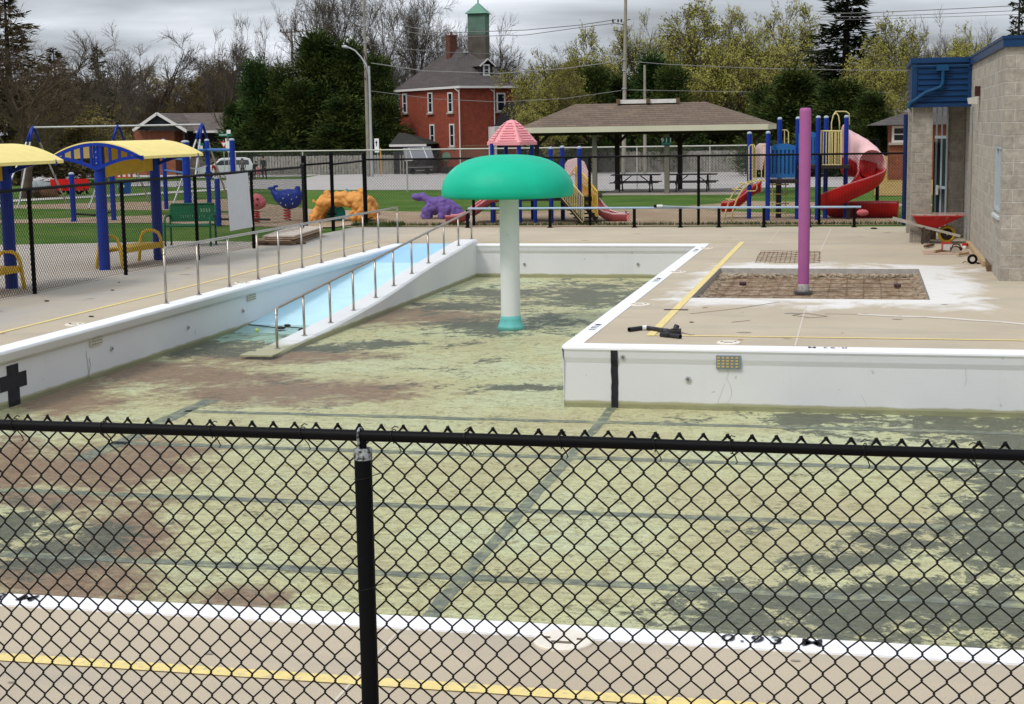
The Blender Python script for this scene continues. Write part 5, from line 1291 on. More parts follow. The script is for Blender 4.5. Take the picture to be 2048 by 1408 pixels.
# arch climber and left slide
for dx, y in ((0, 39.55), (0, 40.1)):
    g = MB(); s_ = -14 if y > 39.8 else 0
    g.tube([V(x+s_*(1 if i < 4 else .6), py, y) for i, (x, py) in enumerate(((1462,446),(1466,420),(1474,398),(1486,378),(1500,366),(1515,361),(1532,361)))] , .022, 6); build('arch_rail', g, m_yp, t, smooth=True)
g = MB()
for a_, b_ in (((1452,398),(1470,400)), ((1464,378),(1486,380)), ((1478,366),(1502,368))): g.tube([V(*a_, 40.1), V(*b_, 39.55)], .016, 5)
g.tube([V(1492,382,39.6), V(1510,382,39.6), V(1514,378,39.6), V(1514,364,39.6)], .015, 6); build('rung', g, m_yp, t)
P = [V(x, y, yy) for x, y, yy in ((1522,364,40.9),(1508,370,40.9),(1492,382,40.85),(1476,396,40.8),(1462,404,40.8),(1444,404,40.8))]; trough(P, .28, .24, 'slide', m_rd, t, rim=m_rp)
# ladder below the lower deck
g = MB()
for px in (1545, 1571): g.tube([V(px, 366, 40.7), V(px, 430, 40.7)], .015, 5)
for py in (369, 388, 407, 426): g.tube([V(1540, py, 40.7), V(1578, py, 40.7)], .016, 5)
build('ladder', g, m_yp, t)
q = V(1555, 430, 40.9); g = MB(); g.tube([(q.x, q.y, 0), (q.x, q.y, z1)], .05, 8); build('post', g, m_dkm, t)
# spiral slide
cs = V(1703, 400, 40.75); Rs = .56; zs = V(1700, 322, 40.75).z
path = []; zk = V(1700, 436, 40.75).z; ka = [115, 60, 0, -45, -90, -135, -180, -225, -262]; kz = [1.52, 1.42, 1.24, 1.10, .92, .70, .50, .40, .37]
for i in range(54):
    f = i/53; a_ = 115-377*f; z = float(np.interp(-a_, [-v for v in ka], kz)); a = math.radians(a_)
    path.append(Vector((cs.x+.50*math.cos(a), cs.y+.46*math.sin(a), z)))
e = path[-1]; d = (path[-1]-path[-2]); d.z = 0; d.normalize()
ex = V(1796, 404, 41.1); ex.z = .36
for f in (.25, .5, .75, 1.0): path.append(Vector((e.x+(ex.x-e.x)*f, e.y+(ex.y-e.y)*f, e.z+(ex.z+.02-e.z)*min(1, f*1.4)+0)))
sl = trough(path, .35, .42, 'spiral_slide', m_rd, t, n=11, rim=m_rp)
hood = path[2:17]; trough([q+Vector((0,0,.02)) for q in path[0:12]], .30, .34, 'spiral_wall', m_rd, t, n=9)
# pale tube hood over the top of the spiral
g = MB(); N = 12; na = 13; vs = []
for i in range(N):
    q = path[int(i*1.5)]; d = path[int(i*1.5)+1]-q; d.z = 0; d.normalize(); s = Vector((d.y, -d.x, 0)); R2 = .34+(.03 if i in (0, N-1) else 0)
    for k in range(na):
        a = math.pi*(-.10+1.20*k/(na-1)); sa = math.sin(a); vs.append(q+s*(-R2*math.cos(a))+Vector((0, 0, .02+R2*((2.3-1.1*i/N)*sa**.8 if sa > 0 else 1.2*sa))))
g.add(vs, [(i*na+k, i*na+k+1, (i+1)*na+k+1, (i+1)*na+k) for i in range(N-1) for k in range(na-1)])
o = build('tube_hood', g, M_('slide_hood_pale', (.80,.50,.50), .45, var=.05), t, smooth=True); o.modifiers.new('s', 'SOLIDIFY').thickness = .025
g = MB()
for px in (1760, 1788): q = V(px, 405, 41.15); g.tube([(q.x, q.y, 0), (q.x, q.y, .30)], .025, 6)
q = V(1697, 430, 40.3); g.tube([(q.x, q.y, 0), (q.x, q.y, .35)], .06, 8); build('slide_leg', g, m_dkm, t)
g = MB(); q = V(1725, 418, 39.6); g.ball((q.x, q.y, .20), .14, 10, (1.1, .7, .6)); build('step_pod', g, m_rp, t, smooth=True)
g = MB(); q = V(1756, 300, 41.6); g.tube([(q.x, q.y, 0), (q.x, q.y, HZ(q, 282))], .045, 8); g.tube([(q.x-.28, q.y, HZ(q, 280)), (q.x+.02, q.y, HZ(q, 280))], .02, 6)
tag(build('parking_meter_post', g, m_black), 'dark post with a pale crossbar top just right of the spiral slide', 'post')
# picnic shelter ------------------------------------------------------
py_ = GT(1200, 390); PY = 62.5
def V(px, py, y=PY): return AY(px, py, y)
t = thing('picnic_shelter', 'open picnic shelter with brown hipped shingle roof and pale fascia behind the fence', 'shelter', GT(1290, 388))
fr, bk = 61.0, 66.5
e0, e1 = V(1038, 253, fr), V(1536, 250, fr); ze = V(1290, 251.5, fr).z; rzz = V(1280, 206, (fr+bk)/2).z; r0, r1 = V(1150, 208, (fr+bk)/2), V(1412, 203, (fr+bk)/2)
g = MB(); A = [Vector((e0.x, fr, ze)), Vector((e1.x, fr, ze)), Vector((e1.x, bk, ze)), Vector((e0.x, bk, ze)), Vector((r0.x, (fr+bk)/2, rzz)), Vector((r1.x, (fr+bk)/2, rzz))]
g.add(A, [(0,1,5,4), (1,2,5), (2,3,4,5), (3,0,4), (0,3,2,1)]); build('roof', g, shingle_material('shingle_brown', (.21,.15,.105), (.15,.108,.078), .28), t)
g = MB(); fh = .22
for a_, b_ in ((A[0], A[1]), (A[1], A[2]), (A[2], A[3]), (A[3], A[0])): g.beam(a_-Vector((0,0,fh/2)), b_-Vector((0,0,fh/2)), .05, fh)
build('fascia', g, M_('fascia_cream', (.62,.58,.45), .7, var=.06, sc=1), t)
g = MB(); a, b = V(1236, 203, (fr+bk)/2), V(1356, 199, (fr+bk)/2); g.box((a.x, a.y-.25, rzz-.02), (b.x, a.y+.25, rzz+.14)); rv_ = build('ridge_vent', g, M_('vent_white', (.7,.68,.66), .6), t)
g = MB()
for px in (1236, 1296, 1356): q = V(px, 200, (fr+bk)/2-.3); g.box((q.x-.07, q.y-.04, rzz-.02), (q.x+.07, q.y+.04, rzz+.18))
build('vent_block', g, m_woodd, rv_)
m_pp_ = M_('post_dark_stain', (.035,.025,.02), .8); m_gp = M_('post_grey', (.20,.18,.15), .85)
for px, yy, m, w in ((1075, fr+.7, m_pp_, .16), (1500, fr+.7, m_gp, .20), (1235, bk-.7, m_pp_, .19), (1360, bk-.7, m_pp_, .19), (1190, fr+.7, m_gp, .18), (1334, fr+.7, m_gp, .19)):
    q = V(px, 380, yy); z0 = tz(yy); g = MB(); g.box((q.x-w/2, yy-w/2, z0), (q.x+w/2, yy+w/2, ze-fh)); po = build('post', g, m, t)
    g = MB()
    for s in (-1, 1): g.beam((q.x, yy, ze-.75), (q.x+s*.6, yy, ze-.2), .10, .12)
    build('knee_brace', g, m_pp_, po)
g = MB(); g.box((e0.x+.3, fr+.5, ze-fh-.12), (e1.x-.3, fr+.65, ze-fh)); g.box((e0.x+.3, bk-.65, ze-fh-.12), (e1.x-.3, bk-.5, ze-fh))
for x in np.linspace(e0.x+.4, e1.x-.4, 16): g.box((x-.04, fr+.2, ze-fh+.03), (x+.04, bk-.2, ze-fh+.16))
build('beam', g, m_pp_, t)
g = MB(); g.box((V(1195,390,fr).x, fr+.1, tz(fr)-.2), (V(1510,390,fr).x, bk-.2, tz(fr)+.02)); build('slab', g, m_pad, t)
# 911 address sign
q = V(1333, 285, fr+.55); t2 = thing('address_sign', 'dark green sign with the number 911 fixed to a shelter post', 'sign', q); g = MB(); g.box((q.x-.20, q.y-.01, q.z-.11), (q.x+.20, q.y+.01, q.z+.20)); build('plate', g, M_('sign_green', (.012,.10,.085), .5), t2)
m_sw = M_('sign_white', (.75,.76,.74), .5, var=.02)
figures('911', (q.x, q.y-.018, q.z+.08), 0, .26, 1.0, t2, m_sw, 'number', rx=math.pi/2)
g = MB()
for k in range(7): g.box((q.x-.17+k*.05, q.y-.016, q.z-.07), (q.x-.145+k*.05, q.y-.012, q.z-.03))
build('small_print', g, M_('sign_teal', (.10,.42,.38), .5), t2)
# picnic tables
def picnic(c, rz, label):
    t = thing('picnic_table', label, 'picnic table', c, 'dark picnic tables under the shelter'); M4 = Matrix.Translation(c)@Matrix.Rotation(rz, 4, 'Z')
    g = MB(); g.box((-1.0, -.38, .72), (1.0, .38, .76), M4); build('tabletop', g, m_dkm, t)
    for s in (-1, 1): g = MB(); g.box((-1.0, s*.72-.13, .42), (1.0, s*.72+.13, .46), M4); build('bench_seat', g, m_dkm, t)
    for x in (-.62, .62):
        g = MB()
        for s in (-1, 1): g.beam(M4@Vector((x, s*.18, .72)), M4@Vector((x, s*.62, 0)), .05, .07)
        g.beam(M4@Vector((x, -.80, .40)), M4@Vector((x, .80, .40)), .05, .08); g.beam(M4@Vector((x, 0, .38)), M4@Vector((x*.3, 0, .70)), .04, .04); build('leg_frame', g, m_dkm, t)
    return t
for px, py, lb in ((1272, 388, 'dark picnic table under the shelter, the left one'), (1385, 387, 'dark picnic table under the shelter, the right one below the 911 sign')):
    q = V(px, py, 63.6); q.z = tz(63.6)+.02; picnic(q, .03, lb)
# ================================================================== houses
def V(px, py, y): return AY(px, py, y)
m_brick = block_material('brick_red', ((.25,.037,.014), (.32,.052,.020)), .24, .08, (.24,.075,.045), msize=.010, rough_bump=.3, sz=.3)
m_brick2 = block_material('brick_orange', ((.22,.055,.02), (.29,.08,.03)), .24, .08, (.24,.12,.08), msize=.010, rough_bump=.3, sz=.3)
m_shg = shingle_material('shingle_grey_brown', (.105,.088,.082), (.075,.063,.06), .4)
m_shb = shingle_material('shingle_taupe', (.19,.155,.135), (.13,.11,.10), .4)
m_trim = M_('trim_white', (.62,.60,.58), .6, var=.05); m_glass = M_('window_dark', (.012,.014,.018), .12, spec=.7)
HY = 138.
cor = V(922, 330, HY); zg = tz(HY); ze = HZ(Vector((cor.x, HY, 0)), 172)
ang = R(47)
dl = Vector((-math.cos(ang), math.sin(ang), 0)); dr_ = Vector((math.cos(R(43)), math.sin(R(43)), 0))
def length_to(px, d):                    # how far to go from the corner along d to reach column px
    lo, hi = 0, 40
    for _ in range(40):
        m = (lo+hi)/2; x = PR(cor+d*m+Vector((0,0,3)))[0]
        if abs(x-922) < abs(px-922): lo = m
        else: hi = m
    return lo
Ll, Lr = length_to(801, dl), length_to(1036, dr_)
bh = thing('brick_house', 'two storey red brick house with dark hipped roof, tall white framed windows and a chimney', 'house', Vector((cor.x, HY, zg)))
c0 = Vector((cor.x, HY, zg)); c1 = c0+dl*Ll; c3 = c0+dr_*Lr; c2 = c1+dr_*Lr; up = Vector((0,0,ze-zg))
g = MB()
for a_, b_ in ((c1, c0), (c0, c3), (c3, c2), (c2, c1)): g.quad(a_, b_, b_+up, a_+up)
build('wall', g, m_brick, bh)
cen = (c0+c1+c2+c3)/4; ov = .45
E = [q+(q-cen).normalized()*ov*1.4+up for q in (c0, c3, c2, c1)]; apz = HZ(Vector((cen.x, cen.y, 0)), 90)
ap = Vector((cen.x, cen.y, apz)); g = MB(); g.add(E+[ap], [(0,1,4), (1,2,4), (2,3,4), (3,0,4), (3,2,1,0)]); rf = build('roof', g, m_shg, bh)
g = MB()
for i in range(4): g.beam(E[i]-Vector((0,0,.10)), E[(i+1)%4]-Vector((0,0,.10)), .12, .20)
build('gutter', g, m_trim, rf)
chp = V(903, 95, cen.y-.8); g = MB(); zc0 = HZ(Vector((chp.x, chp.y, 0)), 105); zc1 = HZ(Vector((chp.x, chp.y, 0)), 72); g.cbox((chp.x, chp.y, (zc0+zc1)/2-.3), (.75, .75, zc1-zc0+.6), ang); ck = build('chimney', g, M_('chimney_brick', (.11,.045,.03), .9, var=.25, sc=3), rf)
g = MB(); g.cbox((chp.x, chp.y, zc1+.05), (.85,.85,.12), ang); g.tube([(chp.x, chp.y, zc1), (chp.x, chp.y, zc1+.4)], .12, 8); build('chimney_pot', g, M_('pot_brown', (.16,.09,.07), .8), ck)
def on_roof(px, py, i):                   # point of a roof face under a photo point
    a_, b_ = E[i], E[(i+1)%4]; n = (b_-a_).cross(ap-a_).normalized(); return PL(px, py, a_, n), n
for px, py in ((886,101),(907,98),(931,106)):
    q, n = on_roof(px, py, 3 if px < 920 else 0); g = MB(); g.cbox(q+n*.1, (.35,.35,.22), ang); build('roof_vent', g, M_('vent_grey', (.42,.42,.42), .5), rf)
# dormer on the right face
q, n = on_roof(972, 148, 0); dd = Vector((dr_.x, dr_.y, 0)); inn = Vector((-dr_.y, dr_.x, 0)); zb_ = q.z; w_ = .62; ht = HZ(q, 118)-zb_
g = MB(); b_ = q+inn*.0-inn*.15
g.prism([b_-dd*w_+Vector((0,0,0)), b_+dd*w_, b_+dd*w_+Vector((0,0,ht*.62)), b_-dd*w_+Vector((0,0,ht*.62))], inn*3); dm = build('dormer', g, M_('dormer_dark', (.03,.028,.03), .8), rf)
g = MB(); tp = Vector((0,0,ht)); g.add([b_-dd*.85+Vector((0,0,ht*.52))-inn*.2, b_+tp-inn*.2, b_+dd*.85+Vector((0,0,ht*.52))-inn*.2, b_-dd*.85+Vector((0,0,ht*.52))+inn*3, b_+tp+inn*3, b_+dd*.85+Vector((0,0,ht*.52))+inn*3], [(0,1,4,3), (1,2,5,4), (0,3,5,2)]); build('dormer_roof', g, m_shg, dm)
g = MB(); e1_ = b_-inn*.24
for s in (-1, 1): g.beam(e1_+dd*.85*s+Vector((0,0,ht*.50)), e1_+tp, .06, .12)
build('bargeboard', g, m_trim, dm)
def window(parent, px, py0, py1, w, P0, n, sill=True, mull=True):
    a_ = PL(px, py0, P0, n); b_ = PL(px, py1, P0, n); n = n if n.y < 0 else -n
    d = Vector((-n.y, n.x, 0)).normalized(); W_ = w; c = (a_+b_)/2; h = a_.z-b_.z; rz0 = math.atan2(d.y, d.x)
    g = MB(); g.cbox(c+n*.03, (W_, .06, h), rz0); o = build('window', g, m_glass, parent)
    g = MB(); f = .13
    for s in (-1, 1): g.cbox(c+n*.07+d*s*(W_/2), (f, .10, h+f), rz0)
    for s in (-1, 1): g.cbox(c+n*.072+Vector((0,0,s*h/2)), (W_-f, .10, f), rz0)
    if mull: g.cbox(c+n*.066+Vector((0,0,.0)), (W_-f, .05, .06), rz0)
    build('frame', g, m_trim, o)
    if sill: g = MB(); g.cbox(c+n*.10-Vector((0,0,h/2+f*.9)), (W_+.45, .22, .13), rz0); build('sill', g, M_('sill_stone', (.34,.30,.26), .8), o)
nl = Vector((-math.sin(ang), -math.cos(ang), 0)); nr_ = Vector((math.sin(R(43)), -math.cos(R(43)), 0))
for px, a_, b_ in ((811,188,225),(862,186,225),(902,186,224),(866,250,292),(905.5,249,292)): window(bh, px, a_, b_, .80, c0, nl)
window(bh, 1001, 187, 222, .80, c0, nr_)
window(dm, 972, 130, 150, .55, q-inn*.18, nr_, sill=False)
g = MB()
for px, p1 in ((922, c0+(nl+nr_)*.12), (988, None)):
    q = p1 if p1 else PL(988, 240, c0, nr_)+nr_*.12
    g.tube([Vector((q.x, q.y, ze-.25)), Vector((q.x+.0, q.y, ze-.7)), Vector((q.x+.0, q.y, zg if px == 922 else HZ(q, 252)))], .055, 6)
    g.tube([Vector((q.x, q.y, ze-.55)), Vector((q.x, q.y, ze-.2))-dr_*.0+Vector((-.5,-.2,.1))], .055, 6)
build('downpipe', g, m_trim, bh)
q = PL(986, 262, c0, nr_)+nr_*.7; g = MB(); g.cbox((q.x, q.y, (q.z+zg)/2+.3), (1.1,1.2,q.z-zg+.2), R(43)); pr_ = build('porch', g, m_trim, bh); g = MB(); g.cbox((q.x+nr_.x*.62, q.y+nr_.y*.62, (q.z+zg)/2+.0), (.7,.08,(q.z-zg)*.8), R(43)); build('porch_door', g, m_glass, pr_)
q = PL(1012, 230, c0, nr_)+nr_*2; zw = HZ(q, 252); zw1 = HZ(q, 205); g = MB(); a_ = V(988, 252, q.y); b_ = V(1042, 250, q.y); tp_ = V(1030, 205, q.y+2)
g.prism([a_, b_, Vector((b_.x+2, b_.y, tp_.z)), Vector((tp_.x-.4, a_.y, tp_.z))], (0,4,0)); build('lean_to_roof', g, M_('lean_to_black', (.02,.02,.022), .8), bh)
q = V(986, 252, q.y-.1); g = MB(); g.beam(a_-Vector((0,.1,.1)), b_-Vector((0,.1,.1)), .1, .14); build('lean_to_gutter', g, m_trim, bh)
g = MB(); q0 = V(930, 290, 133); 
for k in range(16):
    x = V(925+k*4.3, 320, 133).x; g.box((x-.03, 133, tz(133)), (x+.03, 133.04, HZ(Vector((x,133,0)), 293)))
g.beam((V(925,293,133).x, 133, HZ(Vector((cor.x,133,0)), 292)), (V(992,293,133).x, 133, HZ(Vector((cor.x,133,0)), 292)), .1, .1)
tag(build('deck_railing', g, m_woodd), 'dark slatted timber railing at the foot of the red brick house', 'railing')
# green capped tower
TY = 165.; a_, b_ = V(939, 30, TY), V(974, 30, TY); tw = b_.x-a_.x; cx_ = (a_.x+b_.x)/2; tzv = HZ(Vector((cx_, TY, 0)), 28); tap = HZ(Vector((cx_, TY, 0)), 10); zmid = HZ(Vector((cx_, TY, 0)), 70)
t = thing('tower', 'square tower with a pointed pale green copper cap rising behind the brick house', 'tower', (cx_, TY, tz(TY)))
g = MB(); g.cbox((cx_, TY, (zmid+tz(TY))/2), (tw, tw, zmid-tz(TY))); build('shaft', g, M_('tower_brown', (.12,.10,.085), .9, var=.3, sc=1), t)
g = MB(); g.cbox((cx_, TY, (zmid+tzv)/2), (tw*.99, tw*.99, tzv-zmid)); build('upper_shaft', g, M_('tower_verdigris', (.12,.20,.155), .9, var=.25, sc=1, dirt=((.12,.12,.10), .6, .55)), t)
g = MB(); r_ = tw*.62; g.add([(cx_-r_,TY-r_,tzv),(cx_+r_,TY-r_,tzv),(cx_+r_,TY+r_,tzv),(cx_-r_,TY+r_,tzv),(cx_,TY,tap+.3)], [(0,1,4),(1,2,4),(2,3,4),(3,0,4),(3,2,1,0)]); g.tube([(cx_,TY,tap), (cx_,TY,tap+.7)], .08, 6); build('cap', g, M_('copper_green', (.15,.30,.22), .6, var=.12), t)
# low garage
t = thing('garage', 'low dark garage with grey roof and pale fascia between the cedars and the brick house', 'garage', V(830, 330, 139.))
a_, b_ = V(785, 289, 137.), V(853, 289, 137.); zf = a_.z; g = MB(); g.box((a_.x, 137.2, tz(137)), (b_.x-.2, 142, zf)); build('wall', g, M_('garage_dark', (.02,.02,.02), .8), t)
r1_, r2_ = V(770, 264, 140.), V(800, 266, 140.); g = MB(); g.add([Vector((a_.x-.3,137,zf)), Vector((b_.x,137,zf)), Vector((r2_.x+.5,140,r2_.z)), Vector((a_.x-.3,140,r2_.z)), Vector((b_.x,143,zf)), Vector((a_.x-.3,143,zf))], [(0,1,2,3), (3,2,4,5), (1,4,2)]); build('roof', g, M_('garage_roof', (.035,.035,.03), .95, var=.3, sc=2), t)
g = MB(); g.beam((a_.x-.3, 136.95, zf-.1), (b_.x, 136.95, zf-.1), .06, .2); build('fascia', g, m_trim, t)
# bungalow on the left
BYY = 150.; zg = tz(BYY)
t = thing('bungalow', 'bungalow with taupe shingle roof, white edged gable and orange brick wall beyond the road', 'house', (V(380, 300, BYY).x, BYY, zg))
gl, gp, gr_ = V(268, 260, BYY-3), V(316, 226, BYY-3), V(376, 262, BYY-3)
x0_, x1_ = gl.x+.5, gr_.x-.3; zE = gr_.z
g = MB(); g.box((V(286,290,BYY).x, BYY-2, zg), (V(366,290,BYY).x, BYY+6, V(300,262,BYY-2).z)); build('wall', g, m_brick2, t)
g = MB(); g.box((V(366,290,BYY).x+.01, BYY, zg), (V(478,290,BYY).x, BYY+6, zE)); build('stone_wall', g, M_('stone_tan', (.26,.22,.17), .9, var=.35, sc=2), t)
g = MB(); g.prism([gl+Vector((.4,.1,0)), gp+Vector((0,.1,-.2)), gr_+Vector((-.4,.1,0))], (0,.2,0)); build('gable', g, M_('gable_dark', (.018,.02,.022), .8), t)
g = MB(); rr1, rr2 = Vector((gp.x, BYY-3.2, gp.z)), Vector((gp.x, BYY+3, gp.z)); g.add([gl+Vector((0,-.2,0)), rr1, rr2, Vector((gl.x, BYY+3, gl.z))], [(0,3,2,1)]); g.add([rr1, gr_+Vector((0,-.2,0)), Vector((gr_.x, BYY+3, gr_.z)), rr2], [(0,3,2,1)])
re = V(468, 232, BYY+3); ee = V(486, 262, BYY-1.2); g.add([Vector((gp.x, BYY+3, gp.z)), Vector((gr_.x-.2, BYY-1.2, zE)), Vector((ee.x, BYY-1.2, zE)), Vector((re.x, BYY+3, gp.z)), Vector((ee.x, BYY+7, zE))], [(0,1,2,3), (3,2,4)]); build('roof', g, m_shb, t)
g = MB(); g.beam(gl+Vector((0,-.25,-.05)), gp+Vector((0,-.25,-.05)), .08, .28); g.beam(gp+Vector((0,-.25,-.05)), gr_+Vector((0,-.25,-.05)), .08, .28); g.beam((gr_.x-.2, BYY-1.25, zE-.1), (ee.x, BYY-1.25, zE-.1), .08, .22); build('trim', g, m_trim, t)
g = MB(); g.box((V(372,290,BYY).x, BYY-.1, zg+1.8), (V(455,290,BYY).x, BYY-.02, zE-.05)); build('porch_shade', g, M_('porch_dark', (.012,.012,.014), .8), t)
g = MB(); g.box((V(462,290,BYY).x, BYY-.12, zg+1.2), (V(474,290,BYY).x, BYY-.02, zE-.3)); wn_ = build('window', g, m_glass, t)
t = thing('white_house', 'white sided house with low pitched roof showing above the bungalow roof', 'house', V(370, 250, 185.))
a_, b_ = V(330, 235, 185.), V(408, 235, 185.); zl_, zr1 = V(332, 207, 185.).z, V(408, 220, 185.).z; g = MB(); g.prism([Vector((a_.x,185,tz(185))), Vector((b_.x,185,tz(185))), Vector((b_.x,185,zr1)), Vector((a_.x,185,zl_))], (0,7,0)); build('wall', g, M_('siding_white', (.52,.55,.58), .7), t)
g = MB(); g.prism([Vector((a_.x-.5,184.6,zl_+.05)), Vector((b_.x+.5,184.6,zr1)), Vector((b_.x+.5,184.6,zr1+.25)), Vector((a_.x-.5,184.6,zl_+.3))], (0,8,0)); build('roof', g, m_trim, t)
# right brick house behind the canopy
RY = 88.; zg = tz(RY); t = thing('brick_bungalow', 'brick bungalow with dark roof seen behind the blue canopy columns', 'house', (V(1850, 300, RY).x, RY, zg))
a_, b_ = V(1778, 310, RY), V(2060, 310, RY); ze_ = V(1800, 250, RY).z
g = MB(); g.box((a_.x, RY, zg), (b_.x, RY+8, ze_)); build('wall', g, m_brick2, t)
g = MB(); rz1 = V(1800, 205, RY+4).z; g.add([(a_.x-1.2,RY-.6,ze_),(b_.x+1,RY-.6,ze_),(b_.x-2,RY+4,rz1),(a_.x+2.6,RY+4,rz1),(a_.x-1.2,RY+8.6,ze_),(b_.x+1,RY+8.6,ze_)], [(0,1,2,3),(3,2,5,4),(0,3,4),(0,4,5,1)]); build('roof', g, m_shg, t)
window(t, 1800, 254, 283, .75, Vector((0,RY,0)), Vector((0,-1,0)))
g = MB(); g.box((V(1755,340,84).x, 84, tz(84)), (V(1775,340,84).x, 84.3, V(1765,312,84).z)); tag(build('garden_post', g, M_('post_ochre', (.45,.33,.10), .8)), 'ochre timber pillar standing right of the spiral slide in front of the brick bungalow', 'post')
clip_sheet([GT(1740, 345), GT(2100, 345), GT(2100, 333), GT(1740, 333)], .012, 'pavement', M_('pale_concrete', (.72,.70,.68), .8))
clip_sheet([GT(1748, 392), GT(2100, 392), GT(2100, 350), GT(1748, 350)], .014, 'earth', M_('ochre_earth', (.30,.20,.06), .95, var=.25, sc=2, obj=False))
# small gable house
GY = 150.; t = thing('gabled_house', 'small grey house with white edged gable half hidden by trees right of the shelter roof', 'house', V(1462, 250, GY))
a_, p_, b_ = V(1440, 214, GY), V(1463, 184, GY), V(1492, 218, GY); g = MB(); g.prism([Vector((a_.x,GY,tz(GY))), Vector((b_.x,GY,tz(GY))), b_, p_, a_], (0,6,0)); build('wall', g, M_('house_grey', (.12,.13,.12), .8), t)
g = MB(); g.beam(a_-Vector((0,.1,0)), p_-Vector((0,.1,0)), .08, .2); g.beam(p_-Vector((0,.1,0)), b_-Vector((0,.1,0)), .08, .2); build('trim', g, m_trim, t)
g = MB(); g.add([a_+Vector((-.3,-.2,.1)), p_+Vector((0,-.2,.15)), b_+Vector((.3,-.2,.1)), a_+Vector((-.3,6,.1)), p_+Vector((0,6,.15)), b_+Vector((.3,6,.1))], [(0,1,4,3), (1,2,5,4)]); build('roof', g, m_shg, t)
# ================================================================== poles and wires
m_pole = M_('utility_pole_wood', (.27, .25, .20), .9, var=.2, sc=2, obj=False); m_lamp = M_('lamp_pole_metal', (.45,.46,.47), .4, .4)
def upole(px, y, r, ztop, label, name='utility_pole', m=None, lean=0.):
    q = V(px, 330, y); t = thing(name, label, 'utility pole' if name == 'utility_pole' else 'street lamp', (q.x, y, tz(y)))
    g = MB(); g.tube([(q.x, y, tz(y)), (q.x+lean, y, ztop)], [r, r*.62], 12); build('pole', g, m or m_pole, t, smooth='auto'); return t, Vector((q.x, y, 0))
tA, qa = upole(1247, 118., .17, 14.5, 'tall weathered utility pole with small insulator bracket rising behind the picnic shelter roof', lean=.28)
za = HZ(qa, 38); g = MB(); 
for z in (za-.25, za-.8): g.tube([(qa.x+.2, 118, z-.2), (qa.x-.75, 118, z)], .03, 5)
for dx in (-.75, -.35, -.1): g.lathe([(.03,0),(.07,.08),(.07,.16),(.04,.26)], 8, (qa.x+dx, 118, za-.25))
g.tube([(qa.x+.2,118,za-.1), (qa.x+.6,118,za-.05)], .03, 5); g.tube([(qa.x-.2,118,HZ(qa,109)), (qa.x-.6,118,HZ(qa,108))], .04, 5); g.tube([(qa.x-.15,118,HZ(qa,180)), (qa.x+.45,118,HZ(qa,181))], .05, 5)
build('insulator', g, m_dkm, tA)
g = MB(); 
for py in (120, 142, 178): z = HZ(qa, py); g.tube([(qa.x+.10,118,z), (qa.x+.10,118,z+.09)], .19, 12)
build('band', g, m_galv, tA)
tB, qb = upole(737, 122., .16, 14.5, 'tall weathered utility pole standing in front of the cedars beside the street lamp')
g = MB()
for py in (52, 86, 128): z = HZ(qb, py); g.tube([(qb.x,122,z), (qb.x,122,z+.12)], .17, 10)
build('band', g, m_galv, tB)
g = MB(); zp = HZ(qb, 128); g.tube([(qb.x-.1,121.8,zp+1), (qb.x+.3,121.7,zp-.1), (qb.x-.2,121.6,zp-.8), (qb.x+.1,121.7,zp-1.3)], .035, 5); build('cable_loop', g, m_dkm, tB)
tC, qc = upole(592, 170., .22, HZ(V(592, 300, 170.), 57), 'distant utility pole with a crossarm rising above the left cedars')
z = HZ(V(592, 300, 170.), 65); g = MB(); g.beam((V(565,65,170.).x, 170, z), (V(622,62,170.).x, 170, z+.15), .12, .16); build('crossarm', g, m_pole, tC)
for dx in (-1.3, -.5, .6, 1.4): g = MB(); g.lathe([(.04,0),(.09,.1),(.09,.22),(.04,.3)], 8, (qc.x+dx, 170, z+.08)); build('insulator', g, m_dkm, tC)
tD, qd = upole(1290, 126., .15, HZ(V(1290, 300, 126.), 130), 'slender grey bare pole seen through the picnic shelter, right of the taller pole')
# street lamp
q = V(744, 330, 120.); t = thing('street_lamp', 'galvanised street lamp with a curved arm reaching left, beside the tall wooden pole', 'street lamp', (q.x, 120, tz(120)))
g = MB(); q1 = V(738, 132, 120.); g.tube([(q.x, 120, tz(120)), (q.x-.02,120,tz(120)+1.9), (q1.x, 120, q1.z)], [.15,.12,.085], 12); build('pole', g, m_lamp, t, smooth='auto')
g = MB(); g.tube([V(x, y, 120.) for x, y in ((737,150),(733,131),(722,114),(710,101),(700,96),(692,94))], [.07,.07,.06,.055,.05,.05], 8); build('arm', g, m_lamp, t, smooth=True)
g = MB(); a_ = V(698, 95, 120.); b_ = V(684, 93, 120.); g.tube([a_, (a_+b_)/2+Vector((0,0,.03)), b_], [.06,.13,.08], 8); g.tube([b_+Vector((.15,0,.1)), b_+Vector((.15,0,.3))], .05, 6); build('lamp_head', g, m_lamp, t, smooth=True)
# wires
m_wr = M_('cable_grey', (.20,.20,.19), .6)
def cable(pts, y0, y1, r, label, sag=.0):
    n = len(pts)-1; P = [V(x, y, y0+(y1-y0)*i/n) for i, (x, y) in enumerate(pts)]; Q = []
    for i in range(n):
        for k in range(6): Q.append(P[i].lerp(P[i+1], k/6))
    Q.append(P[-1]); g = MB(); g.tube(Q, r, 4); tag(build('overhead_cable', g, m_wr), label, 'cable', None)
cable([(742,126),(850,142),(1000,147),(1130,137),(1250,121)], 122, 118, .035, 'service cable sagging between the two tall utility poles across the brick house roof')
cable([(742,182),(870,198),(1000,204),(1130,197),(1250,180),(1300,180)], 122, 118, .02, 'thin low cable crossing the upper windows of the brick house')
cable([(1232,39),(1160,50),(1052,60),(880,66),(790,48)], 118, 160, .035, 'top power line running left from the insulator bracket over the green capped tower')
cable([(1232,46),(1160,55),(1052,70),(900,74),(780,60)], 118, 160, .03, 'second power line running left just below the top line over the tower')
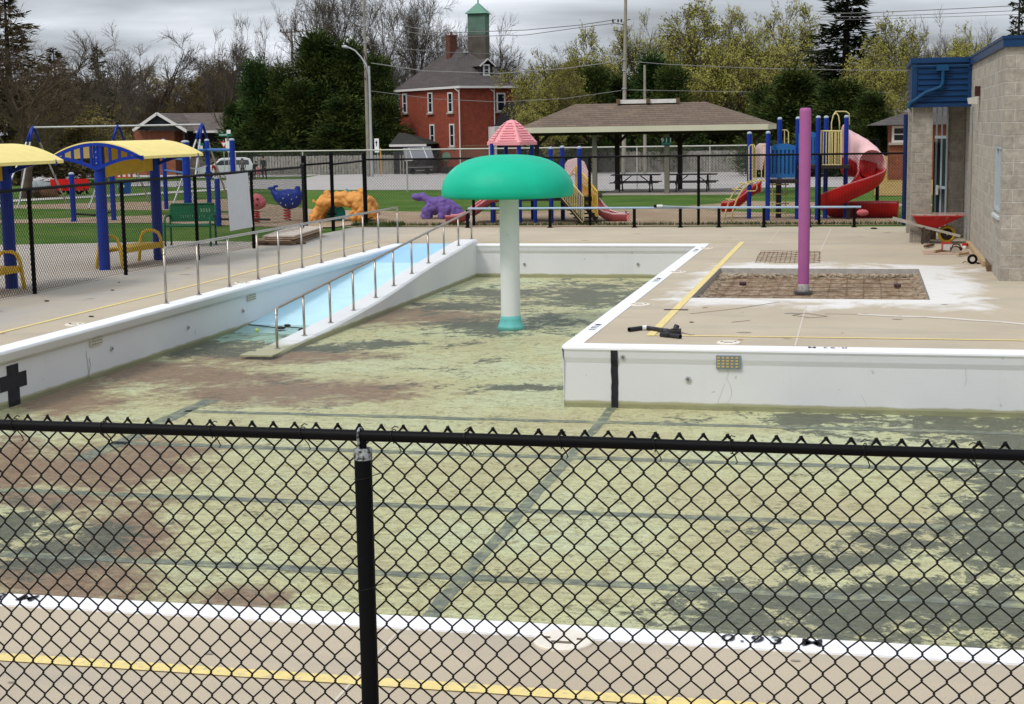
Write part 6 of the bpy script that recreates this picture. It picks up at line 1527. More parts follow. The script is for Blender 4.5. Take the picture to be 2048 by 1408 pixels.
cable([(1000,108),(900,105),(780,96),(745,90)], 150, 122, .03, 'short power line passing behind the brick house chimney')
cable([(1262,123),(1340,129),(1520,137),(1700,140),(1830,141)], 118, 118, .025, 'service cable running right from the tall pole in front of the big dark spruce')
cable([(1262,180),(1500,184),(1780,185)], 118, 118, .018, 'thin lowest cable running right above the small gabled house')
cable([(1640,28),(1750,25),(1900,18),(2060,10)], 130, 130, .03, 'topmost power line in the sky right of the big dark spruce')
cable([(1640,34),(1750,33),(1900,27),(2060,20)], 132, 132, .025, 'second power line in the sky right of the big dark spruce')
cable([(1640,40),(1760,38),(2060,28)], 134, 134, .02, 'lowest of the three power lines in the sky right of the big dark spruce')
# ================================================================== traffic signs
def signpost(px, py, y, top, label, r=.03):
    q = V(px, py, y); t = thing('road_sign', label, 'road sign', (q.x, y, tz(y))); g = MB(); g.tube([(q.x, y, tz(y)), (q.x, y, HZ(q, top))], r, 8); build('post', g, m_lamp, t); return t, q
m_sg = M_('street_sign_green', (.01,.17,.11), .5)
t, q = signpost(458, 330, 112., 262, 'street name sign post with small green blades and white plates beside the bungalow')
g = MB(); a_ = V(450, 270, 111.9); g.box((a_.x-.50, 111.85, a_.z-.10), (a_.x+.55, 111.9, a_.z+.12)); nb = build('name_plate', g, m_sg, t)
g = MB()
for k in range(6): g.box((a_.x-.42+k*.11, 111.83, a_.z-.03), (a_.x-.36+k*.11, 111.845, a_.z+.05))
build('lettering', g, m_sw, nb)
g = MB(); a_ = V(457, 286, 111.8); g.box((a_.x-.25, 111.8, a_.z-.45), (a_.x+.27, 111.84, a_.z+.35)); a_ = V(457, 264, 111.8); g.box((a_.x-.16, 111.8, a_.z-.13), (a_.x+.16, 111.84, a_.z+.16)); w_ = build('plate', g, m_sw, t)
g = MB(); a_ = V(457, 279, 111.8); 
for dx in (-.14, -.04, .08): g.box((a_.x+dx, 111.78, a_.z-.12), (a_.x+dx+.05, 111.795, a_.z+.14))
build('symbol', g, m_blackp, w_)
t, q = signpost(449, 330, 113., 280, 'red edged triangular give way sign beside the street name post')
def tri(c, s, y, m, nm, par): 
    g = MB(); g.prism([(c.x-s, y, c.z+s*.75), (c.x+s, y, c.z+s*.75), (c.x, y, c.z-s*.95)], (0,-.02,0)); return build(nm, g, m, par)
c_ = V(448, 289, 112.9); pt = tri(c_, .33, 112.9, M_('sign_red', (.45,.02,.02), .5), 'plate', t); tri(c_, .19, 112.87, m_sw, 'plate_face', pt)
for px, top, y, lb in ((103, 288, 128., 'pale bell shaped lantern post on the grass beyond the road at the left'), (206, 276, 132., 'white cone topped marker post beyond the farther shelter'), (152, 282, 134., 'thin pale marker post between the two shelters')):
    t, q = signpost(px, 330, y, top, lb, .035); g = MB(); z = HZ(q, top); g.lathe([(.05,-.35),(.16,-.1),(.18,.05),(.10,.12)], 10, (q.x, y, z)); build('head', g, m_sw, t)
t, q = signpost(756, 335, 119., 292, 'narrow white sign with a dark arrow beside the tall wooden pole'); a_ = V(753, 291, 118.8); g = MB(); g.box((a_.x-.17, 118.8, a_.z-.55), (a_.x+.2, 118.84, a_.z+.55)); pt = build('plate', g, m_sw, t)
g = MB(); g.prism([(a_.x-.0, 118.79, a_.z+.42), (a_.x+.1, 118.79, a_.z+.2), (a_.x+.03, 118.79, a_.z+.2), (a_.x+.03, 118.79, a_.z-.05), (a_.x-.03, 118.79, a_.z-.05), (a_.x-.03, 118.79, a_.z+.2), (a_.x-.1, 118.79, a_.z+.2)], (0,-.01,0)); build('arrow', g, m_blackp, pt)
t, q = signpost(398, 330, 116., 283, 'small green and white plates on a pole behind the climbing frame'); a_ = V(400, 294, 115.8); g = MB(); g.box((a_.x-.18, 115.8, a_.z-.4), (a_.x+.22, 115.84, a_.z+.1)); build('plate', g, m_sw, t); g = MB(); g.box((a_.x-.2, 115.8, a_.z+.12), (a_.x+.3, 115.84, a_.z+.3)); build('name_plate', g, m_sg, t)
g = MB(); q = V(762, 335, 125.); g.tube([(q.x,125,tz(125)), (q.x,125,HZ(q,296))], .05, 6); tag(build('marker_stake', g, M_('stake_orange', (.6,.33,.04), .6)), 'thin yellow orange stake beside the narrow arrow sign', 'marker')
# ================================================================== vehicles and street objects
def car(q, rz, col, label, L=4.6, W_=1.85, H_=1.68):
    t = thing('parked_car', label, 'car', q); M4 = Matrix.Translation(q)@Matrix.Rotation(rz, 4, 'Z')
    prof = [(-L/2, .35), (-L/2+.02, .85), (-L/2+.25, 1.0), (-L/2+.15, 1.05), (-L/2+.35, H_-.12), (-L/2+.7, H_), (.25, H_-.02), (.55, H_-.12), (1.15, 1.08), (L/2-.35, .95), (L/2-.05, .78), (L/2, .35)]
    def sec(y, sc): return [(x*(1 if abs(x) > 1 else 1), y*(1-.14*max(0, (z-1.0)/.7))*sc, z) for x, z in prof]
    g = MB(); Ls = sec(-W_/2, 1), sec(-W_/2+.06, 1), sec(W_/2-.06, 1), sec(W_/2, 1); n = len(prof)
    A = [M4@Vector(v) for v in Ls[0]]; B = [M4@Vector(v) for v in Ls[3]]
    g.add(A+B, [tuple(range(n)), tuple(range(2*n-1, n-1, -1))]+[(i, n+i, n+(i+1)%n, (i+1)%n) for i in range(n)]); b = build('body', g, col, t, bev=.05)
    g = MB(); gy = W_/2*.955
    for s in (-1, 1):
        for pts in ([(-L/2+.45, 1.10), (-L/2+.52, 1.48), (-.45, 1.50), (-.45, 1.10)], [(-.38, 1.10), (-.38, 1.50), (.45, 1.48), (.95, 1.10)]):
            g.prism([M4@Vector((x, s*(W_/2*(1-.14*max(0,(z-1.0)/.7))+.004), z)) for x, z in pts], (M4.to_3x3()@Vector((0,s*.012,0))))
    g.prism([M4@Vector((1.13, -.74, 1.12)), M4@Vector((1.13, .74, 1.12)), M4@Vector((.60, .66, H_-.16)), M4@Vector((.60, -.66, H_-.16))], M4.to_3x3()@Vector((.02,0,.03)))
    build('window', g, m_glass, t)
    for x in (-L/2+.85, L/2-.85):
        for s in (-1, 1):
            g = MB(); g.tube([M4@Vector((x, s*(W_/2-.2), .34)), M4@Vector((x, s*(W_/2+.02), .34))], .34, 18); w = build('wheel', g, m_black, t)
            g = MB(); g.tube([M4@Vector((x, s*(W_/2+.02), .34)), M4@Vector((x, s*(W_/2+.03), .34))], .20, 12); build('rim', g, m_galv, w)
    for s in (-1, 1): g = MB(); g.cbox(M4@Vector((L/2-.06, s*.68, .74)), (.12,.32,.16), rz); build('headlight', g, M_('headlight_glass', (.6,.62,.62), .2), t)
    g = MB(); g.cbox(M4@Vector((L/2, 0, .58)), (.05,.9,.2), rz); build('grille', g, m_black, t)
    return t
q = GT(452, 338); q.y = 119; q = V(452, 338, 119.); q.z = tz(119)
car(q, R(206), M_('car_white', (.62,.63,.65), .3, spec=.6, var=.02), 'white sport utility car parked by the road behind the blue climbing frame')
q = GT(838, 349); q.z = tz(q.y); t = thing('trailer', 'dark trailer carrying a sloping grey panelled lid with white edging, parked before the brick house', 'trailer', q)
g = MB(); a_, b_ = V(812, 345, q.y), V(866, 345, q.y); g.box((a_.x, q.y, q.z+.25), (b_.x, q.y+1.6, q.z+.75)); build('chassis', g, m_dkm, t)
g = MB(); l0, l1_, u0, u1_ = V(810, 321, q.y), V(868, 318, q.y), V(806, 297, q.y+1.4), V(861, 294, q.y+1.4); g.prism([l0, l1_, u1_, u0], (0,.05,.05)); lid_ = build('lid', g, M_('lid_grey', (.16,.165,.185), .5), t)
g = MB()
for f in (.27, .78): g.beam(l0.lerp(l1_, f)+Vector((0,-.03,.03)), u0.lerp(u1_, f-.05)+Vector((0,-.03,.0)), .06, .10)
g.beam(l0+Vector((0,-.04,0)), l0.lerp(l1_, .27)+Vector((0,-.04,0)), .06, .10); g.beam(l0.lerp(l1_, .78)+Vector((0,-.04,0)), l1_+Vector((0,-.04,0)), .06, .10); build('white_edging', g, m_trim, lid_)
for dx in (.25, .8):
    c = a_.lerp(b_, dx); g = MB(); g.tube([(c.x, q.y-.05, q.z+.3), (c.x, q.y+.12, q.z+.3)], .28, 14); build('wheel', g, m_black, t)
g = MB(); g.beam((a_.x, q.y-.02, q.z+.62), (b_.x, q.y-.02, q.z+.66), .03, .04); g.beam((a_.x+.3, q.y-.02, q.z+.30), (b_.x-.1, q.y-.02, q.z+.40), .03, .04); build('rail', g, m_galv, t)
q = GT(893, 348); q.z = tz(q.y); t = thing('garden_stand', 'dark stand with a pale green octagonal disc in front of the brick house', 'garden stand', q); c = V(893, 313, q.y); r_ = 9/ppm(c)
g = MB(); g.tube([(c.x, q.y, q.z), (c.x, q.y+.02, c.z)], .06, 6); g.cbox((c.x, q.y+.3, q.z+.35), (1.0,.5,.6)); build('stand', g, m_dkm, t)
g = MB(); g.tube([(c.x, q.y-.06, c.z), (c.x, q.y-.02, c.z)], r_, 8); build('disc', g, M_('disc_green', (.10,.19,.13), .6), t)
g = MB(); q = GT(900, 343); 
for i in range(30): g.ball((q.x-.8+i*.09, q.y+.3*noise.noise(Vector((i*1.,0,0))), tz(q.y)+.12), .16+.08*noise.noise(Vector((i*.7,2,0))), 6)
tag(build('leaf_pile', g, M_('leaf_ochre', (.36,.19,.03), .95, var=.4, sc=6)), 'ochre leaf heap at the foot of the brick house', 'leaves', kind='stuff')
# red bench, rocks, blue bin
q = GT(139, 388); t = thing('picnic_bench', 'long red backed bench with black legs on the grass beside the road', 'bench', q); k_ = 1/ppm(q); a_, b_ = V(101, 372, q.y), V(177, 372, q.y)
g = MB(); g.box((a_.x, q.y, V(139,378,q.y).z), (b_.x, q.y+.06, V(139,358,q.y).z)); build('backrest', g, m_rd, t)
g = MB(); g.box((a_.x, q.y-.5, V(139,378,q.y).z-.06), (b_.x, q.y, V(139,378,q.y).z)); build('seat', g, m_rd, t)
for f in (.12, .38, .62, .88): c = a_.lerp(b_, f); g = MB(); g.beam((c.x-.12, q.y-.4, q.z), (c.x+.05, q.y, V(139,378,q.y).z), .1, .1); g.beam((c.x+.14, q.y+.1, q.z), (c.x+.05, q.y, V(139,378,q.y).z), .1, .1); build('leg', g, m_black, t)
def rock(px, py, r, m, label):
    q = GT(px, py); g = MB(); g.ball((0,0,0), r, 14, (1.5,1,.7)); vs = []
    for v in g.v: v = Vector(v); vs.append(v*(1+.35*noise.noise(v*1.8/r+Vector((px,0,0))))+q+Vector((0,0,r*.35)))
    g.v = [tuple(v) for v in vs]; tag(build('boulder', g, m, smooth=True), label, 'boulder')
rock(78, 386, .62, M_('rock_grey', (.22,.24,.25), .9, var=.25, sc=3), 'grey boulder on the grass just left of the red bench'); rock(92, 395, .42, M_('rock_brown', (.16,.085,.04), .9, var=.3, sc=3), 'brown boulder in front of the grey boulder by the red bench')
q = GT(250, 388); t = thing('waste_bin', 'round blue bin with an orange framed hood standing on the grass near the path', 'bin', q); r_ = 13/ppm(q)
g = MB(); g.lathe([(r_*.8, 0), (r_*.95, .1), (r_, HZ(q,362)-q.z), (r_*.9, HZ(q,360)-q.z)], 20, q); b_ = build('body', g, M_('bin_blue', (.01,.10,.30), .5), t, smooth='auto')
g = MB(); z_ = HZ(q, 372); 
for i in range(7): x_ = q.x-.18+i*.055; g.beam((x_, q.y-r_-.01, z_-.05), (x_+(.03 if i % 2 else -.02), q.y-r_-.01, z_+.06), .02, .02)
build('lettering', g, m_sw, b_)
g = MB(); zt0, zt1_ = HZ(q, 356), HZ(q, 341); g.box((q.x-r_*1.05, q.y-r_, zt0), (q.x+r_*1.05, q.y+r_, zt0+.05)); g.box((q.x-r_*1.0, q.y-r_*.9, zt1_-.05), (q.x+r_, q.y+r_*.9, zt1_))
for s in (-1, 1):
    for s2 in (-1, 1): g.box((q.x+s*r_*.85-.04, q.y+s2*r_*.8-.04, zt0), (q.x+s*r_*.85+.04, q.y+s2*r_*.8+.04, zt1_))
build('hood', g, M_('bin_orange', (.50,.09,.03), .5), t)
# ================================================================== people: one skinned body each
m_sk = M_('skin', (.42,.24,.17), .6, var=.05)
def person(q, h, label, top, legs, hair, rz=0., arm=0., bend=0., lean=.06):
    s = h/1.75; J = {}
    pts = dict(pel=(0,0,.95), chest=(0,-lean-bend*.3,1.30-bend*.1), neck=(0,-lean-.02-bend*.45,1.50-bend*.16), head=(0,-lean-.04-bend*.5,1.63-bend*.18), top=(0,-lean-.03-bend*.5,1.72-bend*.18),
        hl=(-.10,0,.90), kl=(-.12,-.06,.50), al=(-.12,.04,.09), tl=(-.13,-.12,.05), hr=(.10,0,.90), kr=(.11,.03,.50), ar=(.13,.12,.09), tr=(.13,-.03,.05),
        sl=(-.18,-lean-bend*.4,1.42-bend*.14), el=(-.25,-.02-bend*.4,1.14-bend*.1), wl=(-.22,-.12-arm-bend*.3,.92+arm*.6), fl=(-.21,-.17-arm-bend*.3,.86+arm*.7), sr=(.18,-lean-bend*.4,1.42-bend*.14), er=(.25,-.02-bend*.3,1.14-bend*.1), wr=(.21,-.10-arm*.5-bend*.3,.93), fr=(.20,-.14-arm*.5-bend*.3,.86))
    rad = dict(pel=.145, chest=.15, neck=.055, head=.095, top=.07, hl=.09, kl=.065, al=.045, tl=.035, hr=.09, kr=.065, ar=.045, tr=.035, sl=.065, el=.045, wl=.033, fl=.028, sr=.065, er=.045, wr=.033, fr=.028)
    ed = [('pel','chest'),('chest','neck'),('neck','head'),('head','top'),('pel','hl'),('hl','kl'),('kl','al'),('al','tl'),('pel','hr'),('hr','kr'),('kr','ar'),('ar','tr'),('chest','sl'),('sl','el'),('el','wl'),('wl','fl'),('chest','sr'),('sr','er'),('er','wr'),('wr','fr')]
    names = list(pts); me = bpy.data.meshes.new('b'); Mr = Matrix.Rotation(rz, 3, 'Z')
    me.from_pydata([tuple(Mr@(Vector(pts[n])*s)) for n in names], [(names.index(a), names.index(b)) for a, b in ed], [])
    o = bpy.data.objects.new('b', me); COL.objects.link(o); o.modifiers.new('s', 'SKIN')
    for n, v in zip(names, me.skin_vertices[0].data): v.radius = (rad[n]*s, rad[n]*s*(.8 if n in ('pel','chest') else 1)); v.use_root = n == 'pel'
    sb = o.modifiers.new('u', 'SUBSURF'); sb.levels = sb.render_levels = 2
    m2 = evalmesh(o); bpy.data.objects.remove(o); m2.materials.clear()
    for m in (top, legs, m_sk): m2.materials.append(m)
    for f in m2.polygons:
        z = f.center.z/s; c = f.center/s
        f.material_index = 1 if z < .93 and abs((Mr.inverted()@c).x) < .19 else (2 if z > 1.47-bend*.16 or (z < .93+arm*.5) else 0); f.use_smooth = True
    b = link('person', m2); b.location = q; tag(b, label, 'person')
    g = MB(); hc = q+Mr@(Vector(pts['head'])*s)+Mr@Vector((0,.025*s,.03*s)); g.ball(hc, .108*s, 12, (1,1,1.12)); b0 = build('hair', g, hair, b, smooth=True)
    g = MB(); fc = q+Mr@(Vector(pts['head'])*s)
    for dx in (-.035, .035): g.ball(fc+Mr@Vector((dx*s, -.088*s, .01*s)), .010*s, 6)
    build('eye', g, m_dkm, b)
    return b
mk = lambda n, c: M_(n, c, .8, var=.12)
dkc, hair = mk('cloth_dark', (.015,.015,.018)), mk('hair_dark', (.02,.015,.012))
YP = 112.
def feet(px, y=YP): q = V(px, 340, y); q.z = tz(y); return q
person(feet(485), 1.62, 'dark haired person in a grey top with pale waistband, walking by the board fence', mk('cloth_grey', (.10,.09,.095)), dkc, hair, .5)
person(feet(528), 1.78, 'person in black clothes, rightmost of the group by the board fence', dkc, dkc, hair, -.3)
person(feet(508, 111.), 1.50, 'person in dark clothes leaning over the child in pink by the board fence', dkc, dkc, hair, .9, bend=.6)
person(feet(517, 109.5), 1.0, 'small child in a bright pink coat among the adults in dark clothes', mk('cloth_pink', (.70,.10,.20)), mk('cloth_rose', (.25,.08,.09)), mk('hat_pink', (.7,.3,.35)), .2)
q = feet(432, 108.); person(q, 1.42, 'person in a red jacket and tan trousers bending forward in front of the white car', mk('cloth_red', (.22,.015,.015)), mk('cloth_tan', (.20,.14,.10)), hair, -.6, bend=.5)
# ================================================================== trees
def bark(name, c, green=0.): return M_(name, c, .95, var=.3, sc=2, obj=True)
m_b1, m_b2, m_b3 = bark('bark_grey', (.092,.074,.058)), bark('bark_brown', (.092,.066,.044)), bark('bark_dark', (.045,.035,.028))
m_b4 = bark('bark_pale', (.20,.175,.145))
def leafmat(name, c1, c2, sc=.35):
    m, nt, b, pos, ob = newmat(name)
    g = nt.nodes.new('ShaderNodeNewGeometry')
    c = ramp(nt, noi(nt, ob, sc, 3), [(.35, c1), (.65, c2)])
    c = mix(nt, .45, c, ramp(nt, g.outputs['Random Per Island'], [(0, (.35,.35,.35)), (1, (1,1,1))]), 'MULTIPLY')
    nt.links.new(c, b.inputs['Base Color']); b.inputs['Roughness'].default_value = .85; b.inputs['Specular IOR Level'].default_value = .1
    return m
m_spr = leafmat('spring_leaves', (.29,.29,.055), (.43,.41,.11))
m_spo = leafmat('olive_buds', (.24,.19,.06), (.31,.25,.08))
m_ced = leafmat('cedar_foliage', (.016,.042,.010), (.10,.125,.028), .5)
m_ced2 = leafmat('cedar_foliage_bright', (.028,.065,.018), (.08,.13,.035), .6)
m_spc = leafmat('spruce_foliage', (.012,.022,.010), (.040,.048,.018), .7)
m_brs = leafmat('spruce_foliage_brown', (.04,.035,.016), (.12,.085,.035), .5)
rT = random.Random(99)
def rvec(r): 
    while 1:
        v = Vector((r.uniform(-1,1), r.uniform(-1,1), r.uniform(-1,1)))
        if .05 < v.length < 1: return v.normalized()
def branch(mb, p, d, L, r0, r1, nseg, n, rn, wob, up):
    pts = [p.copy()]; q = p.copy(); d = d.normalized()
    for i in range(nseg):
        d = (d+rvec(rn)*wob+Vector((0,0,up))).normalized(); q = q+d*(L/nseg); pts.append(q.copy())
    mb.tube(pts, [r0+(r1-r0)*i/nseg for i in range(nseg+1)], n, cap=False)
    return pts
def along(pts, f):
    k = f*(len(pts)-1); i = min(int(k), len(pts)-2); return pts[i].lerp(pts[i+1], k-i), (pts[i+1]-pts[i]).normalized()
def side(d, ang, rn):
    a = d.orthogonal().normalized(); b = d.cross(a); t = rn.uniform(0, 2*math.pi); s = a*math.cos(t)+b*math.sin(t)
    return (d*math.cos(ang)+s*math.sin(ang)).normalized()
def leaf(mb, p, s, rn):
    a = rvec(rn); b = a.orthogonal().normalized(); w = s*rn.uniform(.25,.5); l = s*rn.uniform(.6,1.2)
    mb.add([p-b*w, p+a*l*.5, p+b*w, p-a*l*.5], [(0,1,2,3)])
def deciduous(seed, H, spread, form, leaves, n2=(8,6,6,5,4), th=.02, lsz=.12):
    """form: 'round' (spreading), 'upright' (vase / poplar)"""
    rn = random.Random(seed); tr = MB(); tw = MB(); lf = MB()
    ht = H*(.26 if form == 'round' else .30); r = H*th
    t0 = branch(tr, Vector((0,0,-.3)), Vector((rn.uniform(-.08,.08), rn.uniform(-.08,.08), 1)), ht, r*1.15, r*.8, 4, 9, rn, .05, .02)
    ends = []
    nl = n2[0]
    t1 = branch(tr, t0[-1], Vector((rn.uniform(-.15,.15), rn.uniform(-.15,.15), 1)), H*.62, r*.72, r*.06, 8, 7, rn, .14, .06)
    limbs = [(t1, H*.62, r*.7)]
    for i in range(nl):
        az = 2*math.pi*(i+rn.random()*.6)/nl; f = rn.uniform(0, .45)
        p, _ = along(t1, f) if i % 2 else along(t0, rn.uniform(.75, 1))
        inc = rn.uniform(.55, 1.0) if form == 'round' else rn.uniform(.18, .42)
        L = H*(rn.uniform(.42, .60) if form == 'round' else rn.uniform(.45, .66))*(1-.4*f); d = Vector((math.cos(az)*math.sin(inc), math.sin(az)*math.sin(inc), math.cos(inc)))
        limbs.append((branch(tr, p, d, L, r*rn.uniform(.35,.5), r*.06, 7, 6, rn, .20, .07), L, r*.42))
    for pts, L, rr in limbs:
        for i in range(n2[1]+3):
            f = rn.uniform(.22, 1); p, d = along(pts, f); L2 = L*rn.uniform(.28,.45)*(1.15-.5*f)
            b2 = branch(tw, p, side(d, rn.uniform(.4,.95), rn), L2, rr*.28*(1.2-f*.7), .012, 5, 4, rn, .22, .07)
            for j in range(n2[2]):
                f2 = rn.uniform(.2, 1); p, d2 = along(b2, f2); L3 = L2*rn.uniform(.35,.6)
                b3 = branch(tw, p, side(d2, rn.uniform(.4,.9), rn), L3, .020, .009, 3, 3, rn, .22, .07)
                for k in range(n2[3]):
                    p, d3 = along(b3, rn.uniform(.15, 1)); L4 = rn.uniform(.45, 1.0)*H/14
                    b4 = branch(tw, p, side(d3, rn.uniform(.3,.9), rn), L4, .0115, .006, 2, 3, rn, .2, .08)
                    for m in range(n2[4]):
                        p, d4 = along(b4, rn.uniform(.2, 1)); q = p+side(d4, rn.uniform(.3,.8), rn)*rn.uniform(.2,.5)*H/14
                        w = side(d4, 1.57, rn)*.0075; tw.add([p-w, p+w, q], [(0,1,2)])
                        if leaves and rn.random() < leaves:
                            for z in range(2): leaf(lf, p.lerp(q, rn.uniform(.3,1))+rvec(rn)*.08, lsz, rn)
    return tr, tw, lf
def conifer(seed, H, Rb, dens=1., droop=.35, tipup=.25, gap=.0, needle=.34, low=.06):
    rn = random.Random(seed); tr = MB(); lf = MB()
    tr.tube([(0,0,-.3), (rn.uniform(-.1,.1),0,H*.5), (0,0,H)], [H*.018, H*.011, .02], 7, cap=False)
    z = low*H
    while z < H*.985:
        f = z/H; L0 = Rb*(1-f)**.85*(.75+.25*math.sin(seed+z*1.7))+.15; nb = max(4, int((6+4*(1-f))*dens))
        for i in range(nb):
            if rn.random() < gap: continue
            az = rn.uniform(0, 2*math.pi); L = L0*rn.uniform(.7, 1.12); d = Vector((math.cos(az), math.sin(az), rn.uniform(-.1,.15)))
            pts = []; n = 5
            for k in range(n+1):
                u = k/n; pts.append(Vector((d.x*L*u, d.y*L*u, z+d.z*L*u-droop*L*u*u*(1-f*.6)+tipup*L*u**3)))
            tr.tube(pts, [.035*(1-f)+.012, .02, .015, .01, .008, .005], 3, cap=False)
            m = int((7+22*(L/3.5))*dens)
            for k in range(m):
                u = rn.uniform(.08, 1.02); p = pts[min(n-1, int(u*n))].lerp(pts[min(n, int(u*n)+1)], (u*n) % 1)
                sd = Vector((-d.y, d.x, 0))*rn.uniform(-1,1)*(.10+.28*L*(1-u)*.6)+Vector((0,0,rn.uniform(-.22,.10)))
                p = p+sd*rn.random(); a = (Vector((d.x, d.y, rn.uniform(-.5,.3)))+rvec(rn)*.7).normalized(); b = (rvec(rn)-a*0).cross(a).normalized(); w = needle*rn.uniform(.22,.42); l = needle*rn.uniform(.7,1.4)
                lf.add([p-b*w*.5, p-b*w*.3+a*l*.7, p+a*l, p+b*w*.6+a*l*.4], [(0,1,2,3)])
        z += H*.021*rn.uniform(.8,1.2)/max(.8, dens*.9)
    return tr, MB(), lf
def cedar(seed, H, Rb, n=15000, lsz=.26):
    rn = random.Random(seed); tr = MB(); tw = MB(); lf = MB()
    tr.tube([(0,0,-.3), (.1,0,H*.5), (0,0,H*.95)], [H*.02, H*.012, .02], 7, cap=False)
    cl = []
    for i in range(95):
        f = rn.random()**.8; z = H*(.05+.93*f); rr = Rb*(1-f)**.95*(.8+.2*math.sin(seed*3+f*9)); az = rn.uniform(0, 6.283); r_ = rr*rn.uniform(.45, 1); cl.append((Vector((r_*math.cos(az), r_*math.sin(az), z)), rn.uniform(.45, 1.05)*Rb/2.6))
        tw.tube([(0,0,z-H*.07), cl[-1][0]], [.05,.02], 3, cap=False)
    for i in range(n):
        c, s = cl[rn.randrange(len(cl))]; v = rvec(rn); p = c+Vector((v.x*s, v.y*s, v.z*s*1.25))*rn.uniform(.45, 1.0)
        a = (v+Vector((0,0,.7))+rvec(rn)*.7).normalized(); b = rvec(rn).cross(a).normalized(); w = lsz*rn.uniform(.2,.4); l = lsz*rn.uniform(.6,1.5)
        lf.add([p-b*w*.5, p-b*w*.3+a*l*.7, p+a*l, p+b*w*.6+a*l*.4], [(0,1,2,3)])
    return tr, tw, lf
def proto(name, parts, mats, H, Wd):
    """parts (trunk, twigs, leaves) -> mesh data shared by all the copies"""
    out = []; ext = []; hs = []
    for nm, mb, m in zip(('trunk', 'crown', 'leaves'), parts, mats):
        if not mb.f: out.append(None); continue
        me = bpy.data.meshes.new(name+'_'+nm); me.from_pydata(mb.v, [], mb.f); me.materials.append(m)
        if nm == 'trunk': me.polygons.foreach_set('use_smooth', [True]*len(me.polygons))
        me.update(); out.append(me)
        if nm != 'trunk' or name in ('bare', 'poplar'): ext += [abs(c) for v in mb.v[::7] for c in v[:2]]; hs.append(max(v[2] for v in mb.v))
    ext.sort(); return out, max(hs), 2*ext[int(len(ext)*.975)]
TP = {}
for i in range(3): TP['bare%d' % i] = proto('bare', deciduous(10+i, 14, 5, 'round', 0), (m_b1 if i else m_b2, m_b1 if i else m_b2, m_spr), 14, 12)
for i in range(2): TP['pop%d' % i] = proto('poplar', deciduous(20+i, 16, 3, 'upright', .10, (8,7,6,5,4), .015, .10), (m_b1, m_b1, m_spo), 16.5, 9)
for i in range(3): TP['spring%d' % i] = proto('spring', deciduous(30+i, 13, 5, 'round', .60, (10,7,6,5,4), .018, .155), (m_b3, m_b2, m_spr), 13, 12)
for i in range(2): TP['budding%d' % i] = proto('budding', deciduous(40+i, 12, 5, 'round', .6, (9,7,6,5,4), .018, .15), (m_b2, m_b1, m_spo), 12, 11)
for i in range(2): TP['cedar%d' % i] = proto('cedar', cedar(50+i, 9, 2.6), (m_b3, m_b3, m_ced), 9, 5.6)
TP['cedarb'] = proto('cedar', cedar(54, 9, 2.4, 15000), (m_b3, m_b3, m_ced2), 9, 5.2)
TP['spruce0'] = proto('spruce', conifer(60, 15, 3.4, 1.25), (m_b3, m_b3, m_spc), 15, 6.8)
TP['spruce1'] = proto('spruce', conifer(61, 15, 2.6, 1.0, .45, .3, .15), (m_b3, m_b3, m_spc), 15, 5.4)
TP['bspruce'] = proto('spruce', conifer(62, 15, 4.2, 1.15, .5, .35, .08), (m_b3, m_b3, m_brs), 15, 8.4)
def plant_tree(kind, px, ytop, Y, wpx, label, cat='tree', name=None, ybase=None, rz=None, grp='trees beyond the park'):
    (tr, tw, lf), H, Wd = TP[kind]; q = AY(px, 300, Y); zb = tz(Y); q.z = zb
    if ybase: zb = HZ(q, ybase); q.z = zb
    h = HZ(q, ytop)-zb; w = wpx/ppm(q); s = w/Wd
    nm = name or {'ba':'bare_tree','po':'poplar_tree','sp':'budding_tree','bu':'budding_tree','ce':'cedar_tree'}.get(kind[:2], 'spruce_tree')
    if 'spruce' in kind: nm = 'spruce_tree'
    t = thing(nm, label, cat, q, grp); t.scale = (s, s, h/H); t.rotation_euler.z = rz if rz is not None else rT.uniform(0, 6.28)
    pt = None
    for n_, me in (('trunk', tr), ('crown', tw if tw else lf)):
        o = link(n_, me, t); pt = o
    if tw and lf: link('leaves', lf, pt)
    return t
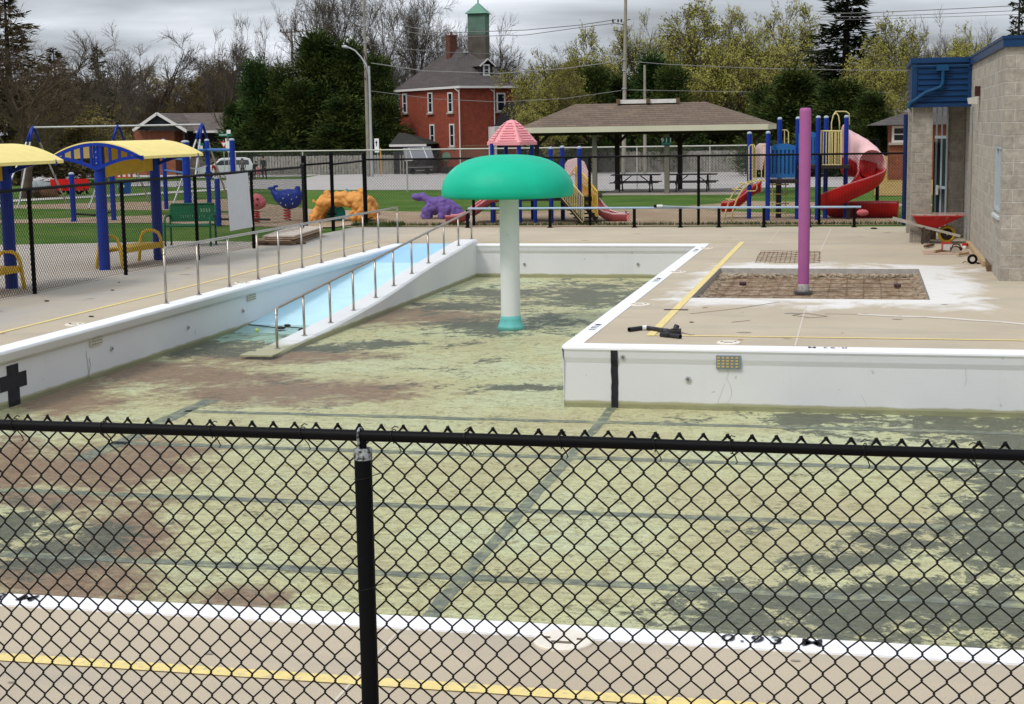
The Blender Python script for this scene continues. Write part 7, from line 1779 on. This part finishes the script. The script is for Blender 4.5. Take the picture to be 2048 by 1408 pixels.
TL = [
 # left block
 ('bspruce', 28, -15, 96, 250, 'broad brown green spruce at the left edge reaching the top of the photo'),
 ('bspruce', 118, 95, 112, 165, 'pointed brown tipped spruce left of the low bungalow, in front of the bare trees'),
 ('spruce1', 205, 92, 128, 90, 'slim grey green spruce standing behind the bare forked tree'),
 ('bare0', 46, -30, 62, 330, 'nearest bare tree at the left, its twiggy branches spreading over the shelters'),
 ('bare1', 222, 38, 112, 210, 'bare tree with thick forked dark trunk left of the bungalow gable'),
 ('bare2', 305, 52, 160, 230, 'round crowned bare tree right above the bungalow gable'),
 ('budding0', 165, 190, 100, 190, 'low tangled brownish tree under the pointed spruce at the left'),
 ('budding1', 60, 200, 88, 170, 'low tangled brownish tree at the far left behind the swing set'),
 ('bare0', 372, 88, 162, 170, 'reddish twigged bare tree behind the white house'),
 ('budding1', 262, 175, 162, 170, 'brownish bush tree filling the gap below the forked bare tree'),
 ('bare2', 455, 14, 150, 130, 'tall bare tree left of the distant crossarm pole, left one of a pair'),
 ('bare1', 520, 10, 156, 120, 'tall bare tree left of the distant crossarm pole, right one of a pair'),
 ('budding0', 430, 112, 158, 140, 'yellowish budding tree behind the bungalow roof'),
 ('budding0', 345, 150, 168, 160, 'brown budding tree behind the white house wall'),
 ('budding1', 500, 130, 162, 110, 'yellowish budding tree directly left of the green cedars'),
 ('bare1', 30, 70, 168, 260, 'bare brownish tree far behind the left spruce'),
 ('budding0', 110, 120, 170, 260, 'distant brownish tree behind the pointed spruce'),
 ('budding1', 200, 110, 171, 240, 'distant brown budding tree behind the forked bare tree'),
 ('budding0', 290, 120, 172, 240, 'distant brown budding tree behind the gable of the bungalow'),
 ('budding1', 400, 105, 172, 220, 'distant brown budding tree behind the right half of the bungalow'),
 ('budding0', 470, 90, 172, 200, 'distant brown budding tree left of the crossarm pole'),
 # cedar mass
 ('cedarb', 517, 103, 147, 110, 'bright green cedar at the left end of the dark cedar group'),
 ('cedar0', 572, 118, 147, 105, 'dark cedar second from the left in the cedar group'),
 ('cedar1', 642, 48, 149, 150, 'tallest olive topped cedar in the middle of the cedar group'),
 ('cedar0', 605, 150, 146, 140, 'low broad black green cedar at the front of the group over the board fence'),
 ('cedar1', 702, 66, 149, 130, 'brownish green cedar just left of the tall utility pole'),
 ('cedar0', 756, 100, 148, 120, 'cedar just right of the tall utility pole'),
 ('cedar1', 690, 185, 144, 130, 'low dark cedar over the board fence left of the street lamp'),
 ('cedar1', 770, 185, 143, 110, 'low olive cedar touching the left wall of the brick house'),
 ('cedar0', 478, 196, 148, 100, 'low dark cedar behind the street name post'),
 ('cedar1', 540, 200, 146, 130, 'low dark cedar left of the middle of the group, above the walkers'),
 # tall bare trees behind the house
 ('pop0', 635, -60, 160, 120, 'tall bare poplar behind the tallest cedar'),
 ('pop1', 690, -90, 165, 130, 'tall bare poplar just left of the tall utility pole'),
 ('pop0', 765, -50, 165, 130, 'tall bare poplar just right of the tall utility pole'),
 ('pop1', 830, -70, 160, 140, 'tall bare poplar above the left end of the brick house roof'),
 ('pop1', 885, 0, 168, 110, 'tall bare poplar directly behind the brick house chimney'),
 ('pop0', 925, 25, 172, 90, 'slim bare poplar between chimney and green capped tower'),
 ('bare1', 990, 5, 170, 140, 'bare tree just right of the green capped tower'),
 ('bare2', 800, 60, 170, 130, 'bare tree behind the left slope of the brick house roof'),
 ('bare0', 1030, 60, 172, 120, 'small bare tree right of the tower with reddish twigs'),
 # centre right
 ('spring0', 1108, 88, 132, 175, 'yellow green budding tree right of the brick house'),
 ('spring1', 1120, 120, 124, 170, 'low yellow green budding tree over the left end of the shelter roof'),
 ('spring1', 1185, 36, 152, 150, 'rounded yellow green tree left of the tall pole by the shelter'),
 ('spring2', 1082, 165, 122, 95, 'small olive tree touching the right side of the brick house'),
 ('bare2', 1150, 70, 168, 160, 'bare tree behind the rounded yellow green tree'),
 ('cedar0', 1190, 118, 135, 110, 'dark cedar left of the tall pole above the shelter roof'),
 ('cedar1', 1240, 140, 142, 130, 'low dark cedar directly behind the base of the tall pole'),
 ('cedarb', 1305, 92, 138, 120, 'dark green cedar just right of the tall pole above the shelter roof'),
 ('cedar0', 1345, 120, 134, 120, 'second dark cedar right of the tall pole above the shelter roof'),
 ('spring0', 1290, 12, 160, 150, 'yellow green tree behind the dark cedars right of the tall pole'),
 ('spring2', 1395, -15, 148, 210, 'large yellow green tree with dark limbs right of centre'),
 ('spring1', 1490, -5, 150, 200, 'large yellow green tree left of the big dark spruce'),
 ('spring0', 1440, 60, 138, 190, 'olive tree with leaning dark branches above the small gabled house'),
 ('spring2', 1575, -10, 155, 170, 'pale twiggy spring tree directly left of the big dark spruce'),
 ('bare1', 1600, 20, 165, 150, 'bare twiggy tree half behind the big dark spruce'),
 ('spring1', 1350, 150, 150, 150, 'low olive tree above the middle of the shelter roof'),
 ('spring0', 1550, 110, 140, 170, 'low olive tree left of the purple pole top'),
 # right
 ('spruce0', 1690, -35, 136, 250, 'big dark spruce rising above everything right of the purple pole'),
 ('cedar1', 1590, 128, 108, 170, 'low dark spreading evergreen behind the purple pole top'),
 ('cedar0', 1680, 150, 104, 180, 'low dark spreading evergreen behind the spiral slide'),
 ('cedar0', 1528, 165, 110, 110, 'dark evergreen at the right end of the shelter roof'),
 ('cedar1', 1742, 175, 96, 110, 'low olive evergreen in front of the brick bungalow'),
 ('spring2', 1790, 22, 130, 170, 'yellow budding tree behind the blue canopy'),
 ('spring1', 1745, 60, 122, 140, 'olive budding tree between the dark spruce and the blue canopy'),
 ('bare1', 1860, 8, 142, 130, 'bare dark limbed tree above the blue canopy'),
 ('spring0', 1945, 36, 120, 150, 'yellow green pointed tree above the block wall'),
 ('spring2', 1900, 70, 150, 150, 'pale spring tree between the bare limbed tree and the pointed tree'),
 ('bare0', 1990, 20, 150, 120, 'bare twiggy tree behind the pointed tree at the right'),
 ('spruce1', 2030, -40, 125, 95, 'dark sparse spruce at the top right corner'),
 ('cedar0', 1130, 215, 146, 110, 'low dark evergreen under the left end of the shelter roof'),
 ('cedar1', 1420, 190, 140, 140, 'low dark evergreen behind the board fence, left of the 911 sign post'),
 ('cedar0', 1330, 200, 143, 150, 'low dark evergreen behind the board fence, above the picnic tables'),
 ('cedar1', 1215, 205, 146, 130, 'low dark evergreen behind the board fence, left of the taller pole'),
 ('cedar0', 1470, 215, 138, 110, 'low dark evergreen at the right end of the board fence'),
]
for k in TL: plant_tree(*k[:6])
# far wood closing the view behind the trees
g = MB(); rn = random.Random(77)
for i in range(26000):
    x = rn.uniform(-120, 75); y = rn.uniform(180, 200); h = 4.6+1.6*noise.noise(Vector((x*.09, 0, 0)))+1.1*noise.noise(Vector((x*.4, 2, 0))); z = tz(y)+rn.random()**.8*h
    a = rvec(rn); b = a.orthogonal().normalized(); s = rn.uniform(.15,.5); p = Vector((x, y, z)); g.add([p-b*s*.35, p+a*s, p+b*s*.35, p-a*s], [(0,1,2,3)])
tag(build('far_wood', g, leafmat('far_wood_foliage', (.050,.045,.025), (.085,.075,.04), .12)), 'far off wood of brownish trees closing the view behind houses and trees', 'wood', kind='stuff')
g = MB()
for i in range(9000):
    px = rn.choice((rn.uniform(1500, 1850), rn.uniform(440, 830), rn.uniform(1150, 1520), rn.uniform(1000, 1170))); y = rn.uniform(146, 150) if px < 1500 else rn.uniform(100, 104); q = AY(px, 320, y)
    z = tz(y)+rn.random()*2.3; a = rvec(rn); b = a.orthogonal().normalized(); s = rn.uniform(.12,.35); p = Vector((q.x, y, z)); g.add([p-b*s*.4, p+a*s, p+b*s*.4, p-a*s], [(0,1,2,3)])
tag(build('undergrowth', g, leafmat('undergrowth_foliage', (.012,.022,.010), (.04,.055,.02), .5)), 'dark undergrowth and low shrubs behind the board fences and the play structures', 'shrubs', kind='stuff')

# ================================================================== overcast sky and sun
w = bpy.data.worlds.new('World'); S.world = w; w.use_nodes = True; nt = w.node_tree; nt.nodes.clear()
out = nt.nodes.new('ShaderNodeOutputWorld'); sky = nt.nodes.new('ShaderNodeTexSky'); sky.sky_type = 'NISHITA'; sky.sun_disc = False
SE, SR = R(52), R(215); sky.sun_elevation = SE; sky.sun_rotation = SR; sky.air_density = 1.5; sky.dust_density = 3
b1 = nt.nodes.new('ShaderNodeBackground'); b1.inputs[1].default_value = .08; nt.links.new(sky.outputs[0], b1.inputs[0])
tc = nt.nodes.new('ShaderNodeTexCoord'); sx = nt.nodes.new('ShaderNodeSeparateXYZ'); nt.links.new(tc.outputs['Generated'], sx.inputs[0])
zz = math_(nt, 'MAXIMUM', sx.outputs[2], 0.0); dn_ = math_(nt, 'ADD', zz, .11)
cb = nt.nodes.new('ShaderNodeCombineXYZ'); nt.links.new(math_(nt, 'DIVIDE', sx.outputs[0], dn_), cb.inputs[0]); nt.links.new(math_(nt, 'DIVIDE', sx.outputs[1], dn_), cb.inputs[1])
n1 = math_(nt, 'ADD', math_(nt, 'MULTIPLY', noi(nt, vmap(nt, tc.outputs['Generated'], (2.2, 2.2, 17)), 1.0, 5, .5, .25), .75), math_(nt, 'MULTIPLY', noi(nt, vmap(nt, cb.outputs[0], (.42, .50, 1)), 1.1, 4, .46, .35), .25))
cl = ramp(nt, n1, [(.40, (.19,.205,.23)), (.47, (.32,.345,.385)), (.53, (.52,.56,.62)), (.60, (.84,.88,.96))])
el = ramp(nt, zz, [(0, (.92,.92,.92)), (.10, (1.0,1.0,1.0)), (.45, (1.35,1.35,1.35)), (1, (1.75,1.75,1.75))])
cl = mix(nt, 1., cl, el, 'MULTIPLY')
b2 = nt.nodes.new('ShaderNodeBackground'); nt.links.new(cl, b2.inputs[0]); b2.inputs[1].default_value = 1.0
mx = nt.nodes.new('ShaderNodeMixShader'); mx.inputs[0].default_value = .88
nt.links.new(b1.outputs[0], mx.inputs[1]); nt.links.new(b2.outputs[0], mx.inputs[2]); nt.links.new(mx.outputs[0], out.inputs[0])
sd = bpy.data.lights.new('sun', 'SUN'); sd.energy = 1.5; sd.angle = R(14); sd.color = (1, .95, .88)
so = bpy.data.objects.new('sun', sd); COL.objects.link(so)
dv_ = Vector((math.sin(SR)*math.cos(SE), math.cos(SR)*math.cos(SE), math.sin(SE))); so.rotation_euler = dv_.to_track_quat('Z', 'Y').to_euler()
so.location = dv_*50
S.view_settings.exposure = .30
S.cycles.transparent_max_bounces = 16
S.cycles.max_bounces = 6
S.cycles.caustics_reflective = False
